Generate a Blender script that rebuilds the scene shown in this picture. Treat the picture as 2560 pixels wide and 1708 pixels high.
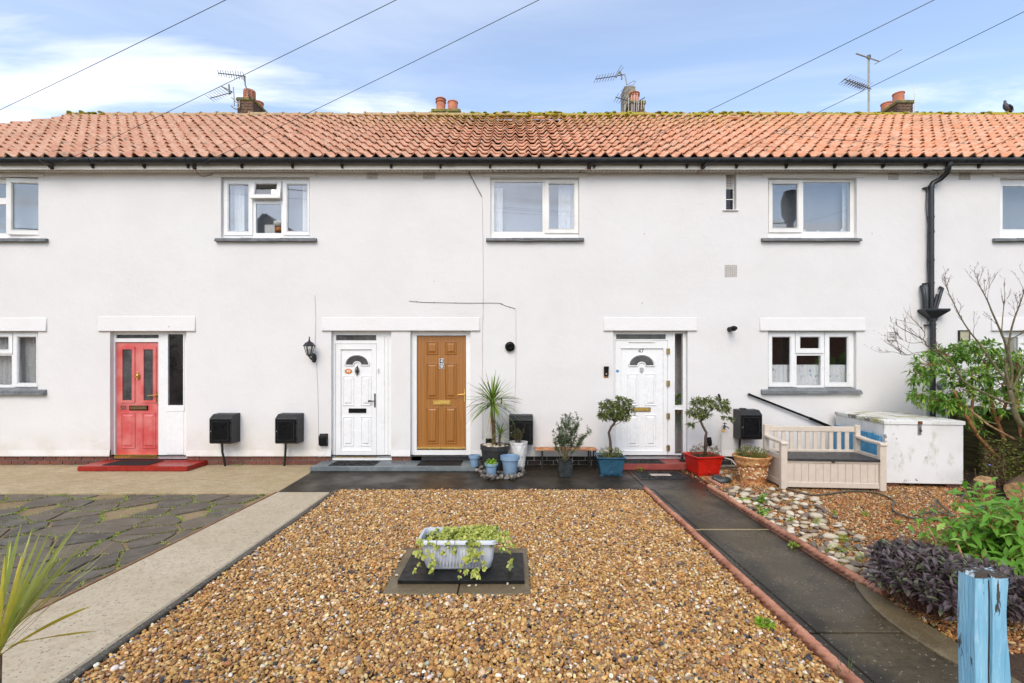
import bpy, bmesh, math, random
import numpy as np
from mathutils import Vector, Matrix, Euler

for _o in list(bpy.data.objects):
    bpy.data.objects.remove(_o)
SC = bpy.context.scene
COL = SC.collection
R = math.radians
random.seed(7)
RNG = np.random.default_rng(11)

# ------------------------------------------------------------------ camera
# metres: X along the facade, Y away from the camera (facade plane Y = 0), Z up
F, D, H = 1180.0, 8.3, 1.744        # focal length in photo pixels, distance to facade, eye height
CX, HY = 1280.0, 915.0              # vanishing point of the garden paths in the photo
cam = bpy.data.cameras.new('camera')
cam.sensor_width = 36.0
cam.lens = F / 2560.0 * 36.0
cam.shift_y = 61.0 / 2560.0
cam.clip_start = 0.05
cam.clip_end = 3000.0
camo = bpy.data.objects.new('camera', cam)
camo.location = (0, -D, H)
camo.rotation_euler = (R(90), 0, 0)
COL.objects.link(camo)
SC.camera = camo

# ------------------------------------------------------------------ world, sun, exposure
SUN_EL, SUN_AZ = 43.0, 192.0        # azimuth from north (+Y), clockwise: behind the camera
SKY_STRENGTH, SUN_STRENGTH, EXPOSURE = 0.15, 0.93, 1.0
wd = bpy.data.worlds.new('World')
SC.world = wd
wd.use_nodes = True
nt = wd.node_tree
nt.nodes.clear()
def N(tree, kind, **kw):
    n = tree.nodes.new(kind)
    for k, v in kw.items():
        if k.startswith('i_'):
            n.inputs[k[2:].replace('_', ' ')].default_value = v
        else:
            setattr(n, k, v)
    return n
out = N(nt, 'ShaderNodeOutputWorld')
bg = N(nt, 'ShaderNodeBackground')
sky = N(nt, 'ShaderNodeTexSky', sky_type='NISHITA', sun_disc=False)
sky.sun_elevation = R(SUN_EL)
sky.sun_rotation = R(SUN_AZ)
sky.air_density = 1.0
sky.dust_density = 1.2
sky.ozone_density = 1.2
tc = N(nt, 'ShaderNodeTexCoord')
sep = N(nt, 'ShaderNodeSeparateXYZ')
nt.links.new(tc.outputs['Generated'], sep.inputs[0])
zc = N(nt, 'ShaderNodeMath', operation='MAXIMUM'); zc.inputs[1].default_value = 0.06
nt.links.new(sep.outputs['Z'], zc.inputs[0])
dx = N(nt, 'ShaderNodeMath', operation='DIVIDE'); dy = N(nt, 'ShaderNodeMath', operation='DIVIDE')
nt.links.new(sep.outputs['X'], dx.inputs[0]); nt.links.new(zc.outputs[0], dx.inputs[1])
nt.links.new(sep.outputs['Y'], dy.inputs[0]); nt.links.new(zc.outputs[0], dy.inputs[1])
cmb = N(nt, 'ShaderNodeCombineXYZ')
nt.links.new(dx.outputs[0], cmb.inputs[0]); nt.links.new(dy.outputs[0], cmb.inputs[1])
def cloud_layer(loc, sc, scale, detail, lo, hi, dist, rotz=0.0):
    mp = N(nt, 'ShaderNodeMapping')
    mp.inputs['Location'].default_value = loc
    mp.inputs['Scale'].default_value = sc
    mp.inputs['Rotation'].default_value = (0, 0, rotz)
    nt.links.new(cmb.outputs[0], mp.inputs[0])
    nz = N(nt, 'ShaderNodeTexNoise', noise_dimensions='3D')
    nz.inputs['Scale'].default_value = scale
    nz.inputs['Detail'].default_value = detail
    nz.inputs['Roughness'].default_value = 0.56
    nz.inputs['Distortion'].default_value = dist
    nt.links.new(mp.outputs[0], nz.inputs['Vector'])
    mr = N(nt, 'ShaderNodeMapRange', interpolation_type='SMOOTHSTEP')
    mr.inputs['From Min'].default_value = lo
    mr.inputs['From Max'].default_value = hi
    nt.links.new(nz.outputs[0], mr.inputs['Value'])
    return mr.outputs[0]
CLOUD_A = dict(loc=(36.62, 11.22, 0.24), sc=(0.55, 1.15, 1), scale=0.9, detail=11, lo=0.515, hi=0.69, dist=0.35)
CLOUD_B = dict(loc=(1.7, 5.2, 2.0), sc=(0.5, 1.3, 1), scale=0.7, detail=7, lo=0.36, hi=0.74, dist=0.6, rotz=0.35)
ca = cloud_layer(**CLOUD_A)
cb = cloud_layer(**CLOUD_B)
cbm = N(nt, 'ShaderNodeMath', operation='MULTIPLY'); cbm.inputs[1].default_value = 0.38
nt.links.new(cb, cbm.inputs[0])
cam_ = N(nt, 'ShaderNodeMath', operation='MULTIPLY'); cam_.inputs[1].default_value = 0.85
nt.links.new(ca, cam_.inputs[0])
cmx = N(nt, 'ShaderNodeMath', operation='MAXIMUM')
nt.links.new(cam_.outputs[0], cmx.inputs[0]); nt.links.new(cbm.outputs[0], cmx.inputs[1])
wmix = N(nt, 'ShaderNodeMix', data_type='RGBA')
CLOUD_COL = (4.5, 4.6, 4.8, 1)
wmix.inputs[7].default_value = CLOUD_COL
veil = N(nt, 'ShaderNodeMapRange')          # thin veil of high cloud over the whole sky
veil.inputs['To Min'].default_value = 0.10
nt.links.new(cmx.outputs[0], veil.inputs['Value'])
nt.links.new(veil.outputs[0], wmix.inputs[0])
nt.links.new(sky.outputs[0], wmix.inputs[6])
nt.links.new(wmix.outputs[2], bg.inputs['Color'])
bg.inputs['Strength'].default_value = SKY_STRENGTH
nt.links.new(bg.outputs[0], out.inputs[0])

sun = bpy.data.lights.new('sun', 'SUN')
sun.energy = SUN_STRENGTH
sun.angle = R(34)
sun.color = (1.0, 0.90, 0.76)
suno = bpy.data.objects.new('sun', sun)
_az, _el = R(SUN_AZ), R(SUN_EL)
_dir = Vector((math.sin(_az) * math.cos(_el), math.cos(_az) * math.cos(_el), math.sin(_el)))
suno.rotation_euler = _dir.to_track_quat('Z', 'Y').to_euler()
suno.location = (0, -20, 30)
COL.objects.link(suno)
SC.view_settings.view_transform = 'Standard'
SC.view_settings.look = 'None'
SC.view_settings.gamma = 1.0
SC.view_settings.use_curve_mapping = False
SC.view_settings.exposure = EXPOSURE
SC.render.engine = 'CYCLES'
SC.cycles.use_denoising = True
SC.cycles.max_bounces = 8
SC.cycles.transparent_max_bounces = 16
SC.cycles.sample_clamp_indirect = 4.0

# ------------------------------------------------------------------ helpers
def wx(px, Y=0.0): return (px - CX) * (D + Y) / F
def wz(py, Y=0.0): return H - (py - HY) * (D + Y) / F
def W(px, py, Y=0.0): return Vector((wx(px, Y), Y, wz(py, Y)))
def gd(py, z=0.0): return F * (H - z) / (py - HY) - D
def G(px, py, z=0.0):
    Y = gd(py, z)
    return Vector((wx(px, Y), Y, z))

OFF = {}
def tag(o, label=None, cat=None, group=None, kind=None):
    if label: o['label'] = label
    if cat: o['category'] = cat
    if group: o['group'] = group
    if kind: o['kind'] = kind
    return o
def thing(name, label, cat, loc=(0, 0, 0), rotz=None, group=None):
    """Empty at a thing's base. rotz given: the parts are built in local coordinates."""
    o = bpy.data.objects.new(name, None)
    o.empty_display_size = 0.1
    COL.objects.link(o)
    o.location = loc
    if rotz is not None:
        o.rotation_euler = (0, 0, rotz)
        OFF[o] = Vector((0, 0, 0))
    else:
        OFF[o] = Vector(loc)
    return tag(o, label, cat, group)
def link(o, parent=None, off=None):
    COL.objects.link(o)
    if parent is not None:
        o.parent = parent
        OFF[o] = OFF[parent] if off is None else off
    else:
        OFF[o] = Vector((0, 0, 0)) if off is None else off
    return o
def piece(name, mesh, parent, loc, rot=(0, 0, 0), scale=(1, 1, 1)):
    """A piece that shares mesh data; loc in the coordinates of the parent's parts."""
    o = bpy.data.objects.new(name, mesh)
    o.location = Vector(loc) - (OFF[parent] if parent is not None else Vector())
    o.rotation_euler = rot
    o.scale = scale
    COL.objects.link(o)
    if parent is not None:
        o.parent = parent
    OFF[o] = Vector(loc)
    return o

class MB:
    def __init__(s):
        s.v = []; s.f = []; s.m = []; s.cur = 0
    def add(s, vs, fs):
        n = len(s.v)
        s.v.extend([tuple(v) for v in vs])
        for f in fs:
            s.f.append(tuple(i + n for i in f)); s.m.append(s.cur)
        return s
    def box(s, x0, x1, y0, y1, z0, z1):
        vs = [(x0,y0,z0),(x1,y0,z0),(x1,y1,z0),(x0,y1,z0),(x0,y0,z1),(x1,y0,z1),(x1,y1,z1),(x0,y1,z1)]
        return s.add(vs, [(0,3,2,1),(4,5,6,7),(0,1,5,4),(1,2,6,5),(2,3,7,6),(3,0,4,7)])
    def bar(s, a, b, w, h, up=(0, 0, 1)):
        """box beam from a to b, w across, h along 'up'"""
        a, b = Vector(a), Vector(b); d = (b - a).normalized(); u = Vector(up)
        r = d.cross(u)
        if r.length < 1e-5: r = d.cross(Vector((0, 1, 0)))
        r.normalize(); u = r.cross(d).normalized()
        r *= w / 2; u *= h / 2
        vs = [a-r-u, a+r-u, a+r+u, a-r+u, b-r-u, b+r-u, b+r+u, b-r+u]
        return s.add(vs, [(3,2,1,0),(4,5,6,7),(0,1,5,4),(1,2,6,5),(2,3,7,6),(3,0,4,7)])
    def tube(s, pts, r, seg=8, cap=True, flat=1.0):
        pts = [Vector(p) for p in pts]; n = len(pts)
        rs = r if isinstance(r, (list, tuple)) else [r] * n
        base = len(s.v); prev = None; vs = []
        for i, p in enumerate(pts):
            t = (pts[min(i+1, n-1)] - pts[max(i-1, 0)])
            if t.length < 1e-9: t = Vector((0, 0, 1))
            t.normalize()
            if prev is None:
                a = t.orthogonal().normalized()
            else:
                a = prev - t * prev.dot(t)
                a = a.normalized() if a.length > 1e-6 else t.orthogonal().normalized()
            prev = a; b = t.cross(a)
            for k in range(seg):
                g = 2 * math.pi * k / seg
                vs.append(p + (a * math.cos(g) + b * math.sin(g) * flat) * rs[i])
        fs = []
        for i in range(n - 1):
            for k in range(seg):
                k2 = (k + 1) % seg
                fs.append((i*seg+k, i*seg+k2, (i+1)*seg+k2, (i+1)*seg+k))
        if cap:
            fs.append(tuple(range(seg))[::-1]); fs.append(tuple((n-1)*seg + k for k in range(seg)))
        return s.add(vs, fs)
    def lathe(s, prof, cx=0, cy=0, seg=24, bottom=True, top=False, sq=None, rotz=0.0):
        vs = []; n = len(prof)
        for (r, z) in prof:
            for k in range(seg):
                g = 2 * math.pi * k / seg + rotz
                vs.append((cx + r * math.cos(g), cy + r * math.sin(g), z))
        fs = []
        for i in range(n - 1):
            for k in range(seg):
                k2 = (k + 1) % seg
                fs.append((i*seg+k, i*seg+k2, (i+1)*seg+k2, (i+1)*seg+k))
        if bottom: fs.append(tuple(range(seg))[::-1])
        if top: fs.append(tuple((n-1)*seg + k for k in range(seg)))
        return s.add(vs, fs)
    def rings(s, ringlist, close_first=True, close_last=True):
        n = len(ringlist[0]); vs = [p for r in ringlist for p in r]; fs = []
        for i in range(len(ringlist) - 1):
            for k in range(n):
                k2 = (k + 1) % n
                fs.append((i*n+k, i*n+k2, (i+1)*n+k2, (i+1)*n+k))
        if close_first: fs.append(tuple(range(n))[::-1])
        if close_last: fs.append(tuple((len(ringlist)-1)*n + k for k in range(n)))
        return s.add(vs, fs)
    def prism(s, poly, axis, a, b):
        """poly of 2-D points extruded along axis from a to b ('x': (y,z); 'y': (x,z); 'z': (x,y))"""
        def P(p, t):
            return {'x': (t, p[0], p[1]), 'y': (p[0], t, p[1]), 'z': (p[0], p[1], t)}[axis]
        n = len(poly)
        vs = [P(p, a) for p in poly] + [P(p, b) for p in poly]
        fs = [tuple(range(n))[::-1], tuple(range(n, 2*n))]
        for k in range(n):
            k2 = (k + 1) % n
            fs.append((k, k2, n + k2, n + k))
        return s.add(vs, fs)
    def plate(s, x0, x1, z0, z1, holes, yf, yb, outer=True, back=False):
        """upright plate at y = yf with rectangular holes; the holes' sides run back to yb"""
        xs = sorted({x0, x1, *[h[0] for h in holes], *[h[1] for h in holes]})
        zs = sorted({z0, z1, *[h[2] for h in holes], *[h[3] for h in holes]})
        xs = [x for x in xs if x0 - 1e-9 <= x <= x1 + 1e-9]; zs = [z for z in zs if z0 - 1e-9 <= z <= z1 + 1e-9]
        for i in range(len(xs) - 1):
            for j in range(len(zs) - 1):
                cx_, cz_ = (xs[i]+xs[i+1])/2, (zs[j]+zs[j+1])/2
                if any(h[0] < cx_ < h[1] and h[2] < cz_ < h[3] for h in holes): continue
                s.add([(xs[i],yf,zs[j]),(xs[i+1],yf,zs[j]),(xs[i+1],yf,zs[j+1]),(xs[i],yf,zs[j+1])], [(0,1,2,3)])
                if back:
                    s.add([(xs[i],yb,zs[j]),(xs[i+1],yb,zs[j]),(xs[i+1],yb,zs[j+1]),(xs[i],yb,zs[j+1])], [(3,2,1,0)])
        for h in holes:
            a, b, c, d = h
            s.add([(a,yf,c),(a,yf,d),(a,yb,d),(a,yb,c)], [(0,1,2,3)])
            s.add([(b,yf,c),(b,yb,c),(b,yb,d),(b,yf,d)], [(0,1,2,3)])
            s.add([(a,yf,d),(b,yf,d),(b,yb,d),(a,yb,d)], [(0,1,2,3)])
            s.add([(a,yf,c),(a,yb,c),(b,yb,c),(b,yf,c)], [(0,1,2,3)])
        if outer:
            s.add([(x0,yf,z0),(x0,yb,z0),(x0,yb,z1),(x0,yf,z1)], [(3,2,1,0)])
            s.add([(x1,yf,z0),(x1,yb,z0),(x1,yb,z1),(x1,yf,z1)], [(0,1,2,3)])
            s.add([(x0,yf,z1),(x1,yf,z1),(x1,yb,z1),(x0,yb,z1)], [(0,1,2,3)])
            s.add([(x0,yf,z0),(x1,yf,z0),(x1,yb,z0),(x0,yb,z0)], [(3,2,1,0)])
        return s
    def mesh(s, name, mats, smooth=False, bevel=0.0, origin=None, merge=False, segs=1):
        me = bpy.data.meshes.new(name)
        vs = s.v if origin is None else [(x-origin[0], y-origin[1], z-origin[2]) for x, y, z in s.v]
        me.from_pydata(vs, [], s.f)
        mats = mats if isinstance(mats, (list, tuple)) else [mats]
        for m in mats: me.materials.append(M[m] if isinstance(m, str) else m)
        me.polygons.foreach_set('material_index', s.m)
        if bevel or merge:
            bm = bmesh.new(); bm.from_mesh(me)
            bmesh.ops.remove_doubles(bm, verts=bm.verts, dist=1e-5)
            if bevel:
                bm.normal_update()
                es = [e for e in bm.edges if len(e.link_faces) == 2 and e.calc_face_angle(0) > 0.5]
                bmesh.ops.bevel(bm, geom=es, offset=bevel, segments=segs, affect='EDGES', clamp_overlap=True)
            bm.to_mesh(me); bm.free()
        if smooth is True:
            me.shade_smooth()
        elif smooth:
            me.shade_smooth(); me.set_sharp_from_angle(angle=R(smooth))
        me.update()
        return me
    def build(s, name, mats, parent=None, smooth=False, bevel=0.0, origin=None, rot=None, merge=False, segs=1):
        off = OFF[parent] if parent is not None else Vector()
        o3 = Vector(origin) if origin is not None else off
        me = s.mesh(name, mats, smooth, bevel, o3, merge, segs)
        o = bpy.data.objects.new(name, me)
        o.location = o3 - off
        if rot: o.rotation_euler = rot
        link(o, parent, o3)
        return o

def struct(o, label=None):
    o['kind'] = 'structure'
    if label: o['label'] = label
    return o

def text_mesh(txt, size, extrude, mat, name='number', bold=0.0, align='CENTER'):
    cu = bpy.data.curves.new(name, 'FONT')
    cu.body = txt; cu.size = size; cu.extrude = extrude; cu.offset = bold
    cu.align_x = align; cu.align_y = 'CENTER'; cu.resolution_u = 3
    tmp = bpy.data.objects.new('tmp_text', cu)
    COL.objects.link(tmp)
    dg = bpy.context.evaluated_depsgraph_get()
    me = bpy.data.meshes.new_from_object(tmp.evaluated_get(dg))
    bpy.data.objects.remove(tmp); bpy.data.curves.remove(cu)
    me.name = name
    me.materials.clear(); me.materials.append(M[mat])
    return me
# ------------------------------------------------------------------ materials
M = {}
def lin(h):
    h = h.lstrip('#'); c = [int(h[i:i+2], 16) / 255 for i in (0, 2, 4)]
    return tuple((x / 12.92 if x <= 0.04045 else ((x + 0.055) / 1.055) ** 2.4) for x in c) + (1,)
def newmat(name):
    m = bpy.data.materials.new(name); m.use_nodes = True
    t = m.node_tree; b = t.nodes['Principled BSDF']
    M[name] = m
    return m, t, b
def noise(t, scale, detail=4, vec=None, rough=0.55, dist=0.0, w=None):
    n = N(t, 'ShaderNodeTexNoise')
    n.inputs['Scale'].default_value = scale; n.inputs['Detail'].default_value = detail
    n.inputs['Roughness'].default_value = rough; n.inputs['Distortion'].default_value = dist
    if vec is not None: t.links.new(vec, n.inputs['Vector'])
    return n.outputs[0]
def ramp(t, fac, lo, hi, a=0.0, b=1.0, smooth=True):
    mr = N(t, 'ShaderNodeMapRange', interpolation_type='SMOOTHSTEP' if smooth else 'LINEAR')
    for k, v in (('From Min', lo), ('From Max', hi), ('To Min', a), ('To Max', b)): mr.inputs[k].default_value = v
    t.links.new(fac, mr.inputs['Value'])
    return mr.outputs[0]
def mixc(t, fac, a, b, blend='MIX'):
    n = N(t, 'ShaderNodeMix', data_type='RGBA', blend_type=blend)
    for sock, v in ((0, fac), (6, a), (7, b)):
        if hasattr(v, 'is_linked'): t.links.new(v, n.inputs[sock])
        elif sock == 0: n.inputs[0].default_value = v
        else: n.inputs[sock].default_value = v if len(v) == 4 else tuple(v) + (1,)
    return n.outputs[2]
def math2(t, op, a, b):
    n = N(t, 'ShaderNodeMath', operation=op)
    for i, v in enumerate((a, b)):
        if hasattr(v, 'is_linked'): t.links.new(v, n.inputs[i])
        else: n.inputs[i].default_value = v
    return n.outputs[0]
def bump(t, b, h, strength=0.3, dist=0.01):
    n = N(t, 'ShaderNodeBump'); n.inputs['Strength'].default_value = strength; n.inputs['Distance'].default_value = dist
    t.links.new(h, n.inputs['Height']); t.links.new(n.outputs[0], b.inputs['Normal'])
    return n
def pos(t): return N(t, 'ShaderNodeNewGeometry').outputs['Position']
def objc(t): return N(t, 'ShaderNodeTexCoord').outputs['Object']
def mapping(t, vec, scale=(1, 1, 1), rot=(0, 0, 0), loc=(0, 0, 0)):
    n = N(t, 'ShaderNodeMapping'); n.inputs['Scale'].default_value = scale; n.inputs['Rotation'].default_value = rot
    n.inputs['Location'].default_value = loc
    t.links.new(vec, n.inputs[0]); return n.outputs[0]
def objrand(t): return N(t, 'ShaderNodeObjectInfo').outputs['Random']

def simple(name, col, rough=0.6, metal=0.0, var=0.12, vscale=6.0, bs=0.0, bscale=60.0, col2=None, spec=0.5, coat=0.0, fine=0.0):
    """principled with soft colour variation between col and col2 (wear, grain) and fine relief"""
    m, t, b = newmat(name)
    col = lin(col) if isinstance(col, str) else tuple(col) + (1,)
    if col2 is None: c2 = tuple(c * (1 - var * 1.6) for c in col[:3]) + (1,)
    else: c2 = lin(col2) if isinstance(col2, str) else tuple(col2) + (1,)
    p = pos(t)
    c = mixc(t, ramp(t, noise(t, vscale, 5, p), 0.35, 0.68), col, c2)
    if fine:
        c = mixc(t, ramp(t, noise(t, vscale * 14, 2, p), 0.45, 0.75, 0, fine), c, tuple(x * 0.45 for x in col[:3]) + (1,))
    t.links.new(c, b.inputs['Base Color'])
    b.inputs['Metallic'].default_value = metal
    b.inputs['Specular IOR Level'].default_value = spec
    t.links.new(ramp(t, noise(t, vscale * 2.3, 3, p), 0.3, 0.7, max(rough - 0.08, 0.02), min(rough + 0.1, 1.0)), b.inputs['Roughness'])
    if coat: b.inputs['Coat Weight'].default_value = coat; b.inputs['Coat Roughness'].default_value = 0.15
    if bs: bump(t, b, noise(t, bscale, 4, p), bs, 0.01)
    return m

def specks(t, p, scale, frac, size=0.36, stretch=(1, 1, 1)):
    """scattered crisp flecks: one per Voronoi cell, in a given share of the cells"""
    v = N(t, 'ShaderNodeTexVoronoi'); v.inputs['Scale'].default_value = scale
    t.links.new(mapping(t, p, stretch), v.inputs['Vector'])
    sc = N(t, 'ShaderNodeSeparateColor'); t.links.new(v.outputs['Color'], sc.inputs[0])
    return math2(t, 'MULTIPLY', ramp(t, v.outputs['Distance'], size * .75, size * 1.1, 1, 0), ramp(t, sc.outputs[0], 1 - frac - .01, 1 - frac + .01))

# painted render of the facade: fine grain, faint streaks, a few chips
m, t, b = newmat('render')
p = pos(t)
c = mixc(t, ramp(t, noise(t, 0.8, 5, p), 0.35, 0.7), (0.722, 0.705, 0.69, 1), (0.692, 0.672, 0.654, 1))
st = ramp(t, noise(t, 1.0, 6, mapping(t, p, (7.0, 1, 0.5))), 0.54, 0.80, 0, 0.17)
c = mixc(t, st, c, (0.70, 0.66, 0.625, 1))
ch = math2(t, 'MULTIPLY', specks(t, p, 2.0, 0.35, 0.035, (1.5, 1, 0.8)), 0.75)
c = mixc(t, ch, c, (0.42, 0.32, 0.22, 1))
spz = N(t, 'ShaderNodeSeparateXYZ'); t.links.new(p, spz.inputs[0])
splash = math2(t, 'MULTIPLY', ramp(t, spz.outputs[2], 0.75, 0.15), ramp(t, noise(t, 2.5, 6, p), 0.35, 0.7, 0.1, 0.75))
c = mixc(t, splash, c, (0.60, 0.56, 0.49, 1))
t.links.new(c, b.inputs['Base Color'])
b.inputs['Roughness'].default_value = 0.85
b.inputs['Specular IOR Level'].default_value = 0.25
hh = math2(t, 'ADD', noise(t, 60, 4, p), math2(t, 'MULTIPLY', noise(t, 3.0, 3, p), 3.0))
bump(t, b, hh, 0.5, 0.008)

simple('upvc', (0.80, 0.80, 0.79), 0.32, var=0.03, vscale=3)
simple('upvc_old', (0.80, 0.785, 0.75), 0.38, var=0.06, vscale=3)
simple('sill', '#7b7e80', 0.75, var=0.2, vscale=9, bs=0.3, bscale=40, fine=0.25)
simple('fascia', (0.82, 0.78, 0.70), 0.45, var=0.08, vscale=2.5)
simple('gutter', (0.018, 0.019, 0.021), 0.34, var=0.2, vscale=5)
simple('black_plastic', (0.008, 0.008, 0.009), 0.30, var=0.2, vscale=8, spec=0.15)
simple('meter_top', (0.026, 0.027, 0.028), 0.45, var=0.15, vscale=14, spec=0.3)
simple('black_iron', (0.015, 0.016, 0.017), 0.4, var=0.2, vscale=30, bs=0.1)
simple('void', (0.012, 0.011, 0.010), 0.95, var=0.1)
simple('interior', (0.16, 0.15, 0.14), 0.9, var=0.1)
simple('brass', (0.70, 0.47, 0.14), 0.34, metal=1.0, var=0.06, vscale=12)
simple('old_brass', (0.35, 0.25, 0.12), 0.42, metal=1.0, var=0.3, vscale=60)
simple('steel', (0.55, 0.55, 0.54), 0.35, metal=1.0, var=0.1)
simple('aerial', (0.16, 0.155, 0.15), 0.5, metal=0.6, var=0.2, vscale=20)
simple('mast', (0.36, 0.35, 0.32), 0.5, metal=0.5, var=0.15, vscale=12)
simple('white_rod', (0.72, 0.71, 0.68), 0.4, var=0.1)
simple('cable', (0.035, 0.033, 0.032), 0.6, var=0.1)
simple('white_cable', (0.62, 0.57, 0.55), 0.6, var=0.1)
simple('red_door', '#c44f4b', 0.42, var=0.10, vscale=3, col2='#d27c76', bs=0.05, bscale=120)
simple('white_mould', (0.80, 0.80, 0.795), 0.28, var=0.02)
simple('number_dark', (0.03, 0.028, 0.025), 0.4)
simple('number_white', (0.8, 0.8, 0.78), 0.4)
simple('number_steel', (0.12, 0.12, 0.12), 0.35, metal=0.3)
simple('oval_orange', '#d07a2c', 0.3, var=0.1, vscale=60)
simple('sticker_blue', '#4a8fc4', 0.4)
simple('red_step', '#a3261c', 0.34, var=0.2, vscale=5, col2='#8a1f17', bs=0.12, bscale=35, fine=0.3)
simple('red_step_dull', '#96463c', 0.5, var=0.2, vscale=5, col2='#7c352e', bs=0.15, bscale=35, fine=0.3)
simple('rubber', (0.012, 0.012, 0.012), 0.62, var=0.3, vscale=40, bs=0.4, bscale=90)
simple('mat_stripe', '#b8a89a', 0.8)
simple('blue_pot', '#7f9bb5', 0.42, var=0.06, vscale=9)
simple('blue_planter', '#28566e', 0.45, var=0.22, vscale=16, fine=0.3)
simple('red_planter', '#c41f10', 0.38, var=0.1, vscale=10, col2='#ad190d')
simple('dark_pot', (0.028, 0.028, 0.029), 0.5, var=0.2, vscale=18)
simple('white_pot', (0.74, 0.74, 0.72), 0.45, var=0.12, vscale=9, fine=0.15)
simple('soil', (0.022, 0.016, 0.012), 0.95, var=0.4, vscale=50, bs=0.8, bscale=80)
simple('trough', '#c3c8d2', 0.42, var=0.05, vscale=7)
simple('slate', (0.013, 0.013, 0.013), 0.38, var=0.3, vscale=9, bs=0.12, bscale=70, spec=0.2)
simple('bench_plastic', '#cfc1b0', 0.55, var=0.05, vscale=12, bs=0.08, bscale=160)
simple('bench_seat', (0.045, 0.043, 0.042), 0.42, var=0.3, vscale=10, bs=0.1, bscale=100)
simple('plank_wood', '#c78a5e', 0.6, var=0.25, vscale=14)
simple('grey_rail', (0.30, 0.31, 0.32), 0.5)
simple('pigeon', (0.085, 0.085, 0.10), 0.6, var=0.3, vscale=30)
simple('pigeon_dark', (0.03, 0.03, 0.035), 0.6)
simple('pot_clay', '#c67f61', 0.75, var=0.2, vscale=8, col2='#b26c50', bs=0.2, bscale=60)
simple('curtain', (0.72, 0.72, 0.72), 0.9, var=0.08, vscale=12)
simple('curtain_lit', (0.78, 0.78, 0.77), 0.9, var=0.05, vscale=12)
simple('added_sheet', (0.22, 0.23, 0.25), 0.9, var=0.05, vscale=2)  # grey-blue of the sky mirrored in the upstairs panes, put into a sheet
simple('tag_pink', '#c05a72', 0.7)
simple('paper', (0.75, 0.75, 0.72), 0.7)
simple('rust', '#7a4320', 0.85, var=0.4, vscale=40, bs=0.3)
simple('hose', '#5e5648', 0.55, var=0.2, vscale=30)
simple('hose_white', (0.55, 0.52, 0.44), 0.5, var=0.1)
simple('yellow_plastic', '#e0a418', 0.4)
simple('clear_plastic', (0.035, 0.042, 0.042), 0.25, var=0.3, vscale=25)
simple('bark_bare', '#5d5340', 0.85, var=0.35, vscale=25, col2='#76704a', bs=0.4, bscale=60)
simple('bark_tan', '#a8774a', 0.85, var=0.3, vscale=18, bs=0.3, bscale=50)
simple('bark_palm', '#7d6248', 0.9, var=0.4, vscale=40, bs=0.7, bscale=60)
simple('bark_bay', '#5b4b40', 0.85, var=0.3, vscale=40, bs=0.4, bscale=80)
simple('twig', '#6d4a42', 0.8, var=0.3, vscale=30)
simple('cut_wood', '#b08a5e', 0.8, var=0.35, vscale=20, bs=0.4, bscale=50)
simple('moss', '#9a8f1e', 0.95, var=0.4, vscale=14, col2='#5f6414', bs=0.5, bscale=90)
simple('lichen', '#a89d7d', 0.95, var=0.3, vscale=14, col2='#8d8a5c', bs=0.5, bscale=90)
simple('bluebell', '#8478c8', 0.6, var=0.2, vscale=60)
simple('pole_wood', '#6b5a48', 0.85, var=0.3, vscale=6)
simple('far_brick', '#8a5a45', 0.85, var=0.2, vscale=3)
simple('far_roof', '#4a3a34', 0.85, var=0.2, vscale=3)
simple('far_hedge', (0.03, 0.05, 0.015), 0.9, var=0.5, vscale=4)
simple('dish_grey', '#8d929a', 0.5)
simple('vent_white', (0.74, 0.73, 0.69), 0.5, var=0.1)
simple('vent_cream', '#cfc9ae', 0.5, var=0.1)
simple('air_brick', (0.46, 0.42, 0.38), 0.85, var=0.12, vscale=15)
simple('flue_board', '#9a9283', 0.85, var=0.3, vscale=12)
simple('lamp_glass', (0.6, 0.6, 0.58), 0.2)

# oak-grain composite door
m, t, b = newmat('oak_door')
p = objc(t)
w = N(t, 'ShaderNodeTexWave', wave_type='BANDS', bands_direction='X')
w.inputs['Scale'].default_value = 3.0; w.inputs['Distortion'].default_value = 14.0
w.inputs['Detail'].default_value = 3.0; w.inputs['Detail Scale'].default_value = 0.8
t.links.new(mapping(t, p, (2.2, 1.0, 0.16)), w.inputs['Vector'])
c = mixc(t, ramp(t, w.outputs['Fac'], 0.1, 0.9, 0, .7), lin('#a0692a'), lin('#8a5820'))
c = mixc(t, ramp(t, noise(t, 60, 3, mapping(t, p, (3.0, 1, 0.06))), 0.45, 0.75, 0, 0.4), c, lin('#8a5418'))
t.links.new(c, b.inputs['Base Color'])
b.inputs['Roughness'].default_value = 0.42
bump(t, b, w.outputs['Fac'], 0.04, 0.003)

# glass: sky reflection over a see-through pane
m, t, b = newmat('glass')
t.nodes.remove(b)
o = t.nodes['Material Output']
ge = N(t, 'ShaderNodeNewGeometry'); dt = N(t, 'ShaderNodeVectorMath', operation='DOT_PRODUCT')
t.links.new(ge.outputs['Normal'], dt.inputs[0]); t.links.new(ge.outputs['Incoming'], dt.inputs[1])
ca_ = math2(t, 'SUBTRACT', 1.0, math2(t, 'ABSOLUTE', dt.outputs['Value'], 0.0))
fac = math2(t, 'ADD', math2(t, 'MULTIPLY', math2(t, 'POWER', ca_, 5.0), 0.80), 0.14)
tr = N(t, 'ShaderNodeBsdfTransparent'); tr.inputs['Color'].default_value = (0.96, 0.97, 0.975, 1)
gl = N(t, 'ShaderNodeBsdfGlossy'); gl.inputs['Roughness'].default_value = 0.015
mx = N(t, 'ShaderNodeMixShader')
t.links.new(fac, mx.inputs[0]); t.links.new(tr.outputs[0], mx.inputs[1]); t.links.new(gl.outputs[0], mx.inputs[2])
t.links.new(mx.outputs[0], o.inputs['Surface'])

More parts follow.
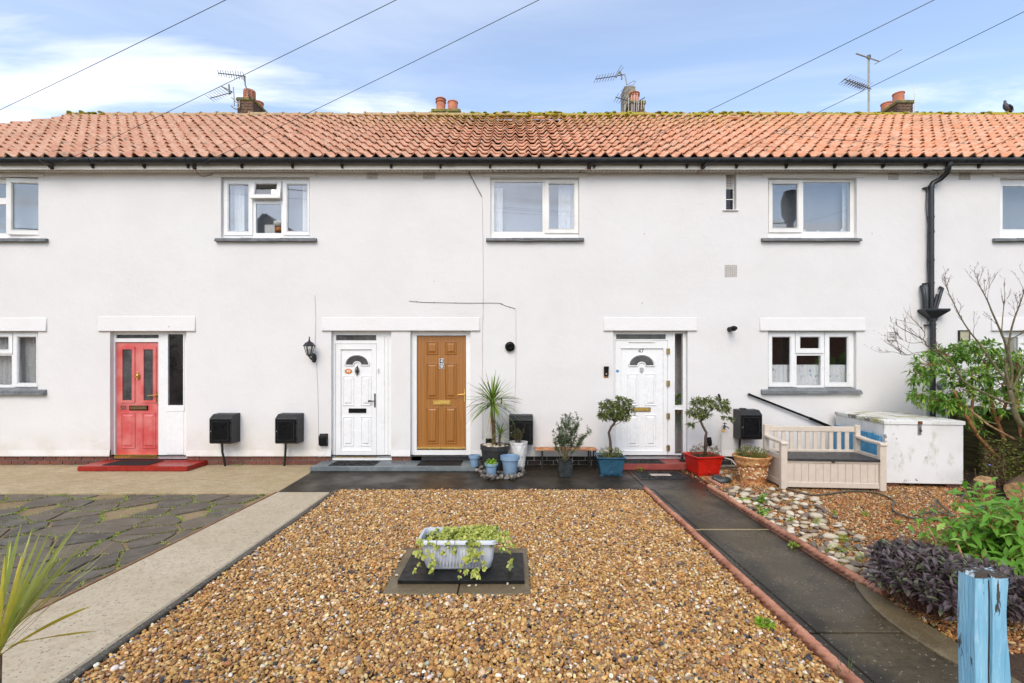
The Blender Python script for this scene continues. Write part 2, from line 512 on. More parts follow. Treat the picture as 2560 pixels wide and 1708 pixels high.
# dark obscured door glazing
simple('door_glass', (0.085, 0.084, 0.084), 0.22, var=0.3, vscale=7, bs=0.1, bscale=120)
simple('side_glass', (0.020, 0.017, 0.018), 0.12, var=0.4, vscale=4)

# net curtain
m, t, b = newmat('lace')
p = objc(t)
vo = N(t, 'ShaderNodeTexVoronoi'); vo.inputs['Scale'].default_value = 55.0
t.links.new(p, vo.inputs['Vector'])
a = ramp(t, vo.outputs['Distance'], 0.28, 0.42, 1.0, 0.72)
b.inputs['Base Color'].default_value = (0.78, 0.78, 0.76, 1); b.inputs['Roughness'].default_value = 0.95
t.links.new(a, b.inputs['Alpha'])
m, t, b = newmat('cafe_cloth')
p = objc(t)
vo = N(t, 'ShaderNodeTexVoronoi'); vo.inputs['Scale'].default_value = 14.0; vo.inputs['Randomness'].default_value = 0.8
t.links.new(mapping(t, p, (1.6, 0.01, 0.7)), vo.inputs['Vector'])
hs = N(t, 'ShaderNodeHueSaturation'); hs.inputs['Saturation'].default_value = 0.75
t.links.new(vo.outputs['Color'], hs.inputs['Color'])
c = mixc(t, ramp(t, vo.outputs['Distance'], 0.22, 0.26, 1, 0), (0.86, 0.86, 0.86, 1), (0.55, 0.62, 0.72, 1))
c = mixc(t, math2(t, 'MULTIPLY', ramp(t, vo.outputs['Distance'], 0.16, 0.2, 1, 0), ramp(t, N(t, 'ShaderNodeSeparateColor').outputs[0], 0.45, 0.5)), c, (0.15, 0.35, 0.55, 1))
t.links.new(vo.outputs['Color'], [n for n in t.nodes if n.type == 'SEPARATE_COLOR'][0].inputs[0])
t.links.new(c, b.inputs['Base Color']); b.inputs['Roughness'].default_value = 0.9

# clay pantile: each tile its own tone, lichen, dark spots and yellow moss
def tile_material(name, island):
    m, t, b = newmat(name)
    p = pos(t)
    rnd = N(t, 'ShaderNodeNewGeometry').outputs['Random Per Island'] if island else objrand(t)
    sp = N(t, 'ShaderNodeSeparateXYZ'); t.links.new(p, sp.inputs[0])
    right = ramp(t, sp.outputs[0], -6.0, 8.0)
    ca_ = mixc(t, right, lin('#d39f82'), lin('#d7926a'))
    cb_ = mixc(t, right, lin('#c68e72'), lin('#dda382'))
    c = mixc(t, rnd, ca_, cb_)
    c = mixc(t, ramp(t, noise(t, 8, 5, p), 0.40, 0.70, 0, 0.75), c, lin('#d9bba0'))
    c = mixc(t, ramp(t, noise(t, 30, 4, p), 0.60, 0.72, 0, 0.8), c, lin('#6b4a3a'))
    c = mixc(t, ramp(t, noise(t, 4.0, 6, p, 0.7), 0.56, 0.68, 0, 0.8), c, lin('#6f5a48'))
    c = mixc(t, ramp(t, noise(t, 0.9, 5, p, 0.6), 0.48, 0.66, 0, 0.18), c, lin('#86684f'))
    up = ramp(t, sp.outputs[2], 6.6, 7.9)
    mid = math2(t, 'MULTIPLY', ramp(t, sp.outputs[0], -6.0, -1.0), ramp(t, sp.outputs[0], 9.0, 3.0))
    mo = math2(t, 'MULTIPLY', ramp(t, noise(t, 11, 6, p, 0.7), 0.46, 0.60), math2(t, 'MULTIPLY', up, math2(t, 'ADD', mid, 0.12)))
    mo2 = ramp(t, noise(t, 7, 5, p, 0.7), 0.70, 0.74, 0, 0.9)
    c = mixc(t, math2(t, 'MAXIMUM', mo, mo2), c, lin('#8f8420'))
    t.links.new(c, b.inputs['Base Color'])
    b.inputs['Roughness'].default_value = 0.8
    b.inputs['Specular IOR Level'].default_value = 0.3
    bump(t, b, noise(t, 90, 4, p), 0.35, 0.006)
tile_material('tile', False)
tile_material('tile_many', True)
m, t, b = newmat('ridge_clay')
p = pos(t)
sp = N(t, 'ShaderNodeSeparateXYZ'); t.links.new(p, sp.inputs[0])
c = mixc(t, objrand(t), lin('#b59a72'), lin('#b08a64'))
c = mixc(t, ramp(t, noise(t, 9, 5, p), 0.45, 0.6, 0, 0.8), c, lin('#8c8263'))
c = mixc(t, math2(t, 'MULTIPLY', ramp(t, noise(t, 5, 6, p, 0.7), 0.38, 0.52), ramp(t, sp.outputs[0], -3.0, 1.0)), c, lin('#9a8f22'))
t.links.new(c, b.inputs['Base Color']); b.inputs['Roughness'].default_value = 0.9
bump(t, b, noise(t, 40, 5, p), 0.6, 0.01)

# brick (each brick its own tone)
def brick_material(name, a, bb, cc):
    m, t, b = newmat(name)
    p = pos(t)
    c = mixc(t, objrand(t), lin(a), lin(bb))
    c = mixc(t, ramp(t, noise(t, 14, 5, p), 0.5, 0.7, 0, 0.7), c, lin(cc))
    t.links.new(c, b.inputs['Base Color']); b.inputs['Roughness'].default_value = 0.85
    bump(t, b, noise(t, 70, 5, p), 0.5, 0.006)
brick_material('brick', '#7a4a3c', '#5d3a32', '#4c3c36')
brick_material('dark_brick', '#2b2320', '#1f1b19', '#161413')
brick_material('chimney_brick', '#6b4d40', '#553f36', '#837648')
simple('mortar', '#a49a8c', 0.95, var=0.2, vscale=20, bs=0.4, bscale=80)
simple('mortar_old', '#8a8262', 0.95, var=0.3, vscale=12, col2='#6f6b45', bs=0.5, bscale=60)

# concretes
def concrete(name, c1, c2, c3, rough=(0.75, 0.9), wet=None, streak=None, speck=0.5, rel=0.35, speck_col='#d8cdbb', dark_speck=0.5, sk=0.75, sf=(0.22, 0.16), ss=75, edge=None):
    m, t, b = newmat(name)
    p = pos(t)
    c = mixc(t, ramp(t, noise(t, 1.6, 6, p), 0.35, 0.68), lin(c1), lin(c2))
    c = mixc(t, ramp(t, noise(t, 5.0, 6, p, 0.65), 0.46, 0.7, 0, 0.6), c, lin(c3))
    if streak:
        c = mixc(t, ramp(t, noise(t, 3.2, 8, mapping(t, p, streak[0], (0, 0, streak[1])), 0.7), 0.44, 0.66, 0, sk), c, lin(streak[2]))
    c = mixc(t, ramp(t, noise(t, 24, 7, p, 0.75), 0.42, 0.68, 0, 0.5), c, tuple(x * 0.6 for x in lin(c1)[:3]) + (1,))
    if edge:
        sx = N(t, 'ShaderNodeSeparateXYZ'); t.links.new(p, sx.inputs[0])
        ed = ramp(t, math2(t, 'ADD', math2(t, 'ABSOLUTE', math2(t, 'SUBTRACT', sx.outputs[0], edge[0]), 0.0), ramp(t, noise(t, 3, 6, p), 0.3, 0.7, -0.12, 0.12, False)), edge[1], edge[2], 0, 0.85)
        c = mixc(t, ed, c, lin(edge[3]))
    c = mixc(t, math2(t, 'MULTIPLY', specks(t, p, ss, sf[0]), speck), c, lin(speck_col))
    dk = tuple(x * 0.3 for x in lin(c2)[:3]) + (1,)
    c = mixc(t, math2(t, 'MULTIPLY', specks(t, mapping(t, p, loc=(3, 5, 1)), ss * .8, sf[1]), dark_speck), c, dk)
    t.links.new(c, b.inputs['Base Color'])
    if wet is not None:
        r_ = ramp(t, noise(t, wet[0], 4, p), wet[1], wet[2], rough[0], rough[1])
    else:
        r_ = ramp(t, noise(t, 4, 4, p), 0.3, 0.7, rough[0], rough[1])
    t.links.new(r_, b.inputs['Roughness'])
    b.inputs['Specular IOR Level'].default_value = 0.5 if wet is None else 0.28
    bump(t, b, noise(t, 70, 5, p, 0.7), rel, 0.006)
concrete('apron_dry', '#ac9873', '#b5a280', '#9b8766', streak=((1.2, 6.0, 1), 0.5, '#8d7a5a'), dark_speck=0.8, sf=(0.12, 0.10), ss=60)
concrete('path_dry', '#b3a58b', '#bbad95', '#a6967c', speck=0.7, dark_speck=0.85, speck_col='#a8765a', sf=(0.16, 0.14), ss=62)
concrete('path_edge', '#4a463e', '#5c564a', '#39372f', speck=0.35)
concrete('apron_wet', '#30281d', '#201a12', '#3d3427', rough=(0.28, 0.6), wet=(1.6, 0.35, 0.7), speck=0.35, speck_col='#8d8069', dark_speck=0.3)
concrete('path_wet', '#3e3628', '#544a36', '#2a241b', rough=(0.22, 0.5), wet=(1.2, 0.35, 0.7), streak=((2.0, 42.0, 1), 0.0, '#544b3a'), sk=0.42, speck=0.55, speck_col='#a39a86', dark_speck=0.6, sf=(0.10, 0.2), ss=62, edge=(2.37, 0.16, 0.36, '#1d1a14'))
concrete('damp_slab', '#6a5c42', '#5a4d36', '#75694c', rough=(0.35, 0.6), speck=0.4, speck_col='#a3967a')
concrete('grey_step', '#6d7678', '#5c6568', '#848c8c', rough=(0.25, 0.5), speck=0.25, speck_col='#a0a6a6', rel=0.5)
concrete('grey_step_edge', '#2e302d', '#3a3c38', '#4d504b', rough=(0.4, 0.7), speck=0.3)
concrete('crazy_base', '#84704f', '#917d5c', '#6b5b42', speck=0.9, rel=0.8, speck_col='#b59c78')
m, t, b = newmat('paving')
p = pos(t)
rr = objrand(t)
c = mixc(t, rr, lin('#443e35'), lin('#625643'))
c = mixc(t, ramp(t, noise(t, 6, 5, p), 0.42, 0.7, 0, 0.6), c, lin('#726b5e'))
c = mixc(t, math2(t, 'MULTIPLY', specks(t, p, 120, 0.25), 0.5), c, lin('#8f8a80'))
c = mixc(t, math2(t, 'MULTIPLY', specks(t, mapping(t, p, loc=(2, 3, 1)), 90, 0.3), 0.5), c, lin('#26241f'))
t.links.new(c, b.inputs['Base Color']); b.inputs['Roughness'].default_value = 0.62
bump(t, b, noise(t, 130, 3, p), 0.4, 0.004)
simple('board_edge', '#8a6848', 0.8, var=0.2, vscale=9)
simple('terracotta_rope', '#bd876d', 0.85, var=0.35, vscale=6, col2='#946450', bs=0.3, bscale=90, fine=0.3, spec=0.2)
simple('ground_soil', '#4c4234', 0.95, var=0.3, vscale=2, bs=0.5, bscale=30)
simple('gravel_base', '#4a3420', 0.95, var=0.35, vscale=40, bs=0.8, bscale=90)
simple('bark_mulch', '#3a2a1c', 0.95, var=0.4, vscale=30, bs=0.8, bscale=60)

# pebbles: colour carried by each stone
def stone_attr(name, attr, rough, typ='INSTANCER'):
    m, t, b = newmat(name)
    at = N(t, 'ShaderNodeAttribute', attribute_type=typ, attribute_name=attr)
    p = pos(t)
    c = mixc(t, ramp(t, noise(t, 120, 3, p), 0.4, 0.7, 0, 0.3), at.outputs['Color'], (0.12, 0.08, 0.05, 1))
    t.links.new(c, b.inputs['Base Color']); b.inputs['Roughness'].default_value = rough
stone_attr('pebble', 'pcol', 0.66)
m, t, b = newmat('cobble_pale')
p = pos(t)
c = mixc(t, objrand(t), lin('#d0c5b0'), lin('#a8987c'))
c = mixc(t, ramp(t, noise(t, 22, 5, p), 0.5, 0.7, 0, 0.45), c, lin('#9d8f70'))
t.links.new(c, b.inputs['Base Color']); b.inputs['Roughness'].default_value = 0.6
bump(t, b, noise(t, 50, 4, p), 0.2, 0.006)
m, t, b = newmat('cobble_dark')
p = pos(t)
c = mixc(t, objrand(t), lin('#7d6c58'), lin('#5f5850'))
c = mixc(t, ramp(t, noise(t, 22, 5, p), 0.45, 0.7, 0, 0.6), c, lin('#806a58'))
t.links.new(c, b.inputs['Base Color']); b.inputs['Roughness'].default_value = 0.5
m, t, b = newmat('rockery')
p = pos(t)
c = mixc(t, objrand(t), lin('#55504a'), lin('#77716a'))
c = mixc(t, ramp(t, noise(t, 16, 5, p, 0.65), 0.54, 0.66, 0, .8), c, lin('#b9b2a6'))
c = mixc(t, ramp(t, noise(t, 20, 5, mapping(t, p, loc=(4, 2, 7)), 0.65), 0.55, 0.62), c, lin('#2a2825'))
t.links.new(c, b.inputs['Base Color']); b.inputs['Roughness'].default_value = 0.5
bump(t, b, noise(t, 40, 5, p), 0.5, 0.01)
simple('wet_rock', '#3c403b', 0.35, var=0.4, vscale=9, col2='#252a26', bs=0.6, bscale=25)

# weathered white sheet steel of the chest
m, t, b = newmat('chest_paint')
p = pos(t)
c = mixc(t, ramp(t, noise(t, 2.2, 5, p), 0.4, 0.7), (0.74, 0.73, 0.71, 1), (0.64, 0.63, 0.59, 1))
c = mixc(t, ramp(t, noise(t, 5, 6, mapping(t, p, (1, 1, 0.5)), 0.7), 0.53, 0.70, 0, 0.55), c, lin('#9a9678'))
c = mixc(t, ramp(t, noise(t, 9, 4, mapping(t, p, loc=(2, 1, 3)), 0.7), 0.67, 0.685), c, lin('#7d8286'))
t.links.new(c, b.inputs['Base Color']); b.inputs['Roughness'].default_value = 0.5
m, t, b = newmat('chest_lid')
p = pos(t)
c = mixc(t, ramp(t, noise(t, 2.6, 6, p, 0.65), 0.46, 0.64), (0.70, 0.69, 0.64, 1), lin('#a09a62'))
c = mixc(t, ramp(t, noise(t, 3.1, 6, mapping(t, p, loc=(5, 3, 0)), 0.65), 0.56, 0.62), c, lin('#6f6a58'))
t.links.new(c, b.inputs['Base Color']); b.inputs['Roughness'].default_value = 0.5

# flaking blue paint on timber
def flaky(name, paint, paint2, wood, lo, hi):
    m, t, b = newmat(name)
    p = objc(t)
    c = mixc(t, ramp(t, noise(t, 5, 5, mapping(t, p, (4, 4, 0.7))), 0.35, 0.7), lin(paint), lin(paint2))
    c = mixc(t, ramp(t, noise(t, 14, 5, mapping(t, p, (3, 3, 0.6)), 0.6), 0.55, 0.7, 0, 0.35), c, lin('#d7e6ee'))
    fl = ramp(t, noise(t, 9, 6, mapping(t, p, (2.5, 2.5, 0.5)), 0.68), lo, hi)
    c = mixc(t, fl, c, lin(wood))
    t.links.new(c, b.inputs['Base Color']); b.inputs['Roughness'].default_value = 0.6
    hgt = math2(t, 'SUBTRACT', noise(t, 30, 4, mapping(t, p, (3, 3, 0.3))), fl)
    bump(t, b, hgt, 0.9, 0.008)
flaky('blue_paint', '#93c5da', '#76b1ce', '#54463a', 0.60, 0.63)
flaky('blue_board', '#3f9cc9', '#2f86b4', '#2e3a3d', 0.66, 0.68)
flaky('post_top', '#a9c2cc', '#cfd8da', '#3e3226', 0.44, 0.49)
simple('cracked_wood', '#2f2419', 0.9, var=0.4, vscale=30, bs=0.5)
m, t, b = newmat('fence_wood')
p = pos(t)
c = mixc(t, objrand(t), lin('#4f4a2c'), lin('#3f3a22'))
c = mixc(t, ramp(t, noise(t, 9, 5, mapping(t, p, (1, 0.4, 4))), 0.4, 0.7), c, lin('#5d5a2e'))
t.links.new(c, b.inputs['Base Color']); b.inputs['Roughness'].default_value = 0.9
bump(t, b, noise(t, 40, 4, mapping(t, p, (1, 0.3, 4))), 0.4, 0.006)
# rough terracotta pot with worn white relief
m, t, b = newmat('basket_terracotta')
p = pos(t)
c = mixc(t, ramp(t, noise(t, 9, 6, p, 0.65), 0.40, 0.62), lin('#c9975f'), lin('#a8612f'))
c = mixc(t, ramp(t, noise(t, 30, 5, p, 0.65), 0.56, 0.66), c, lin('#d9c3a0'))
c = mixc(t, ramp(t, noise(t, 17, 5, mapping(t, p, loc=(3, 1, 2)), 0.65), 0.60, 0.68, 0, 0.7), c, lin('#6a3c20'))
t.links.new(c, b.inputs['Base Color']); b.inputs['Roughness'].default_value = 0.75
bump(t, b, noise(t, 45, 5, p), 0.6, 0.01)

# foliage: each leaf mixes two greens by its own random value
def leaf_mat(name, a, bb, trans=0.3, rough=0.45, attr=True, third=None):
    m, t, b = newmat(name)
    if attr:
        f = N(t, 'ShaderNodeAttribute', attribute_type='GEOMETRY', attribute_name='tint').outputs['Fac']
    else:
        f = objrand(t)
    c = mixc(t, f, lin(a), lin(bb))
    if third:
        c = mixc(t, ramp(t, f, 0.82, 0.9), c, lin(third))
    c = mixc(t, ramp(t, noise(t, 35, 3, pos(t)), 0.4, 0.75, 0, 0.3), c, tuple(x * 0.6 for x in lin(bb)[:3]) + (1,))
    t.links.new(c, b.inputs['Base Color']); b.inputs['Roughness'].default_value = rough
    o = t.nodes['Material Output']
    tl = N(t, 'ShaderNodeBsdfTranslucent'); t.links.new(c, tl.inputs['Color'])
    mx = N(t, 'ShaderNodeMixShader'); mx.inputs[0].default_value = trans
    t.links.new(b.outputs[0], mx.inputs[1]); t.links.new(tl.outputs[0], mx.inputs[2])
    t.links.new(mx.outputs[0], o.inputs['Surface'])
leaf_mat('leaf_bay', '#55662f', '#7f8a4e', third='#a9ab6a')
leaf_mat('leaf_shrub', '#528030', '#8ab544', third='#bcc75e')
leaf_mat('leaf_fore', '#5f9a2c', '#86b842', attr=False, trans=0.35, third='#a3c95c')
leaf_mat('leaf_ivy', '#8f9c34', '#dadb78', third='#4f6a28')
leaf_mat('leaf_lime', '#6f9a22', '#a3c43a')
leaf_mat('leaf_rosemary', '#4c6340', '#6a8258')
leaf_mat('leaf_thyme', '#6a7a30', '#8f9448', third='#6f4a3c')
leaf_mat('leaf_heather', '#6b5a3c', '#6d7038', third='#7d4a44')
leaf_mat('leaf_grey', '#66704a', '#4b6035')
leaf_mat('leaf_cord', '#587a24', '#7f963a', attr=False, trans=0.2, third='#a8a452')
leaf_mat('leaf_spike', '#a0b050', '#c8cc7c', attr=False, trans=0.3, third='#d3c458')
leaf_mat('leaf_dry', '#b59a4e', '#c9b070', attr=False)
leaf_mat('leaf_sage', '#534749', '#645658', attr=False, trans=0.15, third='#6f7a55')
leaf_mat('leaf_strap', '#5a9030', '#86b04a')
leaf_mat('leaf_weed', '#7a9a2e', '#a8bd44')
# ------------------------------------------------------------------ ground, paths, beds
def poly_slab(name, pts, z0, z1, mat, parent=None, bevel=0.0, mats=None):
    b = MB().prism([(p[0], p[1]) for p in pts], 'z', z0, z1)
    return b.build(name, mats or mat, parent, bevel=bevel)

g = MB(); g.add([(-600, -600, -0.10), (600, -600, -0.10), (600, 900, -0.10), (-600, 900, -0.10)], [(0, 1, 2, 3)])
struct(g.build('ground', 'ground_soil'))

PL0, PL1 = -3.22, -2.50            # pale path on the left: its sides at the apron
PR0, PR1 = 1.90, 2.76              # dark wet path on the right
YB, YA = -1.62, -1.81              # front edges of the wet and the pale apron
YN = -7.6                          # how far the beds run towards the street

# aprons along the wall, meeting on a slanting joint
ap = poly_slab('pale_apron', [(-14, YA), (-3.24, YA), (-3.30, -0.62), (-3.43, 0.03), (-14, 0.03)], -0.09, 0.0, 'apron_dry', bevel=0.006)
struct(ap)
wa = poly_slab('wet_apron', [(-3.235, YA), (-2.50, YA), (-2.50, YB), (1.9, YB), (1.9, 0.03), (-3.425, 0.03), (-3.295, -0.62)], -0.09, -0.002, 'apron_wet', bevel=0.006)
struct(wa)
wb = struct(poly_slab('wet_landing', [(1.905, YB), (2.95, YB), (2.95, 0.03), (1.905, 0.03)], -0.09, -0.001, 'apron_wet', bevel=0.005))
# pale path on the left: slab with a dark weathered edge beside the gravel
pl = MB().prism([(PL0, YA - 0.005), (PL1, YA - 0.005), (PL1 - 0.0, -4.3), (PL1 - 0.01, YN), (-3.52, YN), (-3.36, -5.0)], 'z', -0.09, 0.012)
struct(pl.build('pale_path', 'path_dry', bevel=0.012))
ke = MB(); yy = YB
random.seed(3)
while yy > YN:
    l = random.uniform(0.5, 0.9); w0 = random.uniform(-0.012, 0.006)
    ke.box(PL1 + 0.002, PL1 + 0.055 + w0, yy - l + 0.004, yy, -0.09, 0.010 + random.uniform(-0.012, 0.0)); yy -= l
struct(ke.build('path_edging', 'path_edge', bevel=0.008))
bd = MB().prism([(-3.250, YA - .01), (-3.224, YA - .01), (-3.366, -5.0), (-3.392, -5.0)], 'z', -0.08, 0.016)
tag(bd.build('timber_edging', 'board_edge', bevel=0.003), 'thin brown timber edging board between dark paving and pale path', 'edging board')

# right-hand wet path: slabs with recessed joints
rp = MB().box(PR0 - 0.02, PR1 + 0.02, YN, YB - 0.004, -0.09, -0.03)
rp = struct(rp.build('wet_path', 'path_edge'))
for y1, y0 in ((YB - 0.006, -3.255), (-3.275, -5.2), (-5.22, YN)):
    b = MB().box(PR0 + 0.099, PR1 - 0.01, y0, y1, -0.08, 0.0)
    b.build('path_slab', 'path_wet', rp, bevel=0.006)
    b = MB().box(PR0 - 0.015, PR0 + 0.097, y0, y1, -0.08, -0.004)
    b.build('path_slab', 'path_wet', rp, bevel=0.006)
# moss-stained concrete edge bulging into the path under the purple bush
bulge = [(PR1 + 0.02, -4.45)] + [(PR1 + 0.03 - 0.24 * math.sin(math.pi * k / 10) ** 0.8, -4.45 - 0.16 * k) for k in range(1, 10)] + [(PR1 + 0.02, -6.1)]
MB().box(PR0 + .02, PR1 - .03, -3.268, -3.262, -.05, .003).build('joint_mortar', 'apron_dry', rp)
struct(poly_slab('mossy_edge', bulge, -0.05, 0.022, 'damp_slab', bevel=0.01))

# crazy paving: irregular slabs of dark stone, some cells left as coarse concrete
cz = MB().prism([(-14, YN), (-3.52, YN), (-3.36, -5.0), (-3.25, YA - 0.01), (-14, YA - 0.01)], 'z', -0.09, -0.030)
cz = struct(cz.build('crazy_paving', 'crazy_base'))
def clip(poly, px, py, nx, ny):
    outp = []
    for i in range(len(poly)):
        a, b = poly[i], poly[(i + 1) % len(poly)]
        da = (a[0]-px)*nx + (a[1]-py)*ny; db = (b[0]-px)*nx + (b[1]-py)*ny
        if da <= 0: outp.append(a)
        if da * db < 0:
            k = da / (da - db); outp.append((a[0]+(b[0]-a[0])*k, a[1]+(b[1]-a[1])*k))
    return outp
random.seed(21)
seeds = []
gx, gy = 0.47, 0.27
for j in range(-1, 21):
    for i in range(-1, 19):
        seeds.append((-10.6 + (i + (0.5 if j % 2 else 0)) * gx + random.uniform(-.27, .27) * gx * 1.6, YA - 0.1 - j * gy + random.uniform(-.26, .26) * gy * 1.6))
moss_lines = []
def inset(poly, d):
    n = len(poly); cx_ = sum(p[0] for p in poly) / n; cy_ = sum(p[1] for p in poly) / n
    res = poly
    for i in range(n):
        a, b = poly[i], poly[(i + 1) % n]
        ex, ey = b[0]-a[0], b[1]-a[1]; l = math.hypot(ex, ey)
        if l < 1e-6: continue
        nx, ny = ey / l, -ex / l
        if (cx_-a[0])*nx + (cy_-a[1])*ny > 0: nx, ny = -nx, -ny
        res = clip(res, a[0]-nx*d, a[1]-ny*d, nx, ny)
        if len(res) < 3: return []
    return res
for si, s0 in enumerate(seeds):
    if s0[1] > YA + 0.2 or s0[1] < -7.3: continue
    dep = s0[1] + D
    if s0[0] < -1.13 * dep - 1.0: continue
    poly = [(-12, -9), (-3.36, -9), (-3.36, -5.0), (-3.27, YA - 0.02), (-12, YA - 0.02)]
    if s0[0] > -3.2: continue
    for sj, s1 in enumerate(seeds):
        if si == sj or abs(s1[0]-s0[0]) > 2 or abs(s1[1]-s0[1]) > 1.4: continue
        poly = clip(poly, (s0[0]+s1[0])/2, (s0[1]+s1[1])/2, s1[0]-s0[0], s1[1]-s0[1])
        if len(poly) < 3: break
    if len(poly) < 3: continue
    for i in range(len(poly)):
        moss_lines.append((poly[i], poly[(i+1) % len(poly)]))
    q = inset(poly, random.uniform(0.008, 0.026))
    if len(q) < 3: continue
    if random.random() < 0.15: continue
    # knock the corners off
    qq = []
    for i in range(len(q)):
        a, b, c_ = q[i-1], q[i], q[(i+1) % len(q)]
        k = random.uniform(0.06, 0.16)
        qq.append((b[0]+(a[0]-b[0])*k, b[1]+(a[1]-b[1])*k)); qq.append((b[0]+(c_[0]-b[0])*k, b[1]+(c_[1]-b[1])*k))
    z1 = -0.012 + random.uniform(-.004, .004)
    MB().prism(qq, 'z', -0.06, z1).build('paving_stone', 'paving', cz, bevel=0.005)

# gravel beds
struct(MB().box(PL1 + 0.06, PR0 - 0.04, YN, YB - 0.004, -0.09, -0.026).build('gravel_bed', 'gravel_base'))
sb = struct(MB().box(PR1 + 0.04, 9.5, YN, -0.02, -0.09, -0.022).build('stone_bed', 'gravel_base'))

# ---- pebbles as one uncountable mass per bed
def pebble_group():
    ng = bpy.data.node_groups.new('pebble_scatter', 'GeometryNodeTree')
    ng.interface.new_socket('Geometry', in_out='INPUT', socket_type='NodeSocketGeometry')
    ng.interface.new_socket('Geometry', in_out='OUTPUT', socket_type='NodeSocketGeometry')
    gi = ng.nodes.new('NodeGroupInput'); go = ng.nodes.new('NodeGroupOutput')
    join = ng.nodes.new('GeometryNodeJoinGeometry')
    for k in range(4):
        ico = ng.nodes.new('GeometryNodeMeshIcoSphere')
        ico.inputs['Radius'].default_value = 1.0; ico.inputs['Subdivisions'].default_value = 2
        sp = ng.nodes.new('GeometryNodeSetPosition')
        nz = ng.nodes.new('ShaderNodeTexNoise'); nz.noise_dimensions = '4D'
        nz.inputs['W'].default_value = 3.7 * k; nz.inputs['Scale'].default_value = 0.9; nz.inputs['Detail'].default_value = 1
        sub = ng.nodes.new('ShaderNodeVectorMath'); sub.operation = 'SUBTRACT'; sub.inputs[1].default_value = (.5, .5, .5)
        mul = ng.nodes.new('ShaderNodeVectorMath'); mul.operation = 'SCALE'; mul.inputs['Scale'].default_value = 1.1
        ng.links.new(nz.outputs['Color'], sub.inputs[0]); ng.links.new(sub.outputs[0], mul.inputs[0])
        ng.links.new(ico.outputs['Mesh'], sp.inputs['Geometry']); ng.links.new(mul.outputs[0], sp.inputs['Offset'])
        ss = ng.nodes.new('GeometryNodeSetShadeSmooth'); ng.links.new(sp.outputs[0], ss.inputs['Geometry'])
        sm = ng.nodes.new('GeometryNodeSetMaterial'); sm.inputs['Material'].default_value = M['pebble']
        ng.links.new(ss.outputs[0], sm.inputs['Geometry'])
        g2 = ng.nodes.new('GeometryNodeGeometryToInstance'); ng.links.new(sm.outputs[0], g2.inputs[0])
        ng.links.new(g2.outputs[0], join.inputs[0])
    iop = ng.nodes.new('GeometryNodeInstanceOnPoints')
    iop.inputs['Pick Instance'].default_value = True
    def attr(nm, typ):
        a = ng.nodes.new('GeometryNodeInputNamedAttribute'); a.data_type = typ; a.inputs['Name'].default_value = nm
        return a.outputs['Attribute']
    ng.links.new(gi.outputs[0], iop.inputs['Points'])
    ng.links.new(join.outputs[0], iop.inputs['Instance'])
    e2r = ng.nodes.new('FunctionNodeEulerToRotation'); ng.links.new(attr('prot', 'FLOAT_VECTOR'), e2r.inputs[0])
    ng.links.new(e2r.outputs[0], iop.inputs['Rotation'])
    ng.links.new(attr('pscl', 'FLOAT_VECTOR'), iop.inputs['Scale'])
    ng.links.new(attr('pidx', 'INT'), iop.inputs['Instance Index'])
    ng.links.new(iop.outputs[0], go.inputs[0])
    return ng
PEB = pebble_group()
def pebbles(name, label, pts, size, pal, wts, seed, parent=None, cat='gravel'):
    rg = np.random.default_rng(seed); n = len(pts)
    me = bpy.data.meshes.new(name); me.vertices.add(n)
    me.vertices.foreach_set('co', pts.astype(np.float32).ravel())
    s = size * np.exp(rg.normal(0, 0.26, (n, 1)))
    scl = s * np.stack([np.ones(n), rg.uniform(.62, .92, n), rg.uniform(.42, .72, n)], 1)
    rot = np.stack([rg.normal(0, .45, n), rg.normal(0, .45, n), rg.uniform(0, 6.283, n)], 1)
    idx = rg.choice(len(pal), n, p=np.array(wts) / sum(wts))
    col = np.array([lin(c)[:3] for c in pal])[idx] * np.exp(rg.normal(-.04, .13, (n, 1))) * (1 + rg.normal(0, .04, (n, 3)))
    for nm, typ, dat in (('prot', 'FLOAT_VECTOR', rot), ('pscl', 'FLOAT_VECTOR', scl)):
        me.attributes.new(nm, typ, 'POINT').data.foreach_set('vector', dat.astype(np.float32).ravel())
    me.attributes.new('pidx', 'INT', 'POINT').data.foreach_set('value', rg.integers(0, 4, n).astype(np.int32))
    c4 = np.concatenate([np.clip(col, 0, .9), np.ones((n, 1))], 1).astype(np.float32)
    me.attributes.new('pcol', 'FLOAT_COLOR', 'POINT').data.foreach_set('color', c4.ravel())
    me.materials.append(M['pebble'])
    o = bpy.data.objects.new(name, me)
    md = o.modifiers.new('scatter', 'NODES'); md.node_group = PEB
    link(o, parent)
    if parent is None: tag(o, label, cat, kind='stuff')
    else: o['kind'] = 'stuff'
    return o
def jitter(x0, x1, y0, y1, step, rg, keep=None, zr=(0.0, 0.0)):
    X, Y = np.meshgrid(np.arange(x0, x1, step), np.arange(y0, y1, step))
    X = X.ravel() + rg.uniform(-.6, .6, X.size) * step; Y = Y.ravel() + rg.uniform(-.6, .6, Y.size) * step
    k = (X > x0) & (X < x1) & (Y > y0) & (Y < y1)
    k &= np.abs(X) < 1.18 * (Y + D) + 0.5
    if keep is not None: k &= keep(X, Y)
    X, Y = X[k], Y[k]
    return np.stack([X, Y, rg.uniform(zr[0], zr[1], X.size)], 1)
rg = np.random.default_rng(5)
SLABX0, SLABX1, SLABY0, SLABY1 = -0.999, 0.145, -4.69, -3.78
keep = lambda X, Y: ~((X > SLABX0 - .004) & (X < SLABX1 + .004) & (Y > SLABY0 - .004) & (Y < SLABY1 + .004))
pt = jitter(PL1 + 0.07, PR0 - 0.06, -6.15, YB - 0.012, 0.0160, rg, keep, (-0.024, -0.006))
pt2 = jitter(PL1 + 0.075, PR0 - 0.065, -6.15, YB - 0.02, 0.0285, rg, keep, (-0.009, 0.005))
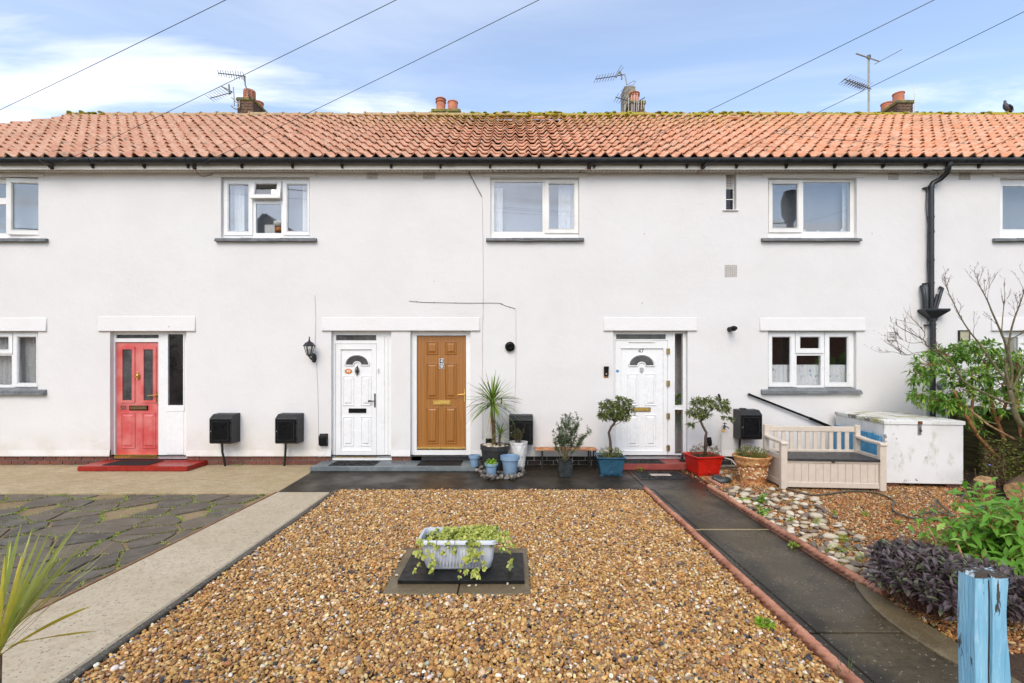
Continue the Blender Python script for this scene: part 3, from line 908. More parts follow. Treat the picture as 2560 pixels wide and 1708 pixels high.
PAL = ['#ba8c4a', '#caa162', '#dac090', '#8c6234', '#7b7065', '#34343a', '#e2d8c6', '#b27f44', '#987250', '#9a958e', '#9f6a42']
WT = [26, 26, 13, 15, 3.5, 3.5, 4.5, 16, 14, 2.0, 1.5]
pebbles('gravel', 'tan and cream pebble gravel filling the bed around the trough', np.concatenate([pt, pt2]), 0.0121, PAL, WT, 8)
PAL2 = ['#a06a30', '#b8854a', '#8a5a34', '#c4a272', '#6f4a2c', '#5a5248', '#d2c4a4', '#b36a2a', '#7d7a3c']
WT2 = [20, 18, 16, 11, 12, 6, 6, 10, 4]
pt = jitter(PR1 + 0.07, 7.6, -5.4, -0.25, 0.017, rg, None, (-0.020, -0.005))
pebbles('fine_gravel', 'finer orange-brown gravel in the bed around the storage bench', pt, 0.0115, PAL2, WT2, 9)

# ---- two paving slabs and a black slate under the trough
for x0, x1 in ((SLABX0, -0.424), (-0.414, SLABX1)):
    tag(MB().box(x0, x1, SLABY0, SLABY1, -0.05, 0.0).build('garden_slab', 'damp_slab', bevel=0.005),
        'left' if x0 < -0.9 else 'right', 'paving slab', 'slabs under the trough')
for o_ in COL.objects:
    if o_.name.startswith('garden_slab'):
        o_['label'] = ('damp olive-brown paving slab under the left half of the black slate' if o_['label'] == 'left'
                       else 'damp olive-brown paving slab under the right half of the black slate')
tag(MB().box(-0.915, 0.10, -4.53, -3.97, 0.002, 0.032).build('slate_sheet', 'slate', bevel=0.003), 'wet black slate sheet under the ivy trough', 'slate')

# ---- rope-top terracotta edging, in lengths
def rope_edging(label, x, y0, y1, dz, seed):
    random.seed(seed)
    th = thing('rope_edging', label, 'edging', (x, y1, 0))
    y = y1
    while y > y0:
        l = 0.60 if y - 0.6 > y0 else y - y0
        b = MB(); seg = 16; n = max(4, int(l / 0.012)); rings = []
        tz = random.uniform(-.006, .006) + dz; tx = random.uniform(-.008, .008); ph0 = random.uniform(0, 6)
        for i in range(n + 1):
            s_ = i / n * (l - 0.006); ring = []
            ph = ph0 + s_ / 0.20 * 2 * math.pi
            for k in range(seg):
                g_ = 2 * math.pi * k / seg
                r_ = 0.015 + 0.019 * abs(math.cos((g_ + ph) * 1.5)) ** 0.7
                e = 0.9 if i in (0, n) else 1.0
                ring.append((x + tx + r_ * e * math.cos(g_), y - 0.003 - s_, 0.012 + tz + r_ * e * math.sin(g_)))
            rings.append(ring)
        b.rings(rings)
        b.build('edging_tile', 'terracotta_rope', th, smooth=60)
        MB().box(x + tx - 0.018, x + tx + 0.018, y - l + 0.006, y - 0.004, -0.09, 0.006 + tz).build('edging_base', 'terracotta_rope', th)
        y -= l
    return th
rope_edging('terracotta rope edging along the tan gravel side of the dark path', 1.868, -7.0, YB - 0.03, 0.012, 1)
rope_edging('terracotta rope edging between the dark path and the cobbles', 2.79, -4.75, YB + 0.04, 0.016, 2)
rope_edging('short leaning length of rope edging beside the wet dark rock', 3.02, -1.52, -1.0, -0.002, 4)
# ------------------------------------------------------------------ the terrace
house = thing('terraced_house', 'white rendered terrace with orange pantile roof and four front doors', 'house', (0, 0, 0))
ZT, ZB = 5.14, 0.162                       # top and foot of the render
RY, RZ = 3.3, 7.86                         # ridge
EY, EZ = -0.235, 5.292                     # tile edge over the gutter
def rect(px0, px1, py0, py1, Y=0.0):
    return (wx(px0, Y), wx(px1, Y), wz(py1, Y), wz(py0, Y))
OPEN = {
    'w1': rect(-140, 96, 443, 594), 'w2': rect(552, 774, 443, 594), 'w3': rect(1226, 1448, 444, 594),
    'w4': rect(1920, 2142, 445, 594), 'w5': rect(2500, 2735, 445, 594),
    'slot': rect(1815, 1841, 433, 526),
    'w6': rect(-150, 95, 828, 975), 'w7': rect(1920, 2141, 827, 975), 'w8': rect(2500, 2735, 827, 975),
    'd50': rect(275, 466, 827, 1147), 'd49': rect(828, 978, 827, 1149), 'd48': rect(1026, 1176, 827, 1141),
    'd47': rect(1533, 1719, 827, 1147),
}
for k in ('d50', 'd49', 'd48', 'd47'):
    a = OPEN[k]; OPEN[k] = (a[0], a[1], ZB - 0.16, a[3])
wl = MB().plate(-13.1, 13.5, ZB, ZT + 0.06, [v if v[2] > ZB else (v[0], v[1], ZB, v[3]) for v in OPEN.values()], 0.0, 0.16, outer=True)
wl.box(-13.1, 13.5, 0.25, 6.6, 0.0, 0.02)
wl.box(13.4, 13.5, 0.161, 6.6, 0.0, 5.2); wl.box(-13.1, -13.0, 0.161, 6.6, 0.0, 5.2); wl.box(-13.0, 13.4, 6.5, 6.6, 0.0, 5.2)
wall = wl.build('wall', 'render', house)
# bell-cast lip along the foot of the render
doors = sorted([OPEN[k][:2] for k in ('d50', 'd49', 'd48', 'd47')])
spans = []; x = -13.0
for a, b in doors:
    spans.append((x, a)); x = b
spans.append((x, 13.4))
lip = MB()
for a, b in spans:
    lip.prism([(0.02, ZB - 0.004), (-0.018, ZB - 0.006), (-0.020, ZB + 0.006), (-0.002, ZB + 0.10), (0.02, ZB + 0.10)], 'x', a, b)
lip.build('render_drip', 'render', house)
# brick plinth under the render
pc = MB()
for a, b in spans: pc.box(a, b, 0.028, 0.15, -0.05, ZB + 0.01)
plinth = pc.build('plinth', 'mortar', house)
bm_ = MB().box(-0.5, 0.5, -0.5, 0.5, -0.5, 0.5).mesh('brick', 'brick', bevel=0.03)
bm_d = MB().box(-0.5, 0.5, -0.5, 0.5, -0.5, 0.5).mesh('brick', 'dark_brick', bevel=0.03)
for row in range(2):
    for (a, b) in spans:
        if b < -9.6 or a > 9.6: continue
        x = max(a, -9.6) + (0.0 if row else -0.1125)
        while x < min(b, 9.6):
            x0, x1 = max(x, a) + 0.003, min(x + 0.215, b - 0.002)
            if x1 - x0 > 0.03:
                piece('brick', bm_ if x1 < -0.55 else bm_d, plinth, ((x0+x1)/2, 0.03, 0.040 + row * 0.076), (0, 0, 0), (x1 - x0, 0.032 + random.uniform(0, .006), 0.064))
            x += 0.225

# ---- hoods (splayed concrete lintels) and flat upper lintels
def hood(px0, px1, pyt, pyb):
    pr = 0.034
    x0, x1 = wx(px0, -pr), wx(px1, -pr); zb = wz(pyb, -pr); zt = wz(pyt, 0) + 0.02
    b = MB()
    prof = [(-0.0005, zt), (-0.010, zt - 0.01), (-pr, zb + 0.02), (-pr, zb), (0.01, zb)]
    b.prism(prof, 'x', x0, x1)
    b.build('door_hood', 'render', house, bevel=0.004)
for a in ((-160, 113, 797, 828), (243, 486, 793, 828), (803, 1199, 796, 827), (1510, 1743, 796, 827), (1901, 2165, 797, 827), (2482, 2760, 797, 827)):
    hood(*a)
for px0, px1 in ((-160, 111), (534, 791), (1208, 1468), (1904, 2160), (2482, 2750)):
    MB().box(wx(px0), wx(px1), -0.018, 0.02, wz(443), ZT - 0.005).build('lintel', 'render', house, bevel=0.004)

# ---- soffit, fascia, gutter
b = MB()
x = -13.2
while x < 13.5:
    b.box(x, x + 0.085, -0.17, 0.0 + 0.0, ZT, ZT + 0.012); x += 0.094
sof = b.build('soffit', 'fascia', house)
sl = MB(); x = -9.6
while x < 9.6:
    sl.box(x, x + 0.048, -0.098, -0.082, ZT - 0.004, ZT + 0.004); x += 0.066
sl.build('vent_slot', 'void', sof)['kind'] = 'stuff'
MB().box(-13.2, 13.5, -0.192, -0.171, ZT - 0.018, ZT + 0.17).build('fascia', 'fascia', house, bevel=0.003)
gut = MB(); prof_o = []; GY, GZ, GR = -0.258, 5.272, 0.056
n = 12
outer = [(GY + GR * math.cos(math.pi + math.pi * k / n), GZ + 1.5 * GR * math.sin(math.pi + math.pi * k / n)) for k in range(n + 1)]
inner = [(GY + (GR - .004) * math.cos(math.pi + math.pi * k / n), GZ + 1.5 * (GR - .004) * math.sin(math.pi + math.pi * k / n)) for k in range(n + 1)]
gut.prism(outer + inner[::-1], 'x', -13.3, 13.6)
gutter = gut.build('gutter', 'gutter', house, smooth=40)
gx_ = [wx(p, -0.26) for p in (225, 355, 465, 600, 728, 853, 976, 1100, 1225, 1348, 1487, 1604, 1720, 1845, 1970, 2092, 2213, 2320, 2455)]
for x in gx_:
    b = MB()
    o2 = [(GY + (GR + .007) * math.cos(math.pi + math.pi * k / n), GZ + 1.5 * (GR + .005) * math.sin(math.pi + math.pi * k / n)) for k in range(n + 1)]
    b.prism(o2 + outer[::-1], 'x', x - 0.019, x + 0.019)
    b.prism([(-0.192, GZ - 0.01), (-0.192, GZ - 0.135), (-0.212, GZ - 0.135), (-0.262, GZ - 0.08)], 'x', x - 0.017, x + 0.017)
    b.build('bracket', 'gutter', gutter)
for px in (512, 1127, 1490, 1755, 2330):
    x = wx(px, -0.26); b = MB()
    o2 = [(GY + (GR + .006) * math.cos(math.pi + math.pi * k / n), GZ + 1.5 * (GR + .004) * math.sin(math.pi + math.pi * k / n)) for k in range(n + 1)]
    b.prism(o2 + outer[::-1], 'x', x - 0.07, x + 0.07)
    for q in (-0.05, -0.02, 0.02, 0.05):
        o3 = [(GY + (GR + .009) * math.cos(math.pi + math.pi * k / n), GZ + 1.5 * (GR + .006) * math.sin(math.pi + math.pi * k / n)) for k in range(n + 1)]
        b.prism(o3 + o2[::-1], 'x', x + q - 0.006, x + q + 0.006)
    b.build('union_clip', 'gutter', gutter)

# ---- roof
GAUGE_N = 14
sl_vec = Vector((0, RY - EY, RZ - EZ)); SLEN = sl_vec.length; sl_dir = sl_vec.normalized()
PITCH = math.atan2(sl_dir.z, sl_dir.y)
nrm = Vector((0, -sl_dir.z, sl_dir.y))
TW, GA = 0.2165, SLEN / GAUGE_N
under = MB()
e0 = Vector((0, EY + 0.03, EZ)) - nrm * 0.07; r0 = Vector((0, RY, RZ)) - nrm * 0.07
HIPX0, HIPX1, RIGHTX = -13.0, -10.85, 14.0
under.add([(HIPX0 + 0.2, e0.y, e0.z), (RIGHTX - .3, e0.y, e0.z), (RIGHTX - .3, r0.y, r0.z), (HIPX1 + 0.25, r0.y, r0.z)], [(0, 1, 2, 3)])
under.add([(HIPX0 + 0.2, e0.y, e0.z), (HIPX1 + 0.25, r0.y, r0.z), (HIPX0 + 0.2, 2 * RY - e0.y, e0.z)], [(0, 1, 2)])
under.add([(HIPX1 + 0.25, r0.y, r0.z), (RIGHTX - .3, r0.y, r0.z), (RIGHTX - .3, 2 * RY - e0.y, e0.z), (HIPX0 + 0.2, 2 * RY - e0.y, e0.z)], [(0, 1, 2, 3)])
roof = under.build('roof', 'tile', house)
def tile_geo(seg=10, jit=0.0):
    """pantile in local axes: x across, y up the slope, z off the slope"""
    vs = []; fs = []
    L = GA + 0.06; th = 0.019
    for (y, dz) in ((0.0, 0.050), (L, 0.0)):
        for k in range(seg + 1):
            u = k / seg; x = u * TW * 1.10
            z = 0.034 * math.cos(2 * math.pi * (u * 1.10 - 0.28)) + 0.010 * math.cos(4 * math.pi * (u * 1.10 - 0.28))
            vs.append((x, y, z + dz))
    n = seg + 1
    for k in range(n): vs.append((vs[k][0], 0.0, vs[k][2] - th))
    for k in range(seg):
        fs.append((k, k + 1, n + k + 1, n + k)); fs.append((2*n + k, 2*n + k + 1, k + 1, k))
    # left and right edges
    vs.append((vs[n][0], L, vs[n][2] - th)); vs.append((vs[2*n-1][0], L, vs[2*n-1][2] - th))
    fs.append((2*n, 0, n, 3*n)); fs.append((n - 1, 3*n - 1, 3*n + 1, 2*n - 1))
    return vs, fs
tv, tf = tile_geo(8)
tb = MB(); tb.add(tv, tf)
tile_me = tb.mesh('roof_tile', 'tile', smooth=45)
rotx = PITCH
def tile_spot(i, j):
    x = -13.2 + j * TW
    s_ = i * GA
    return Vector((x, EY, EZ)) + sl_dir * s_ + nrm * 0.004
cand = []
ncol = int((RIGHTX + 13.2) / TW)
for i in range(GAUGE_N):
    t_ = i / (GAUGE_N - 1)
    for j in range(ncol):
        p_ = tile_spot(i, j)
        if p_.x < HIPX0 + (HIPX1 - HIPX0) * t_: continue
        d_ = p_.y + D
        px_ = CX + F * p_.x / d_
        cand.append((0 if -20 < px_ < 2560 else 1, d_ + 0.002 * abs(p_.x), i, j))
cand.sort()
singles, rest = cand[:300], cand[300:]
random.seed(5)
def tjit(): return (random.gauss(0, .005), random.gauss(0, .008), random.gauss(0, .005), random.gauss(0, .018), random.gauss(0, .020))
for _, _, i, j in singles:
    q = tjit(); p_ = tile_spot(i, j)
    piece('roof_tile', tile_me, roof, (p_.x + q[0], p_.y, p_.z + q[2]), (PITCH + q[4] * 0.6, q[3] * 0.5, q[3]))
V0 = np.array(tv); nv = len(V0); allv = []; allf = []
for k, (_, _, i, j) in enumerate(rest):
    q = tjit(); p_ = tile_spot(i, j)
    m3 = np.array(Euler((PITCH + q[4] * 0.6, q[3] * 0.5, q[3])).to_matrix())
    allv.append(V0 @ m3.T + np.array([p_.x + q[0], p_.y, p_.z + q[2]]))
    allf.extend([tuple(a + k * nv for a in f) for f in tf])
me = bpy.data.meshes.new('roof_tiling')
me.from_pydata(np.concatenate(allv).tolist(), [], allf); me.materials.append(M['tile_many'])
me.shade_smooth(); me.set_sharp_from_angle(angle=R(45)); me.update()
o = bpy.data.objects.new('roof_tiling', me); link(o, roof); o['kind'] = 'stuff'
# ridge tiles with mortar collars
rb = MB(); seg = 10
rings = []
for (xx, rr) in ((0.0, 0.125), (0.035, 0.128), (0.036, 0.108), (0.395, 0.104), (0.40, 0.09)):
    rings.append([(xx, rr * math.cos(math.pi * k / seg) * 1.05, rr * math.sin(math.pi * k / seg) * 0.95) for k in range(seg + 1)] + [(xx, 0.0, -0.03)])
rb.rings(rings)
ridge_me = rb.mesh('ridge_tile', 'ridge_clay', smooth=50)
x = HIPX1
random.seed(9)
while x < RIGHTX - 0.4:
    piece('ridge_tile', ridge_me, roof, (x, RY, RZ - 0.005 + random.uniform(-.012, .012)), (0, random.uniform(-.012, .012), random.uniform(-.02, .02)), (1, 1, random.uniform(.9, 1.08)))
    x += 0.402
# moss cushions on the ridge and the top courses
ms = MB(); random.seed(12)
def lump(b, c, r, sq, seg=6):
    rings = []
    for a in (-0.3, 0.25, 0.75):
        rr = r * math.cos(a) * random.uniform(.8, 1.15)
        rings.append([(c[0] + rr * math.cos(2*math.pi*k/seg) * random.uniform(.75, 1.25), c[1] + rr * math.sin(2*math.pi*k/seg) * random.uniform(.8, 1.2), c[2] + r * sq * math.sin(a)) for k in range(seg)])
    b.rings(rings)
for k in range(190):
    x = random.choice([random.uniform(-2.5, 13), random.uniform(-1, 6), random.uniform(0, 13)])
    ms.cur = 0
    a = random.uniform(0.2, 2.6)
    lump(ms, (x, RY - 0.105 * math.cos(a), RZ + 0.095 * math.sin(a) - 0.01), random.uniform(.025, .075), random.uniform(.4, .7))
for k in range(130):
    x = random.gauss(1.2, 2.6); s_ = SLEN - abs(random.gauss(0.05, 0.32))
    p_ = Vector((x, EY, EZ)) + sl_dir * s_ + nrm * 0.045
    lump(ms, p_, random.uniform(.015, .045), 0.4)
for k in range(26):
    lump(ms, (random.uniform(-10.8, -9.9), RY - 0.09, RZ + 0.03 + random.uniform(-.05, .05)), random.uniform(.03, .06), 0.6)
o = ms.build('moss', 'moss', roof, smooth=True); o['kind'] = 'stuff'
# two ventilator tiles
for px, py in ((1348, 313), (1836, 314)):
    s_ = SLEN * 0.83
    base = Vector((0, EY, EZ)) + sl_dir * s_
    x = wx(px, base.y)
    b = MB(); w_ = 0.125
    A = [base + nrm * 0.06, base + nrm * 0.125, base + sl_dir * 0.20 + nrm * 0.10, base + sl_dir * 0.26 + nrm * 0.03]
    b.prism([(q.y, q.z) for q in A], 'x', x - w_, x + w_)
    b.build('roof_vent', 'tile', roof, bevel=0.012)

# ---- chimneys
cb_me = MB().box(-0.5, 0.5, -0.5, 0.5, -0.5, 0.5).mesh('brick', 'chimney_brick', bevel=0.04)
def chimney(x0, x1, y0, y1, ztop, pots, label):
    b = MB().box(x0 + 0.012, x1 - 0.012, y0 + 0.012, y1 - 0.012, RZ - 1.2, ztop - 0.02)
    st = b.build('chimney', 'mortar_old', house)
    st['label'] = label
    rows = int((ztop - (RZ - 0.35)) / 0.076)
    for r_ in range(rows):
        z = ztop - 0.10 - 0.038 - r_ * 0.076
        off = 0.112 if r_ % 2 else 0.0
        x = x0 - off
        while x < x1 - 0.02:
            a, c = max(x, x0), min(x + 0.215, x1)
            if c - a > 0.04: piece('brick', cb_me, st, ((a+c)/2, y0 + 0.05, z), (0, 0, 0), (c - a - 0.006, 0.10, 0.066))
            x += 0.225
        sx = x1 - 0.05 if x1 < 0 else x0 + 0.05
        y = y0 + 0.104 - (0.0 if r_ % 2 else 0.11)
        while y < y1 - 0.02:
            a, c = max(y, y0 + 0.106), min(y + 0.215, y1)
            if c - a > 0.04: piece('brick', cb_me, st, (sx, (a+c)/2, z), (0, 0, 0), (0.10, c - a - 0.006, 0.066))
            y += 0.225
    MB().box(x0 - 0.03, x1 + 0.03, y0 - 0.03, y1 + 0.03, ztop - 0.10, ztop - 0.004).build('chimney_cap', 'chimney_cap', st, bevel=0.02)
    for (px_, py_, hgt, kind) in pots:
        b = MB(); r0_ = 0.135
        if kind == 'louvre':
            b.lathe([(0.15, ztop - .02), (0.15, ztop + hgt), (0.12, ztop + hgt), (0.12, ztop + hgt - .1)], px_, py_, 20)
        elif kind == 'band':
            b.lathe([(0.125, ztop - .02), (0.118, ztop + hgt * .72), (0.14, ztop + hgt * .74), (0.142, ztop + hgt * .78), (0.125, ztop + hgt * .80), (0.125, ztop + hgt * .93), (0.145, ztop + hgt * .95), (0.14, ztop + hgt), (0.11, ztop + hgt), (0.11, ztop + hgt - .1)], px_, py_, 20)
        else:
            b.lathe([(0.132, ztop - .02), (0.128, ztop + hgt - .03), (0.142, ztop + hgt - .025), (0.142, ztop + hgt), (0.115, ztop + hgt), (0.115, ztop + hgt - .1)], px_, py_, 20)
        po = b.build('chimney_pot', 'pot_clay', st, smooth=40)
        if kind == 'louvre':
            for lv in range(5):
                for g_ in range(6):
                    a = -math.pi / 2 + (g_ - 2.5) * 0.62 + 0.15
                    z = ztop + 0.05 + lv * 0.045
                    MB().bar((px_ + 0.149 * math.cos(a - .2), py_ + 0.149 * math.sin(a - .2), z), (px_ + 0.149 * math.cos(a + .2), py_ + 0.149 * math.sin(a + .2), z), 0.012, 0.014).build('louvre_slot', 'void', po)
        if kind == 'band':
            for g_ in range(7):
                a = -math.pi / 2 + (g_ - 3) * 0.4
                MB().tube([(px_ + 0.12 * math.cos(a), py_ + 0.12 * math.sin(a), ztop + hgt * .865), (px_ + 0.128 * math.cos(a), py_ + 0.128 * math.sin(a), ztop + hgt * .865)], 0.014, 6).build('draught_hole', 'void', po)
simple('chimney_cap', '#5e5747', 0.95, var=0.4, vscale=9, col2='#8a8338', bs=0.6, bscale=50)
Yc = 4.3
chimney(wx(593, Yc), wx(632, Yc), Yc, Yc + 1.0, wz(243, Yc), [(wx(624, Yc + .25), Yc + .25, .30, 'louvre'), (wx(646, Yc + .75), Yc + .75, .27, 'plain')], 'mossy brick chimney with aerials and a louvred pot, left of the roof')
Yc2 = 4.2
chimney(wx(1081, Yc2), wx(1149, Yc2), Yc2, Yc2 + 0.45, wz(272, Yc2), [(wx(1102, Yc2 + .22), Yc2 + .22, .37, 'band'), (wx(1132, Yc2 + .22), Yc2 + .22, .29, 'plain')], 'low central chimney with two clay pots side by side')
chimney(wx(1574, Yc), wx(1612, Yc), Yc, Yc + 1.0, wz(251, Yc), [(wx(1586, Yc + .2), Yc + .2, .29, 'band')], 'brick chimney with a boarded flue and a clutter of aerials')
# boarded flue behind the pot of the third chimney
zz = wz(251, Yc)
b = MB().box(wx(1561, Yc + .45), wx(1589, Yc + .45), Yc + .45, Yc + .9, zz - .1, wz(215, Yc + .45))
fb = b.build('flue_board', 'flue_board', house, bevel=0.01)
chimney(wx(2244, Yc), wx(2283, Yc), Yc, Yc + 1.0, wz(250, Yc), [(wx(2246, Yc + .25), Yc + .25, .31, 'plain'), (wx(2216, Yc + .72), Yc + .72, .30, 'plain')], 'brick chimney with yellow lichen and two plain pots, right of the roof')

# ---- windows
def curtain_sheet(name, x0, x1, z0, z1, y, waves, amp, mat, parent=None, hem=0.0):
    b = MB(); n = max(8, int(waves * 8)); vs = []; fs = []
    ph = random.uniform(0, 6)
    for r_ in range(2):
        for k in range(n + 1):
            u = k / n
            yy_ = y + amp * math.sin(u * waves * 2 * math.pi + ph + r_ * .4) * (1 if r_ == 0 else 1.25)
            zz_ = z1 if r_ else z0 + hem * math.sin(u * waves * 2 * math.pi)
            vs.append((x0 + (x1 - x0) * u, yy_, zz_))
    for k in range(n): fs.append((k, k + 1, n + 2 + k, n + 1 + k))
    b.add(vs, fs)
    return b.build(name, mat, parent, smooth=True)
def room(op, parent, depth=1.6):
    x0, x1, z0, z1 = op
    b = MB(); y0, y1 = 0.165, depth; e = 0.5
    X0, X1, Z0, Z1 = x0 - e, x1 + e, z0 - 0.35, z1 + 0.12
    b.add([(X0,y1,Z0),(X1,y1,Z0),(X1,y1,Z1),(X0,y1,Z1)], [(0,1,2,3)])
    b.add([(X0,y0,Z0),(X0,y1,Z0),(X0,y1,Z1),(X0,y0,Z1)], [(0,1,2,3)])
    b.add([(X1,y0,Z0),(X1,y1,Z0),(X1,y1,Z1),(X1,y0,Z1)], [(0,1,2,3)])
    b.add([(X0,y0,Z0),(X1,y0,Z0),(X1,y1,Z0),(X0,y1,Z0)], [(0,1,2,3)])
    b.add([(X0,y0,Z1),(X1,y0,Z1),(X1,y1,Z1),(X0,y1,Z1)], [(0,1,2,3)])
    b.plate(X0, X1, Z0, Z1, [op], y0, y0 + 0.001, outer=False)
    return b.build('room', 'interior', parent)
FY = 0.07
def window(op, lights, label, mat='upvc', sillpx=None, frame_bottom=None, slots=()):
    """lights: (glass rect px, sash rect px or None, rot or None)"""
    x0, x1, z0, z1 = op
    holes = []; yb = FY + 0.06
    for gl_, sa, rt in lights:
        r_ = rect(*(sa or gl_), FY)
        g_ = 0.012 if sa else 0.0
        holes.append((max(r_[0] + g_, x0 + .02), min(r_[1] - g_, x1 - .02), r_[2] + g_, r_[3] - g_))
    fr = MB().plate(x0, x1, z0, z1, holes, FY, yb, outer=False)
    wn = fr.build('window', mat, house, bevel=0.004)
    wn['label'] = label
    for gl_, sa, rt in lights:
        g = rect(*gl_, FY - 0.01)
        g = (max(g[0], x0 + .01), min(g[1], x1 - .01), g[2], g[3])
        if sa:
            s_ = rect(*sa, FY - 0.02); s_ = (max(s_[0], x0 + .004), min(s_[1], x1 - .004), s_[2], s_[3])
            org = None
            if rt:
                kind, ang = rt
                org = {'top': ((s_[0]+s_[1])/2, FY - .01, s_[3]), 'left': (s_[0], FY - .01, (s_[2]+s_[3])/2), 'right': (s_[1], FY - .01, (s_[2]+s_[3])/2)}[kind]
                ro = {'top': (R(-ang), 0, 0), 'left': (0, 0, R(-ang)), 'right': (0, 0, R(ang))}[kind]
            gi = (g[0] - .012, g[1] + .012, g[2] - .012, g[3] + .012)
            b = MB().plate(s_[0], s_[1], s_[2], s_[3], [gi], FY - 0.022, FY + 0.03)
            b.plate(gi[0], gi[1], gi[2], gi[3], [g], FY - 0.012, FY + 0.01, outer=False)
            b.build('sash', mat, wn, bevel=0.004, origin=org, rot=ro if rt else None)
            b = MB().box(g[0] - .004, g[1] + .004, FY + 0.000, FY + 0.008, g[2] - .004, g[3] + .004)
            b.build('pane', 'glass', wn, origin=org, rot=ro if rt else None)
        else:
            MB().box(g[0] - .004, g[1] + .004, FY + 0.010, FY + 0.018, g[2] - .004, g[3] + .004).build('pane', 'glass', wn)
    for (a, c, py) in slots:
        MB().box(wx(a, FY), wx(c, FY), FY - 0.034, FY - 0.02, wz(py + 1.5, FY), wz(py - 1.5, FY)).build('trickle_vent', 'upvc_old', wn, bevel=0.003)
    room(op, wn)
    return wn
def tile_sill(px0, px1, pyt, pyb, parent, thick):
    """sill of two lapped tile courses, projecting from the wall"""
    pr = 0.07
    x0, x1 = wx(px0, -pr), wx(px1, -pr); zf1, zf0 = wz(pyt, -pr), wz(pyb, -pr)
    b = MB(); zb = zf1 + thick
    random.seed(int(px0 * 7) % 1000)
    for row in range(2):
        x = x0 - (0.0 if row else 0.0); yo = -pr + row * 0.018
        zt = zf0 + (zf1 - zf0) * (row + 1) / 2
        while x < x1 - 0.01:
            l = min(random.uniform(.17, .28), x1 - x)
            if x1 - x - l < 0.08: l = x1 - x
            dz = random.uniform(-.004, .004)
            b.prism([(yo, zt - (zf1 - zf0) / 2 + dz), (yo, zt - .002 + dz), (0.075, zt - .002 + thick * (row + .3) + dz), (0.075, zt - (zf1 - zf0) / 2)], 'x', x, x + l - 0.002)
            x += l
    return b.build('sill', 'sill', parent, bevel=0.003)
w1 = window(OPEN['w1'], [((36, 98, 460, 576), (21, 99, 447, 587), ('right', 4)), ((-60, 20, 460, 495), None, None), ((-60, 20, 511, 583), None, None)], 'upstairs window at the left edge with its right casement ajar', 'upvc_old')
tile_sill(-150, 112, 594.5, 603, w1, 0.01)
w2 = window(OPEN['w2'], [((572, 621, 462, 578), (560, 631, 452, 588), None), ((641, 694, 461, 490), (631, 704, 451, 500), ('top', 13)), ((640, 703.5, 510, 583), None, None), ((719, 768, 462, 578), (707, 773, 452, 588), None)], 'upstairs three-part window with its small top light tilted open')
tile_sill(535, 789, 594, 603, w2, 0.01)
w3 = window(OPEN['w3'], [((1235, 1356, 456, 579), None, None), ((1373, 1435, 461, 572), (1362, 1446, 450, 583), None)], 'upstairs two-part window in the middle, wide pane on its left', 'upvc_old', slots=((1374, 1434, 455.5),))
tile_sill(1215, 1461, 594, 602, w3, 0.01)
w4 = window(OPEN['w4'], [((1931, 1993, 461, 570), (1922, 2004, 450, 581), ('left', 0.4)), ((2008, 2125, 456, 579), None, None)], 'upstairs two-part window on the right with its narrow left casement ajar', 'upvc_old', slots=((1931, 1993, 455),))
tile_sill(1907, 2157, 594, 602, w4, 0.01)
w5 = window(OPEN['w5'], [((2506, 2700, 466, 573), None, None)], 'upstairs window cut by the right edge')
tile_sill(2490, 2745, 594.5, 602.5, w5, 0.01)
w6 = window(OPEN['w6'], [((46, 91, 843, 957), (33, 94, 832, 967), None), ((-60, 22, 843, 874), (-70, 31, 833, 884), None), ((-60, 30, 889, 962), None, None)], 'ground floor window at the left edge with net curtains')
tile_sill(-150, 108, 977, 988, w6, 0.045)
w7 = window(OPEN['w7'], [((1930, 1975, 843, 956), (1921, 1987, 832, 967), None), ((2000, 2048, 843, 871), (1989, 2060, 832, 883), None), ((1991, 2052, 889, 963), None, None), ((2073, 2118, 843, 956), (2062, 2130, 832, 967), None)], 'ground floor kitchen window with a patterned half curtain')
tile_sill(1907, 2158, 977, 985, w7, 0.045)
w8 = window(OPEN['w8'], [((2510, 2545, 843, 957), None, None), ((2560, 2700, 843, 957), None, None)], 'ground floor window behind the shrub at the right edge')
tile_sill(2485, 2745, 977, 986, w8, 0.045)

# narrow slot window with an air brick in its head
x0, x1, z0, z1 = OPEN['slot']
b = MB().plate(x0, x1, z0, z1, [(x0 + .012, x1 - .012, z0 + .02, wz(473, .1)), ], 0.10, 0.14, outer=False)
slot = b.build('slot_window', 'upvc_old', house); slot['label'] = 'narrow slot window under the eaves'
MB().box(x0 + .008, x1 - .008, 0.115, 0.123, z0 + .01, wz(472, .1)).build('pane', 'side_glass', slot)
zz = z0 + .03; zs_ = wz(474, .1)
for k in range(1): MB().box(x0 + .012, x1 - .012, 0.10, 0.113, wz(500, .1), wz(498, .1)).build('glazing_bar', 'upvc_old', slot)
MB().box(wx(1806), wx(1845), -0.03, 0.10, z0 - .012, z0 + .004).build('sill', 'render', slot, bevel=0.003)

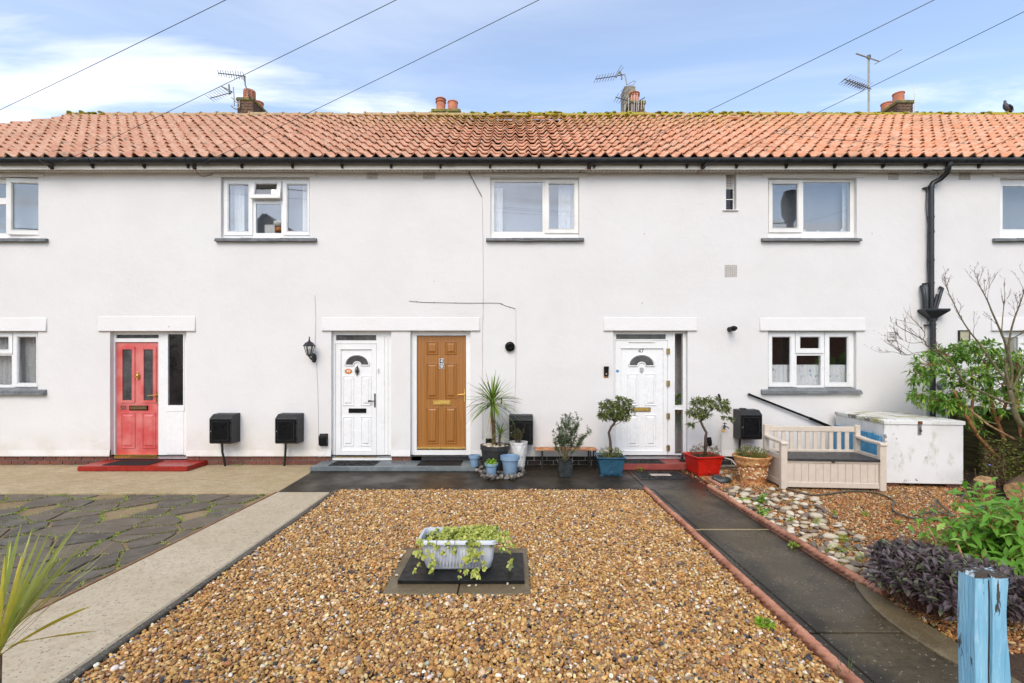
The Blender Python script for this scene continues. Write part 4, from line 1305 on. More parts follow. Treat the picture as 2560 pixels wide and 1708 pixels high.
def air_brick(r_, nx, nz, y, parent):
    x0, x1, z0, z1 = r_
    hs = []
    for i in range(nx):
        for j in range(nz):
            cx_ = x0 + (x1 - x0) * (i + .5) / nx; cz_ = z0 + (z1 - z0) * (j + .5) / nz
            w_ = (x1 - x0) / nx * .32; h_ = (z1 - z0) / nz * .32
            hs.append((cx_ - w_, cx_ + w_, cz_ - h_, cz_ + h_))
    ab = MB().plate(x0, x1, z0, z1, hs, y, y + 0.02).build('air_brick', 'air_brick', parent)
    MB().box(x0 + .002, x1 - .002, y + 0.016, y + 0.019, z0 + .002, z1 - .002).build('dark_cavity', 'void', ab)
for r_ in ((917, 944, 433, 448), (1058, 1088.5, 433, 448), (2220.5, 2246, 433, 449.5), (2397, 2425, 433, 449.5)):
    air_brick(rect(*r_, 0), 6, 4, -0.006, house)
air_brick(rect(1812, 1842, 663, 692, 0), 6, 6, -0.006, house)
r_ = rect(1815.5, 1840, 440, 471, 0.1); air_brick((x0 + .01, x1 - .03, r_[2], r_[3]), 5, 5, 0.094, house)
# ------------------------------------------------------------------ doors
LY = 0.105                                        # face of the door leaves
def raised_panel(parent, x0, x1, z0, z1, y, mat, ring=0.022, name='panel'):
    """moulded panel: a sunk groove ring and a raised field"""
    def rc(d, yy): return [(x0 + d, yy, z0 + d), (x1 - d, yy, z0 + d), (x1 - d, yy, z1 - d), (x0 + d, yy, z1 - d)]
    b = MB()
    d = min(ring, (x1 - x0) * .2)
    b.rings([rc(0, y + .001), rc(0.003, y - .012), rc(d * .35, y - .014), rc(d * .62, y - 0.001), rc(d * .95, y - .0015), rc(d * 1.8, y - .018)], close_first=False)
    return b.build(name, mat, parent, bevel=0.0)
def glazed_panel(parent, x0, x1, z0, z1, y, mat, glass, ring=0.03):
    b = MB().plate(x0, x1, z0, z1, [(x0 + ring, x1 - ring, z0 + ring, z1 - ring)], y - 0.016, y + 0.002)
    b.build('glazing_bead', mat, parent, bevel=0.006)
    MB().box(x0 + ring - .002, x1 - ring + .002, y - 0.006, y - 0.003, z0 + ring - .002, z1 - ring + .002).build('pane', glass, parent)
def letter_plate(parent, px0, px1, py0, py1, mat, edge):
    x0, x1, z0, z1 = rect(px0, px1, py0, py1, LY - .02)
    b = MB().box(x0, x1, LY - .016, LY, z0, z1); b.build('letter_plate', edge, parent, bevel=0.004)
    MB().box(x0 + .018, x1 - .014, LY - .024, LY - .0165, z0 + .014, z1 - .012).build('letter_flap', mat, parent, bevel=0.003)
def lever(parent, x, zt, zb, zl, length, mat, w=0.014, round_=False):
    b = MB().box(x - w, x + w, LY - .012, LY, zb, zt); b.build('handle_plate', mat, parent, bevel=0.006)
    y = LY - .05
    if round_:
        b = MB().tube([(x, LY - .01, zl), (x, y, zl)], 0.009, 8)
        b.tube([(x, y, zl), (x - length * .45, y, zl), (x - length * .7, y, zl), (x - length * .9, y, zl), (x - length, y, zl)], [0.009, 0.010, 0.017, 0.018, 0.006], 8)
    else:
        b = MB().tube([(x, LY - .01, zl), (x, y, zl)], 0.009, 8)
        b.tube([(x + .004, y, zl), (x - length * .4, y - .004, zl - .003), (x - length, y, zl - .006)], [0.010, 0.009, 0.007], 8)
    b.build('handle', mat, parent, smooth=50)
    MB().tube([(x, LY - .014, zb + .03), (x, LY - .020, zb + .03)], 0.009, 10).build('keyhole', mat, parent)
def urn_knocker(parent, px, py0, py1, mat):
    y = LY - .012; x = wx(px, y); zt, zb = wz(py0, y), wz(py1, y); h = zt - zb
    b = MB().tube([(x, y, zt), (x, y, zt - h * .12), (x, y, zt - h * .22), (x, y, zt - h * .30)], [.004, .007, .012, .006], 8)
    b.tube([(x, y - .004, zt - h * .3), (x, y - .008, zt - h * .42), (x, y - .010, zt - h * .6), (x, y - .006, zt - h * .8)], [.008, .020, .022, .006], 10)
    pts = [(x + .034 * math.sin(a) * (1 if a < math.pi else 1), y - .012, zt - h * .52 - h * .34 * -math.cos(a)) for a in [math.pi * 2 * k / 14 for k in range(15)]]
    b.tube(pts, 0.006, 6)
    b.tube([(x, y - .012, zb + h * .16), (x, y - .012, zb + h * .05), (x, y - .012, zb)], [.006, .010, .003], 8)
    b.build('knocker', mat, parent, smooth=50)
def put_text(parent, txt, px, py, hpx, mat, y, bold=0.0, name='number', sx=1.0):
    size = hpx * (D + y) / F / 0.70
    me = text_mesh(txt, size, 0.0015, mat, name, bold)
    return piece(name, me, parent, (wx(px, y), y, wz(py, y)), (R(90), 0, 0), (sx, 1, 1))
def frame(op, holes, label, mat='upvc', y=0.08, base=None):
    x0, x1, z0, z1 = op
    hs = [tuple(h) for h in holes]
    b = MB().plate(x0, x1, base if base is not None else z0, z1, hs, y, y + 0.07, outer=True)
    o = b.build('door_frame', mat, house, bevel=0.004)
    o['label'] = label
    return o
def leaf(r_, mat, label):
    d = MB().box(r_[0], r_[1], LY, LY + 0.045, r_[2], r_[3]).build('door', mat, house, bevel=0.003, origin=((r_[0]+r_[1])/2, LY, r_[2]))
    d['label'] = label
    return d
def lobby(op):
    room((op[0], op[1], op[2] + .2, op[3]), house, 1.0)

# --- number 50: faded red door with a dark side light
op = OPEN['d50']; zb = wz(1147, .08)
L = rect(291, 398, 856, 1136, LY); side = rect(422, 460, 836, 1013, .09); sp_ = rect(419, 461, 1029, 1136, .09); tr_ = rect(292, 398, 837, 846, .09)
f50 = frame((op[0], op[1], op[2], op[3]), [(L[0] - .004, L[1] + .004, zb + .03, L[3] + .004), side, tr_], 'white frame of the red door with a tall dark side light', base=zb)
MB().box(tr_[0] - .01, tr_[1] + .01, .100, .106, tr_[2] - .01, tr_[3] + .01).build('pane', 'door_glass', f50)
MB().box(side[0] - .01, side[1] + .01, .100, .106, side[2] - .01, side[3] + .01).build('pane', 'side_glass', f50)
b = MB().plate(side[0] - .035, side[1] + .02, side[2] - .03, side[3] + .03, [side], .070, .085); b.build('glazing_bead', 'upvc', f50, bevel=0.004)
MB().box(sp_[0], sp_[1], .072, .085, sp_[2], sp_[3]).build('side_panel', 'white_mould', f50, bevel=0.006)
MB().box(sp_[0] - .005, sp_[1] + .01, .066, .086, wz(1029, .08), wz(1014, .08)).build('mid_rail', 'upvc', f50, bevel=0.004)
d50 = leaf(L, 'red_door', 'faded red door number 50 with two tall glazed panels')
for a in ((300.6, 337), (353.5, 390)):
    r_ = rect(a[0], a[1], 867, 1007, LY - .01); glazed_panel(d50, *r_, LY, 'red_door', 'door_glass', 0.048)
for a in ((302, 337.5), (355, 389)):
    r_ = rect(a[0], a[1], 1032, 1121, LY - .01); raised_panel(d50, *r_, LY, 'red_door', 0.034)
letter_plate(d50, 322, 368.5, 1014.5, 1026, 'old_brass', 'black_plastic')
urn_knocker(d50, 344.6, 928, 950, 'brass')
lever(d50, wx(396, LY) - .012, wz(980, LY), wz(1013, LY), wz(988, LY), 0.15, 'brass')
put_text(d50, '50', 308, 1020, 11, 'number_steel', LY - .004, bold=0.002)
MB().box(L[0], L[1], LY - .06, LY + .02, zb + .012, wz(1136, LY)).build('threshold', 'brass', f50, bevel=0.006)

# --- number 49: white door with a fanlight
def fan(parent, cx_px, py_base, r_px, hub_px, y, glass):
    cx_, zb_ = wx(cx_px, y), wz(py_base, y); r_ = r_px * (D + y) / F; h_ = hub_px * (D + y) / F
    n = 20
    arc = [(cx_ + r_ * math.cos(math.pi * k / n), zb_ + r_ * .8 * math.sin(math.pi * k / n)) for k in range(n + 1)]
    hub = [(cx_ - h_ * math.cos(math.pi * k / 10), zb_ + h_ * .8 * math.sin(math.pi * k / 10)) for k in range(11)]
    MB().prism(arc + hub, 'y', y - .004, y + .002).build('fanlight_pane', glass, parent)
    b = MB()
    ro = r_ + .020
    pts = [(cx_ + ro * math.cos(math.pi * k / n), y - .004, zb_ + (r_ * .8 + .02) * math.sin(math.pi * k / n)) for k in range(n + 1)]
    b.tube(pts, 0.013, 8)
    hp = [(cx_ + (h_ - .006) * math.cos(math.pi * k / 10), y - .004, zb_ + (h_ * .8 - .006) * math.sin(math.pi * k / 10)) for k in range(11)]
    b.tube([(cx_ + ro, y - .004, zb_ - .012), (cx_ + h_, y - .004, zb_ - .012)] + hp + [(cx_ - h_, y - .004, zb_ - .012), (cx_ - ro, y - .004, zb_ - .012)], 0.011, 8)
    b.build('fanlight_moulding', 'white_mould', parent, smooth=50)
op = OPEN['d49']; zb = wz(1149, .08)
L = rect(840.5, 942, 860, 1141, LY); tr_ = rect(840.5, 941, 838, 851, .09)
f49 = frame((op[0], op[1], op[2], op[3]), [(L[0] - .003, L[1] + .003, zb + .03, L[3] + .003), tr_], 'white frame of the white door between lantern and oak door', base=zb)
MB().box(tr_[0] - .01, tr_[1] + .01, .100, .106, tr_[2] - .01, tr_[3] + .01).build('pane', 'door_glass', f49)
r_ = rect(961, 969, 838, 1137, .08); MB().plate(r_[0] - .012, r_[1] + .012, r_[2], r_[3], [(r_[0], r_[1], r_[2] + .02, r_[3] - .02)], .070, .081).build('side_strip', 'upvc', f49, bevel=0.003)
MB().box(op[0] - .01, op[1] + .03, .045, .09, wz(1151, .05), wz(1144.5, .05)).build('threshold_board', 'upvc', f49, bevel=0.004)
MB().box(L[0] + .005, L[1] - .005, LY - .05, LY, wz(1144, LY), wz(1141, LY)).build('threshold', 'brass', f49)
d49 = leaf(L, 'white_mould', 'white panelled door number 49 with a fanlight and black fittings')
inn = rect(853, 930, 873.5, 1127, LY)
b = MB().plate(L[0] + .002, L[1] - .002, L[2] + .002, L[3] - .002, [inn], LY - .022, LY); b.build('door_sash', 'upvc', d49, bevel=0.005)
fan(d49, 893, 912, 27.5, 10, LY - .004, 'door_glass')
for (pa, pb, ya, yb_) in ((857, 885, 940, 1014), (902, 928, 940, 1014), (857, 885, 1041, 1115), (902, 928, 1041, 1115)):
    raised_panel(d49, *rect(pa, pb, ya, yb_, LY), LY, 'white_mould', 0.03)
urn_knocker(d49, 893, 913.5, 939.5, 'black_iron')
letter_plate(d49, 871, 915, 1021.5, 1032.5, 'black_plastic', 'black_plastic')
LY0 = LY; LY = LY0 - .022
lever(d49, wx(937.5, LY), wz(984, LY), wz(1019, LY), wz(1002.5, LY), 0.11, 'black_iron', 0.013, True)
LY = LY0
n = 20; oc = W(871, 928.5, LY - .006)
MB().prism([(oc.x + .066 * math.cos(2*math.pi*k/n), oc.z + .047 * math.sin(2*math.pi*k/n)) for k in range(n)], 'y', LY - .008, LY).build('number_plate', 'oval_orange', d49, bevel=0.003)
put_text(d49, '49', 871, 928.5, 7, 'number_white', LY - .011, bold=0.001)
p_ = W(946, 926, .07); MB().box(p_.x - .012, p_.x + .012, .060, .08, p_.z - .045, p_.z + .045).build('bell_push', 'vent_white', f49, bevel=0.005)
MB().tube([(p_.x, .062, p_.z), (p_.x, .054, p_.z)], 0.007, 8).build('bell_button', 'number_dark', f49)

# --- number 48: oak-grain door
op = OPEN['d48']; zb = wz(1141, .08)
L = rect(1043, 1165, 839.5, 1123, LY)
f48 = frame((op[0], op[1], op[2], op[3]), [(L[0] - .003, L[1] + .003, L[2] - .01, L[3] + .003)], 'white frame around the oak door', base=zb)
d48 = leaf(L, 'oak_door', 'golden oak panelled door number 48')
def zp(z): return 1000 + z * .2678
for (a, c) in ((245, 358), (420, 530)):
    for (u, v) in ((203, 322), (403, 732), (813, 1155)):
        raised_panel(d48, *rect(zp(a), zp(c), 800 + u * .2678, 800 + v * .2678, LY), LY, 'oak_door', 0.032)
letter_plate(d48, 1082.5, 1126.5, 1001, 1012.5, 'brass', 'brass')
lever(d48, wx(1161.5, LY), wz(972, LY), wz(1005, LY), wz(985.5, LY), 0.12, 'brass')
MB().box(L[0] + .005, L[1] - .005, LY - .045, LY - .001, wz(1122, LY), wz(1117, LY)).build('weather_bar', 'brass', d48, bevel=0.006)
c0 = W(1104, 904, LY); c1 = W(1104, 916, LY)
for c_, ch in ((W(1104, 903, LY), '4'), (W(1104, 916, LY), '8')):
    MB().box(c_.x - .044, c_.x + .044, LY - .008, LY, c_.z - .044, c_.z + .044).build('number_tile', 'number_white', d48, bevel=0.002)
    MB().box(c_.x - .037, c_.x + .037, LY - .0095, LY - .0082, c_.z - .037, c_.z + .037).build('number_tile', 'number_dark', d48)
put_text(d48, '4', 1104, 903, 8.5, 'number_white', LY - .0115, bold=0.0015)
put_text(d48, '8', 1104, 916, 8.5, 'number_white', LY - .0115, bold=0.0015)

# --- number 47: white door with brass hinges and a dark side light
op = OPEN['d47']; zb = wz(1147, .08)
L = rect(1537, 1668, 852, 1144, LY); s1 = rect(1686, 1706, 834, 1013, .09); s2 = rect(1686, 1706, 1024, 1134, .09); tr_ = rect(1540, 1664, 836, 848, .09)
f47 = frame((op[0], op[1], op[2], op[3]), [(L[0] - .003, L[1] + .003, zb + .02, L[3] + .003), s1, s2, tr_], 'white frame of the white door beside the bay trees, with narrow side light', base=zb)
for s_ in (s1, s2): MB().box(s_[0] - .01, s_[1] + .01, .100, .106, s_[2] - .01, s_[3] + .01).build('pane', 'glass', f47)
MB().box(tr_[0] - .01, tr_[1] + .01, .100, .106, tr_[2] - .01, tr_[3] + .01).build('pane', 'door_glass', f47)
for s_ in (s1, s2): MB().plate(s_[0] - .03, s_[1] + .03, s_[2] - .03, s_[3] + .03, [s_], .070, .085).build('glazing_bead', 'upvc', f47, bevel=0.004)
MB().box(wx(1572, .07), wx(1637, .07), .066, .082, wz(856, .07), wz(853, .07)).build('trickle_vent', 'upvc_old', f47)
d47 = leaf(L, 'white_mould', 'white panelled door number 47 with a fanlight and brass letter plate')
inn = rect(1551.5, 1657, 871, 1128, LY)
MB().plate(L[0] + .002, L[1] - .002, L[2] + .002, L[3] - .002, [inn], LY - .022, LY).build('door_sash', 'upvc', d47, bevel=0.005)
fan(d47, 1604, 913.5, 29.5, 10.5, LY - .004, 'door_glass')
for (pa, pb, ya, yb_) in ((1568, 1596, 935, 1014), (1612, 1640, 935, 1014), (1568, 1596, 1037, 1115), (1612, 1640, 1037, 1115)):
    raised_panel(d47, *rect(pa, pb, ya, yb_, LY), LY, 'white_mould', 0.03)
letter_plate(d47, 1582, 1627, 1019, 1029.5, 'brass', 'old_brass')
c_ = W(1604, 926, LY)
MB().prism([(c_.x - .034, c_.z + .04), (c_.x - .02, c_.z + .052), (c_.x, c_.z + .048), (c_.x + .02, c_.z + .052), (c_.x + .034, c_.z + .04), (c_.x + .032, c_.z - .02), (c_.x, c_.z - .055), (c_.x - .032, c_.z - .02)], 'y', LY - .012, LY).build('knocker', 'steel', d47, bevel=0.004)
put_text(d47, '47', 1602.5, 878, 10, 'number_dark', LY - .003)
for py in (878.5, 959, 1040.5, 1120):
    p_ = W(1670.5, py, .07)
    MB().box(p_.x - .028, p_.x + .028, .056, .082, p_.z - .05, p_.z + .05).build('hinge', 'old_brass', f47, bevel=0.006)
    MB().tube([(p_.x - .010, .052, p_.z - .055), (p_.x - .010, .052, p_.z + .055)], 0.010, 8).build('hinge_pin', 'brass', f47)
p_ = W(1543.7, 928, LY - .02)
MB().tube([(p_.x, LY - .0225, p_.z), (p_.x, LY - .0235, p_.z)], 0.027, 16).build('sticker', 'sticker_blue', d47)
for k in ('d50', 'd49', 'd48', 'd47'): lobby(OPEN[k])

# ------------------------------------------------------------------ doorsteps and mats
def step(pts, z0, z1, mats, label):
    o = MB().prism(pts, 'z', z0, z1).build('doorstep', mats, bevel=0.012, segs=2)
    return tag(o, label, 'doorstep')
step([(-7.19, -.505), (-5.36, -.505), (-5.36, .075), (-7.19, .075)], 0.001, 0.082, 'red_step', 'glossy red painted doorstep at door number 50')
step([(-3.345, -.505), (-0.60, -.505), (-0.60, .06), (-3.345, .06)], 0.0, 0.070, 'grey_step', 'long grey painted doorstep shared by doors 49 and 48')
step([(1.78, -.415), (3.15, -.415), (3.15, .075), (1.78, .075)], 0.001, 0.100, 'red_step_dull', 'dull red painted doorstep at door number 47')
def doormat(x0, x1, y0, y1, z, label, ribs='x', stripe=False):
    th = thing('doormat', label, 'doormat', ((x0+x1)/2, (y0+y1)/2, z), group='black rubber doormats')
    MB().box(x0, x1, y0, y1, z + .001, z + .007).build('mat_base', 'rubber', th, bevel=0.002)
    b = MB()
    if ribs == 'x':
        n = int((y1 - y0) / .026)
        for k in range(n): b.box(x0 + .012, x1 - .012, y0 + .012 + k * .026, y0 + .024 + k * .026, z + .006, z + .013)
    elif ribs == 'd':
        n = int((x1 - x0) / .03)
        for k in range(n):
            b.bar((x0 + .015 + k * .03, y0 + .012, z + .009), (min(x0 + .015 + k * .03 + .06, x1 - .012), y1 - .012, z + .009), .014, .008)
    else:
        rg_ = random.Random(4)
        for k in range(130):
            a = rg_.uniform(0, 6.28); cx_, cy_ = rg_.uniform(x0 + .04, x1 - .04), rg_.uniform(y0 + .04, y1 - .04)
            b.bar((cx_ - .025 * math.cos(a), cy_ - .025 * math.sin(a), z + .010), (cx_ + .025 * math.cos(a), cy_ + .025 * math.sin(a), z + .010), .012, .009)
    b.build('ribbing', 'rubber', th)['kind'] = 'stuff'
    if stripe:
        MB().box(x0 + .22, x1 - .2, (y0+y1)/2 - .055, (y0+y1)/2 + .055, z + .008, z + .018).build('worn_panel', 'mat_stripe', th, bevel=0.003)
doormat(-6.85, -6.08, -.42, -.04, .083, 'black rubber doormat on the red step of door number 50')
doormat(-3.08, -2.31, -.39, -.02, .071, 'black scroll doormat on the grey step at the white door', 'r')
doormat(-1.60, -0.86, -.38, 0.02, .071, 'black ribbed doormat on the grey step at the oak door', 'd')
doormat(1.86, 2.58, -.36, -.02, .101, 'black doormat on the dull red step of door number 47', 'r')
doormat(1.98, 2.72, -1.08, -.52, 0.0, 'black openwork doormat with a pale panel on the wet path', 'r', True)
# ------------------------------------------------------------------ foliage helpers
def _norm(a): return a / np.maximum(np.linalg.norm(a, axis=1, keepdims=True), 1e-9)
def leaf_arrays(P, Dr, Ln, Wd, rg, fold=0.25, droop=0.2, shape=(0.42, 0.75, 1.0, 0.72), up=None):
    n = len(P); Dr = _norm(Dr)
    U = np.tile(np.array([[0, 0, 1.0]]), (n, 1)) if up is None else up
    U = U + rg.normal(0, .35, (n, 3))
    S = _norm(np.cross(Dr, U)); U = _norm(np.cross(S, Dr))
    t1, t2, w1, w2 = shape
    Ln = np.asarray(Ln).reshape(-1, 1); Wd = np.asarray(Wd).reshape(-1, 1)
    def at(t, side, w):
        return P + Dr * Ln * t - np.array([[0, 0, 1.0]]) * Ln * droop * t * t + S * side * Wd * .5 * w + U * (abs(side) * fold * Wd * .5)
    V = np.stack([P, at(t1, -1, w1), at(t1, 0, 0), at(t1, 1, w1), at(t2, -1, w2), at(t2, 0, 0), at(t2, 1, w2), at(1.0, 0, 0)], 1)
    base = np.array([[0, 3, 2], [0, 2, 1], [2, 3, 6], [2, 6, 5], [1, 2, 5], [1, 5, 4], [5, 6, 7], [4, 5, 7]])
    Fc = (base[None] + (np.arange(n) * 8)[:, None, None]).reshape(-1, 3)
    return V.reshape(-1, 3), Fc
def np_mesh(name, V, Fc, mat, tint=None, smooth=True):
    me = bpy.data.meshes.new(name)
    nf = len(Fc); k = Fc.shape[1]
    me.vertices.add(len(V)); me.vertices.foreach_set('co', V.astype(np.float32).ravel())
    me.loops.add(nf * k); me.loops.foreach_set('vertex_index', Fc.astype(np.int32).ravel())
    me.polygons.add(nf); me.polygons.foreach_set('loop_start', (np.arange(nf) * k).astype(np.int32))
    if tint is not None:
        me.attributes.new('tint', 'FLOAT', 'POINT').data.foreach_set('value', tint.astype(np.float32))
    me.materials.append(M[mat]); me.update(calc_edges=True)
    if smooth: me.shade_smooth()
    return me
def foliage(name, P, Dr, Ln, Wd, mat, parent, seed, stuff=True, **kw):
    rg_ = np.random.default_rng(seed)
    P = np.asarray(P, float); Dr = np.asarray(Dr, float); n = len(P)
    Ln = np.broadcast_to(np.asarray(Ln, float), (n,)); Wd = np.broadcast_to(np.asarray(Wd, float), (n,))
    V, Fc = leaf_arrays(P, Dr, Ln, Wd, rg_, **kw)
    if parent is not None: V = V - np.array(OFF[parent])
    me = np_mesh(name, V, Fc, mat, np.repeat(rg_.uniform(0, 1, n), 8))
    o = bpy.data.objects.new(name, me); link(o, parent)
    if stuff: o['kind'] = 'stuff'
    return o
def whorls(tips, dirs, per, rg, spread=0.9, back=0.05):
    """leaves round the ends of twigs"""
    P = []; Q = []
    for tp, d in zip(tips, dirs):
        d = np.array(d) / np.linalg.norm(d)
        for k in range(per):
            r_ = rg.normal(0, 1, 3); r_ -= d * r_.dot(d); r_ /= np.linalg.norm(r_)
            P.append(np.array(tp) - d * back * rg.uniform(0, 1)); Q.append(d * rg.uniform(.2, 1) + r_ * spread)
    return np.array(P), np.array(Q)
def blob_tips(c, rad, n, rg, inner=0.45, up=0.25):
    c = np.array(c); u = _norm(rg.normal(0, 1, (n, 3)))
    r_ = rg.uniform(inner, 1, (n, 1)) ** 0.6
    return c + u * r_ * np.array(rad), u + np.array([0, 0, up])
def blade(name, p0, d, length, width, mat, parent, droop=0.3, seg=6, twist=0.0, fold=0.3, taper=2.6):
    """long strap leaf as one mesh; returns the object"""
    p0 = Vector(p0); d = Vector(d).normalized(); s_ = d.cross(Vector((0, 0, 1)))
    if s_.length < 1e-3: s_ = Vector((1, 0, 0))
    s_.normalize(); vs = []; fs = []
    for i in range(seg + 1):
        t_ = i / seg
        c = p0 + d * length * t_ + Vector((0, 0, -1)) * length * droop * t_ ** 2.2
        w_ = width * (0.55 + 1.6 * t_ if t_ < .28 else 1.0 * (1 - ((t_ - .28) / .72) ** taper)) * .5
        a = twist * t_; n_ = s_.cross(d)
        sv = s_ * math.cos(a) + n_ * math.sin(a)
        vs += [c - sv * w_ + n_ * w_ * fold, c, c + sv * w_ + n_ * w_ * fold]
    for i in range(seg):
        k = i * 3
        fs += [(k, k + 1, k + 4, k + 3), (k + 1, k + 2, k + 5, k + 4)]
    b = MB(); b.add(vs, fs)
    return b.build(name, mat, parent, smooth=True)
def wobble(a, b, n, amp, rnd):
    a, b = Vector(a), Vector(b)
    return [a.lerp(b, k / n) + (Vector((rnd.uniform(-amp, amp), rnd.uniform(-amp, amp), rnd.uniform(-amp, amp))) if 0 < k < n else Vector()) for k in range(n + 1)]
def rock_mesh(name, mat, seed, sub=2, rough=0.25):
    bm = bmesh.new(); bmesh.ops.create_icosphere(bm, subdivisions=sub, radius=1.0)
    rg_ = random.Random(seed)
    dirs = [Vector((rg_.gauss(0, 1), rg_.gauss(0, 1), rg_.gauss(0, 1))).normalized() for _ in range(9)]
    for v in bm.verts:
        k = 1.0
        for i, d in enumerate(dirs):
            q = v.co.normalized().dot(d)
            if q > 0.72: k -= (q - 0.72) * (1.6 + (i % 3) * .4) * rough * 2
        v.co *= k * (1 + rg_.uniform(-.03, .03) * rough * 4)
    me = bpy.data.meshes.new(name); bm.to_mesh(me); bm.free()
    me.materials.append(M[mat]); me.shade_smooth()
    return me

# ------------------------------------------------------------------ curtains, added sheets and things on the window sills
def hang(name, label, px0, px1, py0, py1, y, waves, amp, mat, hem=0.0, cat='curtain', group=None):
    r_ = rect(px0, px1, py0, py1, y)
    o = curtain_sheet(name, r_[0], r_[1], r_[2], r_[3], y, waves, amp, mat, None, hem)
    return tag(o, label, cat, group)
random.seed(31)
hang('net_curtain', 'gathered net curtain in the right light of the lower left window', 40, 99, 836, 956, .20, 6, .012, 'lace', .008)
hang('net_curtain', 'gathered net curtain in the left lights of the lower left window', -70, 32, 836, 962, .20, 8, .012, 'lace', .008)
hang('half_curtain', 'patterned half curtain in the left light of the kitchen window', 1922, 1984, 912, 962, .15, 6, .010, 'cafe_cloth', .006)
hang('half_curtain', 'patterned half curtain in the middle light of the kitchen window', 1986, 2058, 912, 965, .15, 7, .010, 'cafe_cloth', .006)
hang('half_curtain', 'patterned half curtain in the right light of the kitchen window', 2060, 2128, 912, 962, .15, 6, .010, 'cafe_cloth', .006)
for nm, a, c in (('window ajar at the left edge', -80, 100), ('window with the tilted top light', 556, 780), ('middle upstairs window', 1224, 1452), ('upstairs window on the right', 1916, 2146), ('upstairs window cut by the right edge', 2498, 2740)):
    hang('added_sheet', 'grey sheet added in place of sky reflection across the ' + nm, a, c, 440, 600, .32, 3.5, .018, 'added_sheet', cat='added_sheet')  # added sheets, standing in for the sky reflected by the upstairs glass
hang('side_curtain', 'white curtain at the left of the window with the tilted top light', 575, 612, 445, 596, .22, 3, .014, 'curtain_lit')
hang('side_curtain', 'white curtain at the right of the window with the tilted top light', 756, 780, 445, 596, .22, 2, .014, 'curtain_lit')
hang('side_curtain', 'white curtain at the left of the middle upstairs window', 1229, 1257, 470, 596, .22, 2.5, .014, 'curtain')
hang('side_curtain', 'white curtain at the right of the middle upstairs window', 1396, 1440, 460, 596, .22, 3.5, .014, 'curtain')
hang('side_curtain', 'white curtain at the right of the upstairs window on the right', 2106, 2130, 455, 596, .22, 1, .006, 'curtain')
r_ = rect(662, 687, 562, 584, .15)
o = MB().box(r_[0], r_[1], .150, .153, r_[2], r_[3]).build('greeting_card', 'paper'); o.rotation_euler = (0, 0, 0)
tag(o, 'white greeting card standing behind the upstairs left window', 'card')
t_ = thing('card_trinkets', 'small orange and white trinkets beside the greeting card', 'trinkets', W(695, 584, .16))
for (a, c, u, v, mt) in ((686, 703, 566, 580, 'oval_orange'), (682, 702, 550, 566, 'vent_white')):
    q = rect(a, c, u, v, .17); MB().lathe([(.01, q[2]), ((q[1]-q[0])/2, q[2] + .02), ((q[1]-q[0])/2.2, q[3] - .02), (.01, q[3])], (q[0]+q[1])/2, .20, 10, top=True).build('trinket', mt, t_, smooth=True)
t_ = thing('window_bottle', 'small white items on the sill of the upstairs right window', 'bottle', W(2045, 579, .16))
for px, hh in ((2045, .05), (2012, .07), (2105, .08)):
    q = W(px, 583, .16); MB().lathe([(.02, q.z), (.025, q.z + hh * .6), (.012, q.z + hh * .8), (.012, q.z + hh)], q.x, .17, 10, top=True).build('bottle', 'vent_white', t_, smooth=True)
# house plant behind the side light of number 47
hang('added_sheet', 'pale sheet added to lighten the side light of door number 47', 1676, 1716, 832, 1138, .45, 2, .01, 'curtain', cat='pane_lightener')  # added sheet, hung here only to lighten the dark pane
hp = thing('house_plant', 'green house plant behind the side light of door number 47', 'plant', W(1697, 1013, .3))
rg = np.random.default_rng(2)
tp, td = blob_tips(W(1698, 1000, .28), (.10, .07, .12), 22, rg, .3, .8)
P, Q = whorls(tp, td, 5, rg, .8, .03)
foliage('leafage', P, Q, rg.uniform(.05, .09, len(P)), rg.uniform(.02, .03, len(P)), 'leaf_lime', hp, 3)
q_ = W(1698, 1016, .28)
MB().lathe([(.05, q_.z - .14), (.065, q_.z)], q_.x, .28, 14, top=True).build('pot', 'pot_clay', hp)

# ------------------------------------------------------------------ meter boxes and other fittings
def meter_box(x0, x1, zt, label, pipe=None, yf=-.266, cap=False):
    th = thing('meter_box', label, 'meter box', ((x0+x1)/2, 0, zt - .505), group='black meter boxes on the wall')
    zb = zt - .505
    prof = [(-.003, zb), (yf + .02, zb), (yf, zb + .02), (yf, zt - .075), (yf + .10, zt - .008), (-.003, zt)]
    MB().prism(prof, 'x', x0, x1).build('case', 'meter_top', th, bevel=0.006)
    y = yf - .001
    MB().box(x0 + .018, x1 - .022, y - .008, y + .002, zb + .03, zt - .09).build('cover', 'black_plastic', th, bevel=0.004)
    MB().plate(x0 + .045, x1 - .05, zb + .06, zt - .12, [(x0 + .053, x1 - .058, zb + .068, zt - .128)], y - .011, y - .007).build('cover_rim', 'meter_top', th)
    MB().tube([(x0 + .035, y - .008, zb + .215), (x0 + .035, y - .014, zb + .215)], .010, 10).build('lock', 'steel', th)
    for zz_ in (zb + .09, zt - .15):
        MB().box(x1 - .020, x1 - .008, y - .006, y + .004, zz_ - .02, zz_ + .02).build('hinge', 'black_plastic', th)
    if cap:
        MB().lathe([(.06, zt - .012), (.06, zt + .012), (.045, zt + .02)], x0 + .13, -.09, 14, top=True).build('top_cap', 'meter_top', th)
    if pipe:
        MB().tube(pipe, .019, 10).build('gas_pipe', 'black_iron', th, smooth=50)
    return th
meter_box(-5.155, -4.775, .921, 'black meter box on the wall nearest the red door', [(-5.0, -.16, .43), (-5.0, -.15, .25), (-5.0, -.10, .12), (-5.0, -.07, -.02)])
meter_box(-4.037, -3.657, .921, 'black meter box on the wall below the lantern', [(-3.90, -.16, .43), (-3.92, -.14, .22), (-3.96, -.07, .1), (-3.98, -.06, -.02)])
